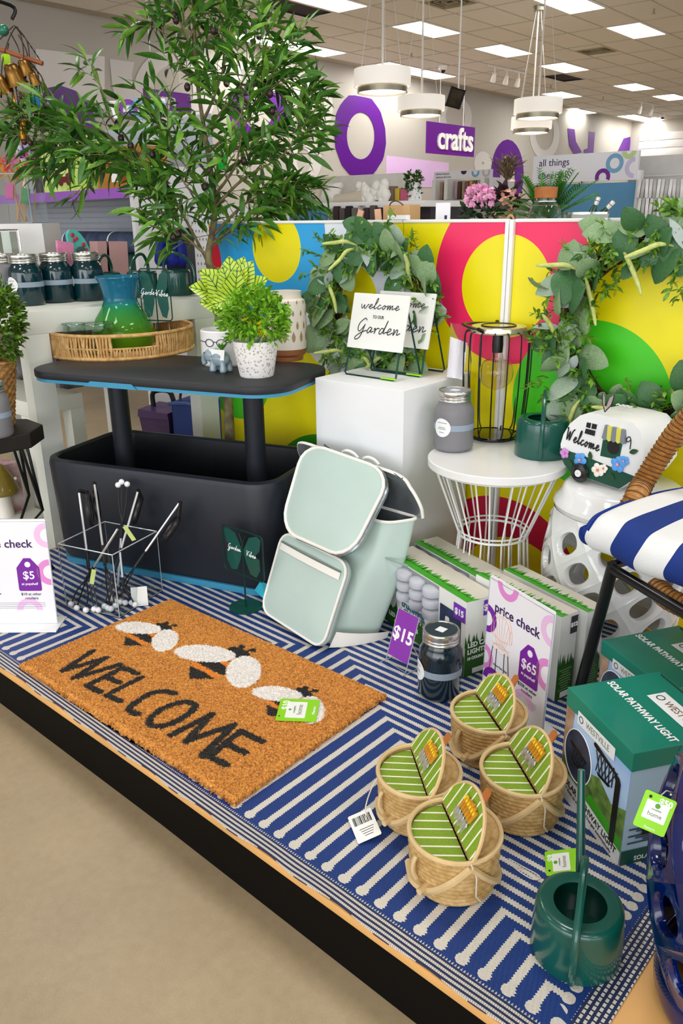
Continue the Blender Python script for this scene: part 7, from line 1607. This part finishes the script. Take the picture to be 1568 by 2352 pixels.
ba, bb = PY(665, 410, yy + .55), PY(960, 412, yy + .55); MB().box(((ba.x + bb.x) / 2, yy + .58, (zt + ba.z) / 2), (bb.x - ba.x, .02, ba.z - zt)).build('back_panel', mat('back_cream', '#d9d5cf', .6), g, 0)
PIL = [mat('pillow_cream', '#ddd6c6', .85, var=.03, bp=.3, bs=120), mat('pillow_oat', '#cfc4b2', .85, var=.03, bp=.3, bs=120), mat('pillow_white', '#e9e7e0', .85, var=.03, bp=.4, bs=90)]
def pillow(px0, px1, pyt, k, label, rz, lean):
    a, b = PY(px0, 465, yy + .2), PY(px1, 465, yy + .2); w = b.x - a.x; h = PY((px0 + px1) / 2, pyt, yy + .2).z - zt; g = thing('throw_pillow', label, 'pillow', ((a.x + b.x) / 2, yy + .2, zt), rz, 'pillows on the gondola'); mb = MB(); patch(mb, [(-w / 2, 0, 0), (w / 2, 0, 0), (w / 2, .06, h), (-w / 2, .06, h)], .12, .01, .05, True, (0, -1, 0)); patch(mb, [(-w / 2, 0.002, 0), (w / 2, 0.002, 0), (w / 2, .062, h), (-w / 2, .062, h)], .12, .01, .05, True, (0, 1, 0)); o = mb.build('pad', PIL[k], g, 60); return g
pillow(668, 690, 412, 0, 'cream pillow seen edge-on at the left of the gondola', .9, 0); pillow(688, 735, 413, 1, 'upright oatmeal pillow with a small dark tag', .15, 0); pillow(732, 778, 420, 2, 'ribbed cream pillow leaning right of the oatmeal one', -.2, 0)
a = PY(700, 425, yy + .1); MB().box(tuple(a), (.03, .01, .035)).build('price_tag', mat('tag_wine', '#6a3a34', .5)); tag([o for o in S.objects if o.name.startswith('price_tag') and o.type == 'MESH'][-1], 'tiny dark tag on the upright oatmeal pillow', 'tag')
a, b = PY(772, 455, yy + .18), PY(832, 452, yy + .18); o = MB().tube([a + Vector((0, 0, -.01)), b], [.035, .045], 14).build('bolster', PIL[1]); tag(o, 'long cream bolster lying between the pillows and the white throw', 'pillow')
fl_ = MB(); rgp = random.Random(4)
for i in range(60): p = PY(830 + rgp.uniform(-8, 55), 458 - rgp.uniform(0, 38) * (1 - abs(i % 10 - 4) / 8), yy + .2); fl_.ell(tuple(p), rgp.uniform(.02, .045), 8)
o = fl_.build('fluffy_throw', PIL[2], None, 80, kind='stuff'); tag(o, 'heap of white fluffy throw on the gondola beside the bolster', 'blanket')
for i in range(9):
    px = 762 + i * 14; a = PY(px, 478, yy - .02); cl = ('#cdc7c4', '#3a2c34', '#57504e', '#241e28', '#6b6662')[i % 5]; o = MB().box((a.x, yy - .03, zt - .09), (.045, .03, .13 if i % 2 else .10), b=.006).build('folded_textile', mat('textile%d' % (i % 5), cl, .7, col2='#5a3f4a' if i % 5 == 0 else None, vs=60)); tag(o, '%s folded textile hanging %s from the blue panel on the gondola front' % (('pale', 'plum', 'grey', 'black', 'mid grey')[i % 5], ORD[i]), 'textile', 'hanging textiles')
for i, (px, cl, h, lb) in enumerate(((872, '#9aa83a', 30, 'olive and teal'), (890, '#3f7a7a', 20, 'teal'), (903, '#8f7f74', 28, 'taupe'), (917, '#c2a53a', 24, 'mustard'), (930, '#b85a7a', 22, 'rose'))):
    a = PY(px, 452, yy + .3); k = pr(a)[2] / FPX; o = MB().box((a.x, yy + .3, zt + h * k * .6), (13 * k, .06, h * 1.2 * k), b=.004).build('candle_jar', mat('candle%d' % i, cl, .4, var=.15)); tag(o, lb + ' boxed candle on the far end of the gondola', 'candle')
for px, py, r, lb in ((950, 412, 18, 'upper small green potted bush beside the spool shelf'), (945, 452, 16, 'lower small green potted bush beside the spool shelf')):
    c = PY(px, py, yy + .35); k = pr(c)[2] / FPX; c.z = max(c.z, zt + .05); g = thing('potted_bush', lb, 'potted plant', (c.x, c.y, zt if py > 430 else c.z - .06)); hh = c.z - g.location.z
    MB().lathe([(.001, 0), (.03, 0), (.036, .04), (.001, .04)], 16, cap0=False, cap1=False).build('pot', WG, g); bush(70, (0, 0, max(.06, hh)), r * k, r * k, r * k * .7, .022, .012, int(px)).build('foliage', mat('far_green', '#3f6a24', .6, col2='#1f3a14', vs=40), g, 60, kind='stuff')
    if py <= 430: MB().box((0, 0, (zt - g.location.z) / 2 - .001), (.08, .08, g.location.z - zt)).build('stand', WTR, g, 0)
# table just behind the bright panels
BT = .955
parsons('back_table', 'white table behind the bright panels holding the flowers and glass jar', .02, 1.30, 1.5, 2.1, BT, .05, .04)
yb_ = 1.55
def onb_(px, y=yb_): p = PY(px, 490, y); return Vector((p.x, y, BT))
KR = mat('kraft', '#c79f70', .7, var=.06)
p = onb_(922, 1.5); k = pr(p)[2] / FPX; g = thing('kraft_bag', 'small kraft paper bag with a hoop handle behind the panel clip', 'bag', p); MB().box((0, 0, .05), (74 * k, .06, .1), b=.003).build('body', KR, g); MB().tube(cr([(-26 * k, 0, .07), (-18 * k, -.03, .1), (0, -.035, .112), (18 * k, -.03, .1), (26 * k, 0, .07)], 5), .0022, 6).build('handle', mat('handle_brown', '#5a4030', .6), g)
for i, (a, b) in enumerate(((815, .3), (872, -.1))): o = MB().box((0, 0, .035), (.02, .008, .09)).build('wooden_peg', mat('pale_wood', '#e0ac8c', .6)); o.location = onb_(a, 1.4) + Vector((0, 0, .008)); o.rotation_euler = (0, b, .2); tag(o, 'pale wooden slat poking up behind the %s wreath edge' % ('left' if i == 0 else 'right'), 'peg')
p = onb_(1017, 1.45); g = thing('number_card', 'white standing card with a purple numeral behind the panel', 'card', p); MB().box((0, 0, .05), (.052, .004, .105)).build('card', PAP, g, 0); text('1', .05, PURD, T(.012, -.0026, .045) @ RX(PI / 2), g, bold=.002)
def arr(mb, c, d, s, m): pass
p = onb_(1105, 1.62); g = thing('pink_hydrangea', 'pink hydrangea in a white pot behind the panels', 'potted plant', p); k = pr(p)[2] / FPX
MB().lathe([(.001, 0), (.03, 0), (.042, .05), (.038, .055), (.001, .05)], 20, cap0=False, cap1=False).build('pot', WG, g)
hy = MB(); rgh = random.Random(8)
for i in range(170):
    th, ph = rgh.uniform(0, 2 * PI), math.acos(rgh.uniform(-.6, 1)); d = Vector((math.sin(ph) * math.cos(th), math.sin(ph) * math.sin(th), math.cos(ph))); v, f = leafmesh(.02, .018, .1, .2, 2); hy.add(v, f, orient(Vector((0, -.012, .118)) + Vector((d.x * 26 * k, d.y * .035, d.z * 20 * k)), d + Vector((rgh.gauss(0, .6), rgh.gauss(0, .6), rgh.gauss(0, .6))), rgh.uniform(-2, 2)))
hy.build('blossom', mat('petal_pink', '#e796c4', .6, col2='#f5bfdc', vs=90), g, 60, kind='stuff'); bush(26, (0, .01, .06), .05, .04, .02, .03, .018, 3).build('foliage', mat('deep_green', '#1d3a1c', .5), g, 60, kind='stuff')
p = onb_(1160, 1.75); k = pr(p)[2] / FPX; g = thing('dried_bouquet', 'brown pampas and burgundy leaf bouquet behind the panels', 'bouquet', p)
MB().lathe([(.001, 0), (.03, 0), (.035, .06), (.02, .09), (.001, .09)], 20, cap0=False, cap1=False).build('vase', mat('vase_dark', '#3a2a3a', .4), g)
bq = MB(); rgb_ = random.Random(12)
for i in range(70):
    d = Vector((rgb_.gauss(-.05, .22), rgb_.gauss(0, .2), 1)).normalized(); L = rgb_.uniform(.06, .12); bq.tube([(0, 0, .06), d * L + Vector((0, 0, .03))], .0012, 3); v, f = leafmesh(.045, .02, .3, .3, 4); bq.add(v, f, orient(d * L + Vector((0, 0, .02)), d + Vector((rgb_.gauss(0, .6), rgb_.gauss(0, .5), rgb_.gauss(-.1, .5))), rgb_.uniform(-2, 2)))
bq.build('burgundy_leaves', mat('burgundy', '#4a2a30', .6, col2='#2c1620', vs=40), g, 60, kind='stuff')
pm = MB()
for i in range(140): d = Vector((rgb_.gauss(.02, .2), rgb_.gauss(0, .2), rgb_.uniform(.7, 1))).normalized(); v, f = leafmesh(.05, .008, .1, .4, 3); pm.add(v, f, orient(Vector((.0, 0, .15)) + d * rgb_.uniform(.02, .07), d + Vector((rgb_.gauss(0, .5), rgb_.gauss(0, .5), rgb_.gauss(0, .3))), 0))
pm.build('pampas_plume', mat('pampas', '#8a7458', .8, col2='#5a4a36', vs=40), g, 60, kind='stuff')
pf_ = MB()
for i in range(70): c = Vector((.03 + rgb_.gauss(0, .022), -.05, .09 + rgb_.gauss(0, .035))); d = Vector((rgb_.gauss(0, 1), -.6, rgb_.gauss(0, 1))); v, f = leafmesh(.022, .014, .3, .3, 3); pf_.add(v, f, orient(c, d, rgb_.uniform(-1, 1)))
pf_.build('peach_flowers', mat('peach', '#e0a285', .6, col2='#eec3b4', vs=70), g, 60, kind='stuff')
p = onb_(1159, 1.42); g = thing('photo_frame', 'tiny pale photo frame standing beside the wooden arch', 'frame', p); MB().prism([(-.014, 0), (.014, 0), (.014, .06), (-.014, .06)], -.004, .004, RX(PI / 2)).build('picture', mat('photo_brown', '#8a7466', .5, var=.3), g, 0); MB().tube([(-.014, 0, .001), (.014, 0, .001), (.014, 0, .06), (-.014, 0, .06)], .004, 4, True).build('moulding', KR, g, 0)
p = onb_(1173, 1.40); g = thing('wooden_arch', 'small bentwood arch ornament behind the middle panel', 'ornament', p); MB().tube(cr([(-.013, 0, 0), (-.013, 0, .045), (0, 0, .064), (.013, 0, .045), (.013, 0, 0)], 5), .0035, 7).build('hoop', KR, g)
p = onb_(1250, 1.40); k = pr(p)[2] / FPX; zt_ = PY(1247, 455, 1.40).z - BT; r = 37 * k; g = thing('glass_jar', 'clear glass jar with a cork lid behind the pink ring', 'jar', p)
pj = [(.001, .002), (r, .002), (r * 1.02, zt_ * .55), (r * .85, zt_ * .82), (r * .6, zt_ * .9), (r * .58, zt_)]
MB().lathe(pj + [(q - .003, z) for q, z in pj[::-1][:-1]] + [(.001, .005)], 32, cap0=False, cap1=False).build('vessel', CLR, g); MB().lathe([(.001, zt_), (r * .66, zt_), (r * .7, zt_ + .028), (.001, zt_ + .03)], 28, cap0=False, cap1=False).build('cork_lid', mat('cork', '#a8652f', .6, var=.12, vs=50), g)
MB().tube(ringp(r * .64, zt_ * .92), .002, 6, True).build('bail_wire', SIL, g)
p = onb_(1255, 1.66); k = pr(p)[2] / FPX; g = thing('fern', 'feathery green fern behind the cork lidded jar', 'potted plant', p); MB().lathe([(.001, 0), (.03, 0), (.04, .05), (.001, .048)], 18, cap0=False, cap1=False).build('pot', mat('pot_dark', '#3a3a38', .6), g)
fe = MB(); rgf = random.Random(5)
for i in range(70):
    a = rgf.uniform(0, 2 * PI); e = rgf.uniform(.5, 1.4); d = Vector((math.cos(a) * math.cos(e) * 1.3, math.sin(a) * math.cos(e), math.sin(e))); L = rgf.uniform(.13, .2); pts = [Vector((0, 0, .04)) + d * L * t + Vector((0, 0, -.05 * t * t * (1.5 - math.sin(e)))) for t in (0, .25, .5, .75, 1)]; fe.tube(pts, .001, 3)
    for q in range(14):
        t = .25 + .75 * q / 14; c = pts[int(t * 3.99)].lerp(pts[min(4, int(t * 3.99) + 1)], t * 4 % 1); s = d.cross(Vector((0, 0, 1))).normalized()
        for sg in (-1, 1): v, f = leafmesh(.034 * (1.1 - t * .6), .005, .1, .2, 2); fe.add(v, f, orient(c, d * .8 + s * sg + Vector((0, 0, .1)), 0))
fe.build('frond', mat('fern_green', '#4f9a2c', .5, col2='#1d4f14', vs=30), g, 60, kind='stuff')
p = onb_(1345, 1.45); k = pr(p)[2] / FPX; zt_ = PY(1345, 487, 1.45).z - BT; r = 52 * k; g = thing('ice_bucket', 'round silver bucket holding two bottles before the blue panel', 'bucket', p); MB().lathe([(.001, 0), (r * .8, 0), (r * .97, zt_ - .008), (r, zt_ - .006), (r, zt_), (r * .95, zt_), (r * .78, .01), (.001, .01)], 36, cap0=False, cap1=False).build('vessel', mat('bucket_steel', '#b9bdbd', .2, metal=.9, var=.05), g)
for (ax, ay), (bx1, by1), lb in (((1355, 500), (1375, 452), 'green champagne bottle standing in the silver bucket, left one'), ((1370, 502), (1410, 462), 'green champagne bottle leaning right in the silver bucket')):
    a, b = PY(ax, ay, 1.455), PY(bx1, by1, 1.46); d = (b - a); L = d.length; g = thing('bottle', lb, 'bottle', a); m4 = orient((0, 0, 0), d) @ RY(PI / 2); MB().lathe([(.001, 0), (.011, 0), (.010, L * .35), (.0055, L * .6), (.005, L * .74)], 16, m4, cap0=False, cap1=False).build('glass', mat('bottle_green', '#14402a', .15, coat=.5), g); MB().lathe([(.0056, L * .62), (.0062, L * .74), (.0062, L * .97), (.001, L)], 14, m4, cap0=False).build('foil', mat('foil_white', '#dcdcd4', .3, metal=.3), g); MB().lathe([(.0064, L * .8), (.0066, L * .8), (.0066, L * .83)], 14, m4, cap0=False, cap1=False).build('collar', mat('foil_dark', '#7a3a3a', .4), g)
# ---- left shop shelves
za = 1.168; s0, s1 = P(86, 446, za), P(314, 431, za); du = (s1 - s0); Ls = du.length; du.normalize(); dn_ = Vector((-du.y, du.x, 0)); dn_ = dn_ if dn_.dot(_f) > 0 else -dn_
F_ = frame(s0, du, (0, 0, 1)) if du.cross(Vector((0, 0, 1))).dot(_f) < 0 else frame(s0, du, (0, 0, 1))
yaw_s = math.atan2(du.y, du.x)
g = thing('shop_shelving', 'white shop shelving with a purple price strip behind the white table', 'shelf', Vector((s0.x, s0.y, FLOOR)), yaw_s)
H_ = za - FLOOR + .36; sg_ = 1 if (RZ(yaw_s) @ Vector((0, 1, 0))).dot(_f) > 0 else -1; D_ = .42 * sg_; off = za - FLOOR; Lx = Ls * 1.02; xl = -1.2
SHW = mat('shelf_white', '#d9dadc', .5, var=.02); SHG = mat('slat_grey', '#aab0ba', .5, var=.03)
for z in (off, off - .42): MB().box(((xl + Lx) / 2, D_ / 2, z - .015), (Lx - xl, .42, .03)).build('shelf_board', SHW, g, 0)
MB().box(((xl + Lx) / 2, -.006 * sg_, off - .02), (Lx - xl, .012, .05)).build('price_strip', mat('strip_purple', '#9a5cc0', .4, var=.05), g, 0)
MB().box(((xl + Lx) / 2, D_ + .02 * sg_, (H_ + .62) / 2), (Lx - xl, .03, H_ - .62)).build('back', SHG, g, 0)
for i in range(12): MB().box(((xl + Lx) / 2, D_ - .0 * sg_, off - .05 - i * .034), (Lx - xl, .006, .026)).build('slat', SHG, g, 0)
MB().box((Lx * .56, D_ * .985, H_ / 2), (.03, .02, H_)).build('upright', SHW, g, 0); MB().box((xl + .02, D_ * .985, H_ / 2), (.03, .02, H_)).build('upright', SHW, g, 0)
ep = MB().box((Lx + .02, D_ * .45, off / 2 + .05), (.03, .5, off + .1)).build('end_panel', SHW, g, 0)
eg_ = MB().box((Lx + .3, D_ * .6, .91), (.5, .02, .58)).build('perforated_panel', SHW, g, 0); hb_ = MB()
for i in range(16):
    for j in range(18): hb_.box((Lx + .08 + i * .03, D_ * .6 - sg_ * .0105, .45 + j * .04), (.008, .001, .012))
hb_.build('perforation', mat('hole_dark', '#77777a', .7), g, 0, kind='stuff')
W2 = lambda x, y, z: RZ(yaw_s) @ Vector((x, y * sg_, z)) + Vector((s0.x, s0.y, FLOOR))
def sbox(name, label, cat, x, y, z, d, m, rz=0.): o = MB().box((0, 0, d[2] / 2), d, b=.004).build(name, m); o.location = W2(x, y, z); o.rotation_euler = (0, 0, yaw_s + rz); return tag(o, label, cat)
kx_ = Ls / 228
for i in range(3): sbox('black_pack', 'black packed item on the shelf left of the lime pet packs' + (', front', ', middle', ', back')[i], 'pack', (-18 + i * 14) * kx_, .08 + .05 * i, off, (.09, .06, .30 - .03 * i), mat('pack_black', '#17181a', .4, var=.2))
for i in range(3):
    o = sbox('pet_pack', ('lime green pet pillow pack with a dark red bone, on the purple-edged shelf', 'lime green pet pack stacked above the bone pack', 'lime green pet pack at the back of the shelf')[i], 'pack', (60 + 22 * (i == 2)) * kx_, .1 + .12 * (i == 2), off + (.145 if i == 1 else 0), (118 * kx_, .12, .14), mat('pack_lime', '#a9cf3a', .4, col2='#dfe9a0', vs=12))
bn = MB()
for x in (-.05, .05):
    for z in (-.014, .014): bn.ell((x, -.066, .07 + z), (.022, .01, .02), 10)
bn.box((0, -.066, .07), (.1, .014, .03)); b_o = bn.build('bone_toy', mat('bone_red', '#6a1620', .5)); b_o.location = W2(60 * kx_, .1, off); b_o.rotation_euler = (0, 0, yaw_s); tag(b_o, 'dark red bone shaped toy on the front of the lime pack', 'toy')
o = sbox('brown_box', 'brown card box with a white label at the right end of the shelf', 'box', 180 * kx_, .12, off, (82 * kx_, .18, .2), mat('box_brown', '#a8742a', .5, var=.1)); MB().box((-.02, -.092, .06), (.06, .003, .05)).build('label_panel', LBL, o, 0); MB().box((.07, -.092, .05), (.05, .003, .04)).build('red_label', mat('label_red', '#b02a24', .5), o, 0)
for i, (z, r, cl, c2, lb) in enumerate(((off - .42 + .0, .05, '#0f3a2c', None, 'dark green rolled rug with white ends on the lower shelf'), (off - .42 + .1, .055, '#1b2c4a', '#4a5a78', 'navy patterned rolled rug lying on the green one'), (off - .42 + .085, .035, '#2c3440', '#8a929a', 'slim dark rolled rug at the left behind the navy roll'))):
    a, b = W2(30 * kx_ if i < 2 else 15 * kx_, .1 + .12 * (i == 2), z + r + .0), W2(228 * kx_ if i < 2 else 110 * kx_, .1 + .12 * (i == 2), z + r); g3 = thing('rolled_rug', lb, 'rug', (a + b) / 2, world=True, group='rolled rugs'); MB().tube([a, b], r, 20).build('roll', mat('roll%d' % i, cl, .6, col2=c2, vs=14), g3)
    for t in (.0, .55, .985): c = a.lerp(b, t); MB().tube([c, c + (b - a) * .012], r * 1.015, 20).build('white_band', LBL, g3)
o = MB().ell((0, 0, .05), .05, 20).build('grey_ball', mat('ball_grey', '#a9aeb0', .6, var=.1)); o.location = W2(226 * kx_, .03, off - .42); tag(o, 'pale grey ball end beside the rolled rugs', 'ball')
o = sbox('zebra_roll', 'black and white striped roll on the lower shelf by the upright', 'roll', 190 * kx_, .3, off - .42, (.2, .14, .1), mat('zebra2', '#e8e8e8', .5, col2='#151515', vs=30))
g, x0_, x1_, yy_, zb_2, zt_2 = None, 0, 0, 0, 0, 0
q = [PD(250, 232, 6), PD(378, 226, 6), PD(380, 266, 6), PD(262, 272, 6)]; g = thing('shelf_header', 'white header board with purple and blue rings behind the olive leaves', 'sign', q[3], world=True); nn = (q[1] - q[0]).cross(q[3] - q[0]).normalized() * .03
MB().rings([[tuple(p) for p in q], [tuple(p + nn) for p in q]]).build('panel', PAP, g, 0)
fm = frame((q[0] + q[2]) / 2, q[1] - q[0], q[0] - q[3])
for x, m, r in ((-.07, PUR, .075), (.02, RB, .08), (.11, RLG, .07), (.16, RB, .06)): MB().prism(arcring(r * .5, r, 0, 2 * PI, 24), .012, .016, fm @ T(x, -.01, 0)).build('ring_print', m, g, 0)
hp2 = [PD(300, 272, 6.05), PD(300, 500, 6.05)]; MB().tube([q[3].lerp(q[2], .5), Vector((q[3].lerp(q[2], .5).x, q[3].lerp(q[2], .5).y, FLOOR))], .02, 6).build('post', SHW, g)
# royal blue bags hanging behind the tree
bb_ = PD(395, 600, 3.1); g = thing('blue_fabric_bags', 'royal blue fabric bag hanging at the end of the shelving behind the tree', 'bag', bb_, world=True)
BLU = mat('royal_blue', '#0d2396', .6, var=.15)
for i, (x0, x1) in enumerate(((355, 385), (378, 412), (404, 432))):
    mb = MB(); patch(mb, [PD(x0, 612, 3.1 + .02 * i), PD(x1, 612, 3.1 + .02 * i), PD(x1 - 3, 548, 3.12), PD(x0 + 3, 550, 3.12)], .2, .01, .02, True, -Vector(_f)); mb.build('fold', BLU, g, 60)
MB().tube([PD(392, 548, 3.13), PD(392, 536, 3.2), PD(392, 536, 4.6)], .006, 6).build('hook', BW, g); o = MB().box(tuple(PD(415, 600, 3.18)), (.12, .05, .25), b=.01).build('lining', BLKP, g)
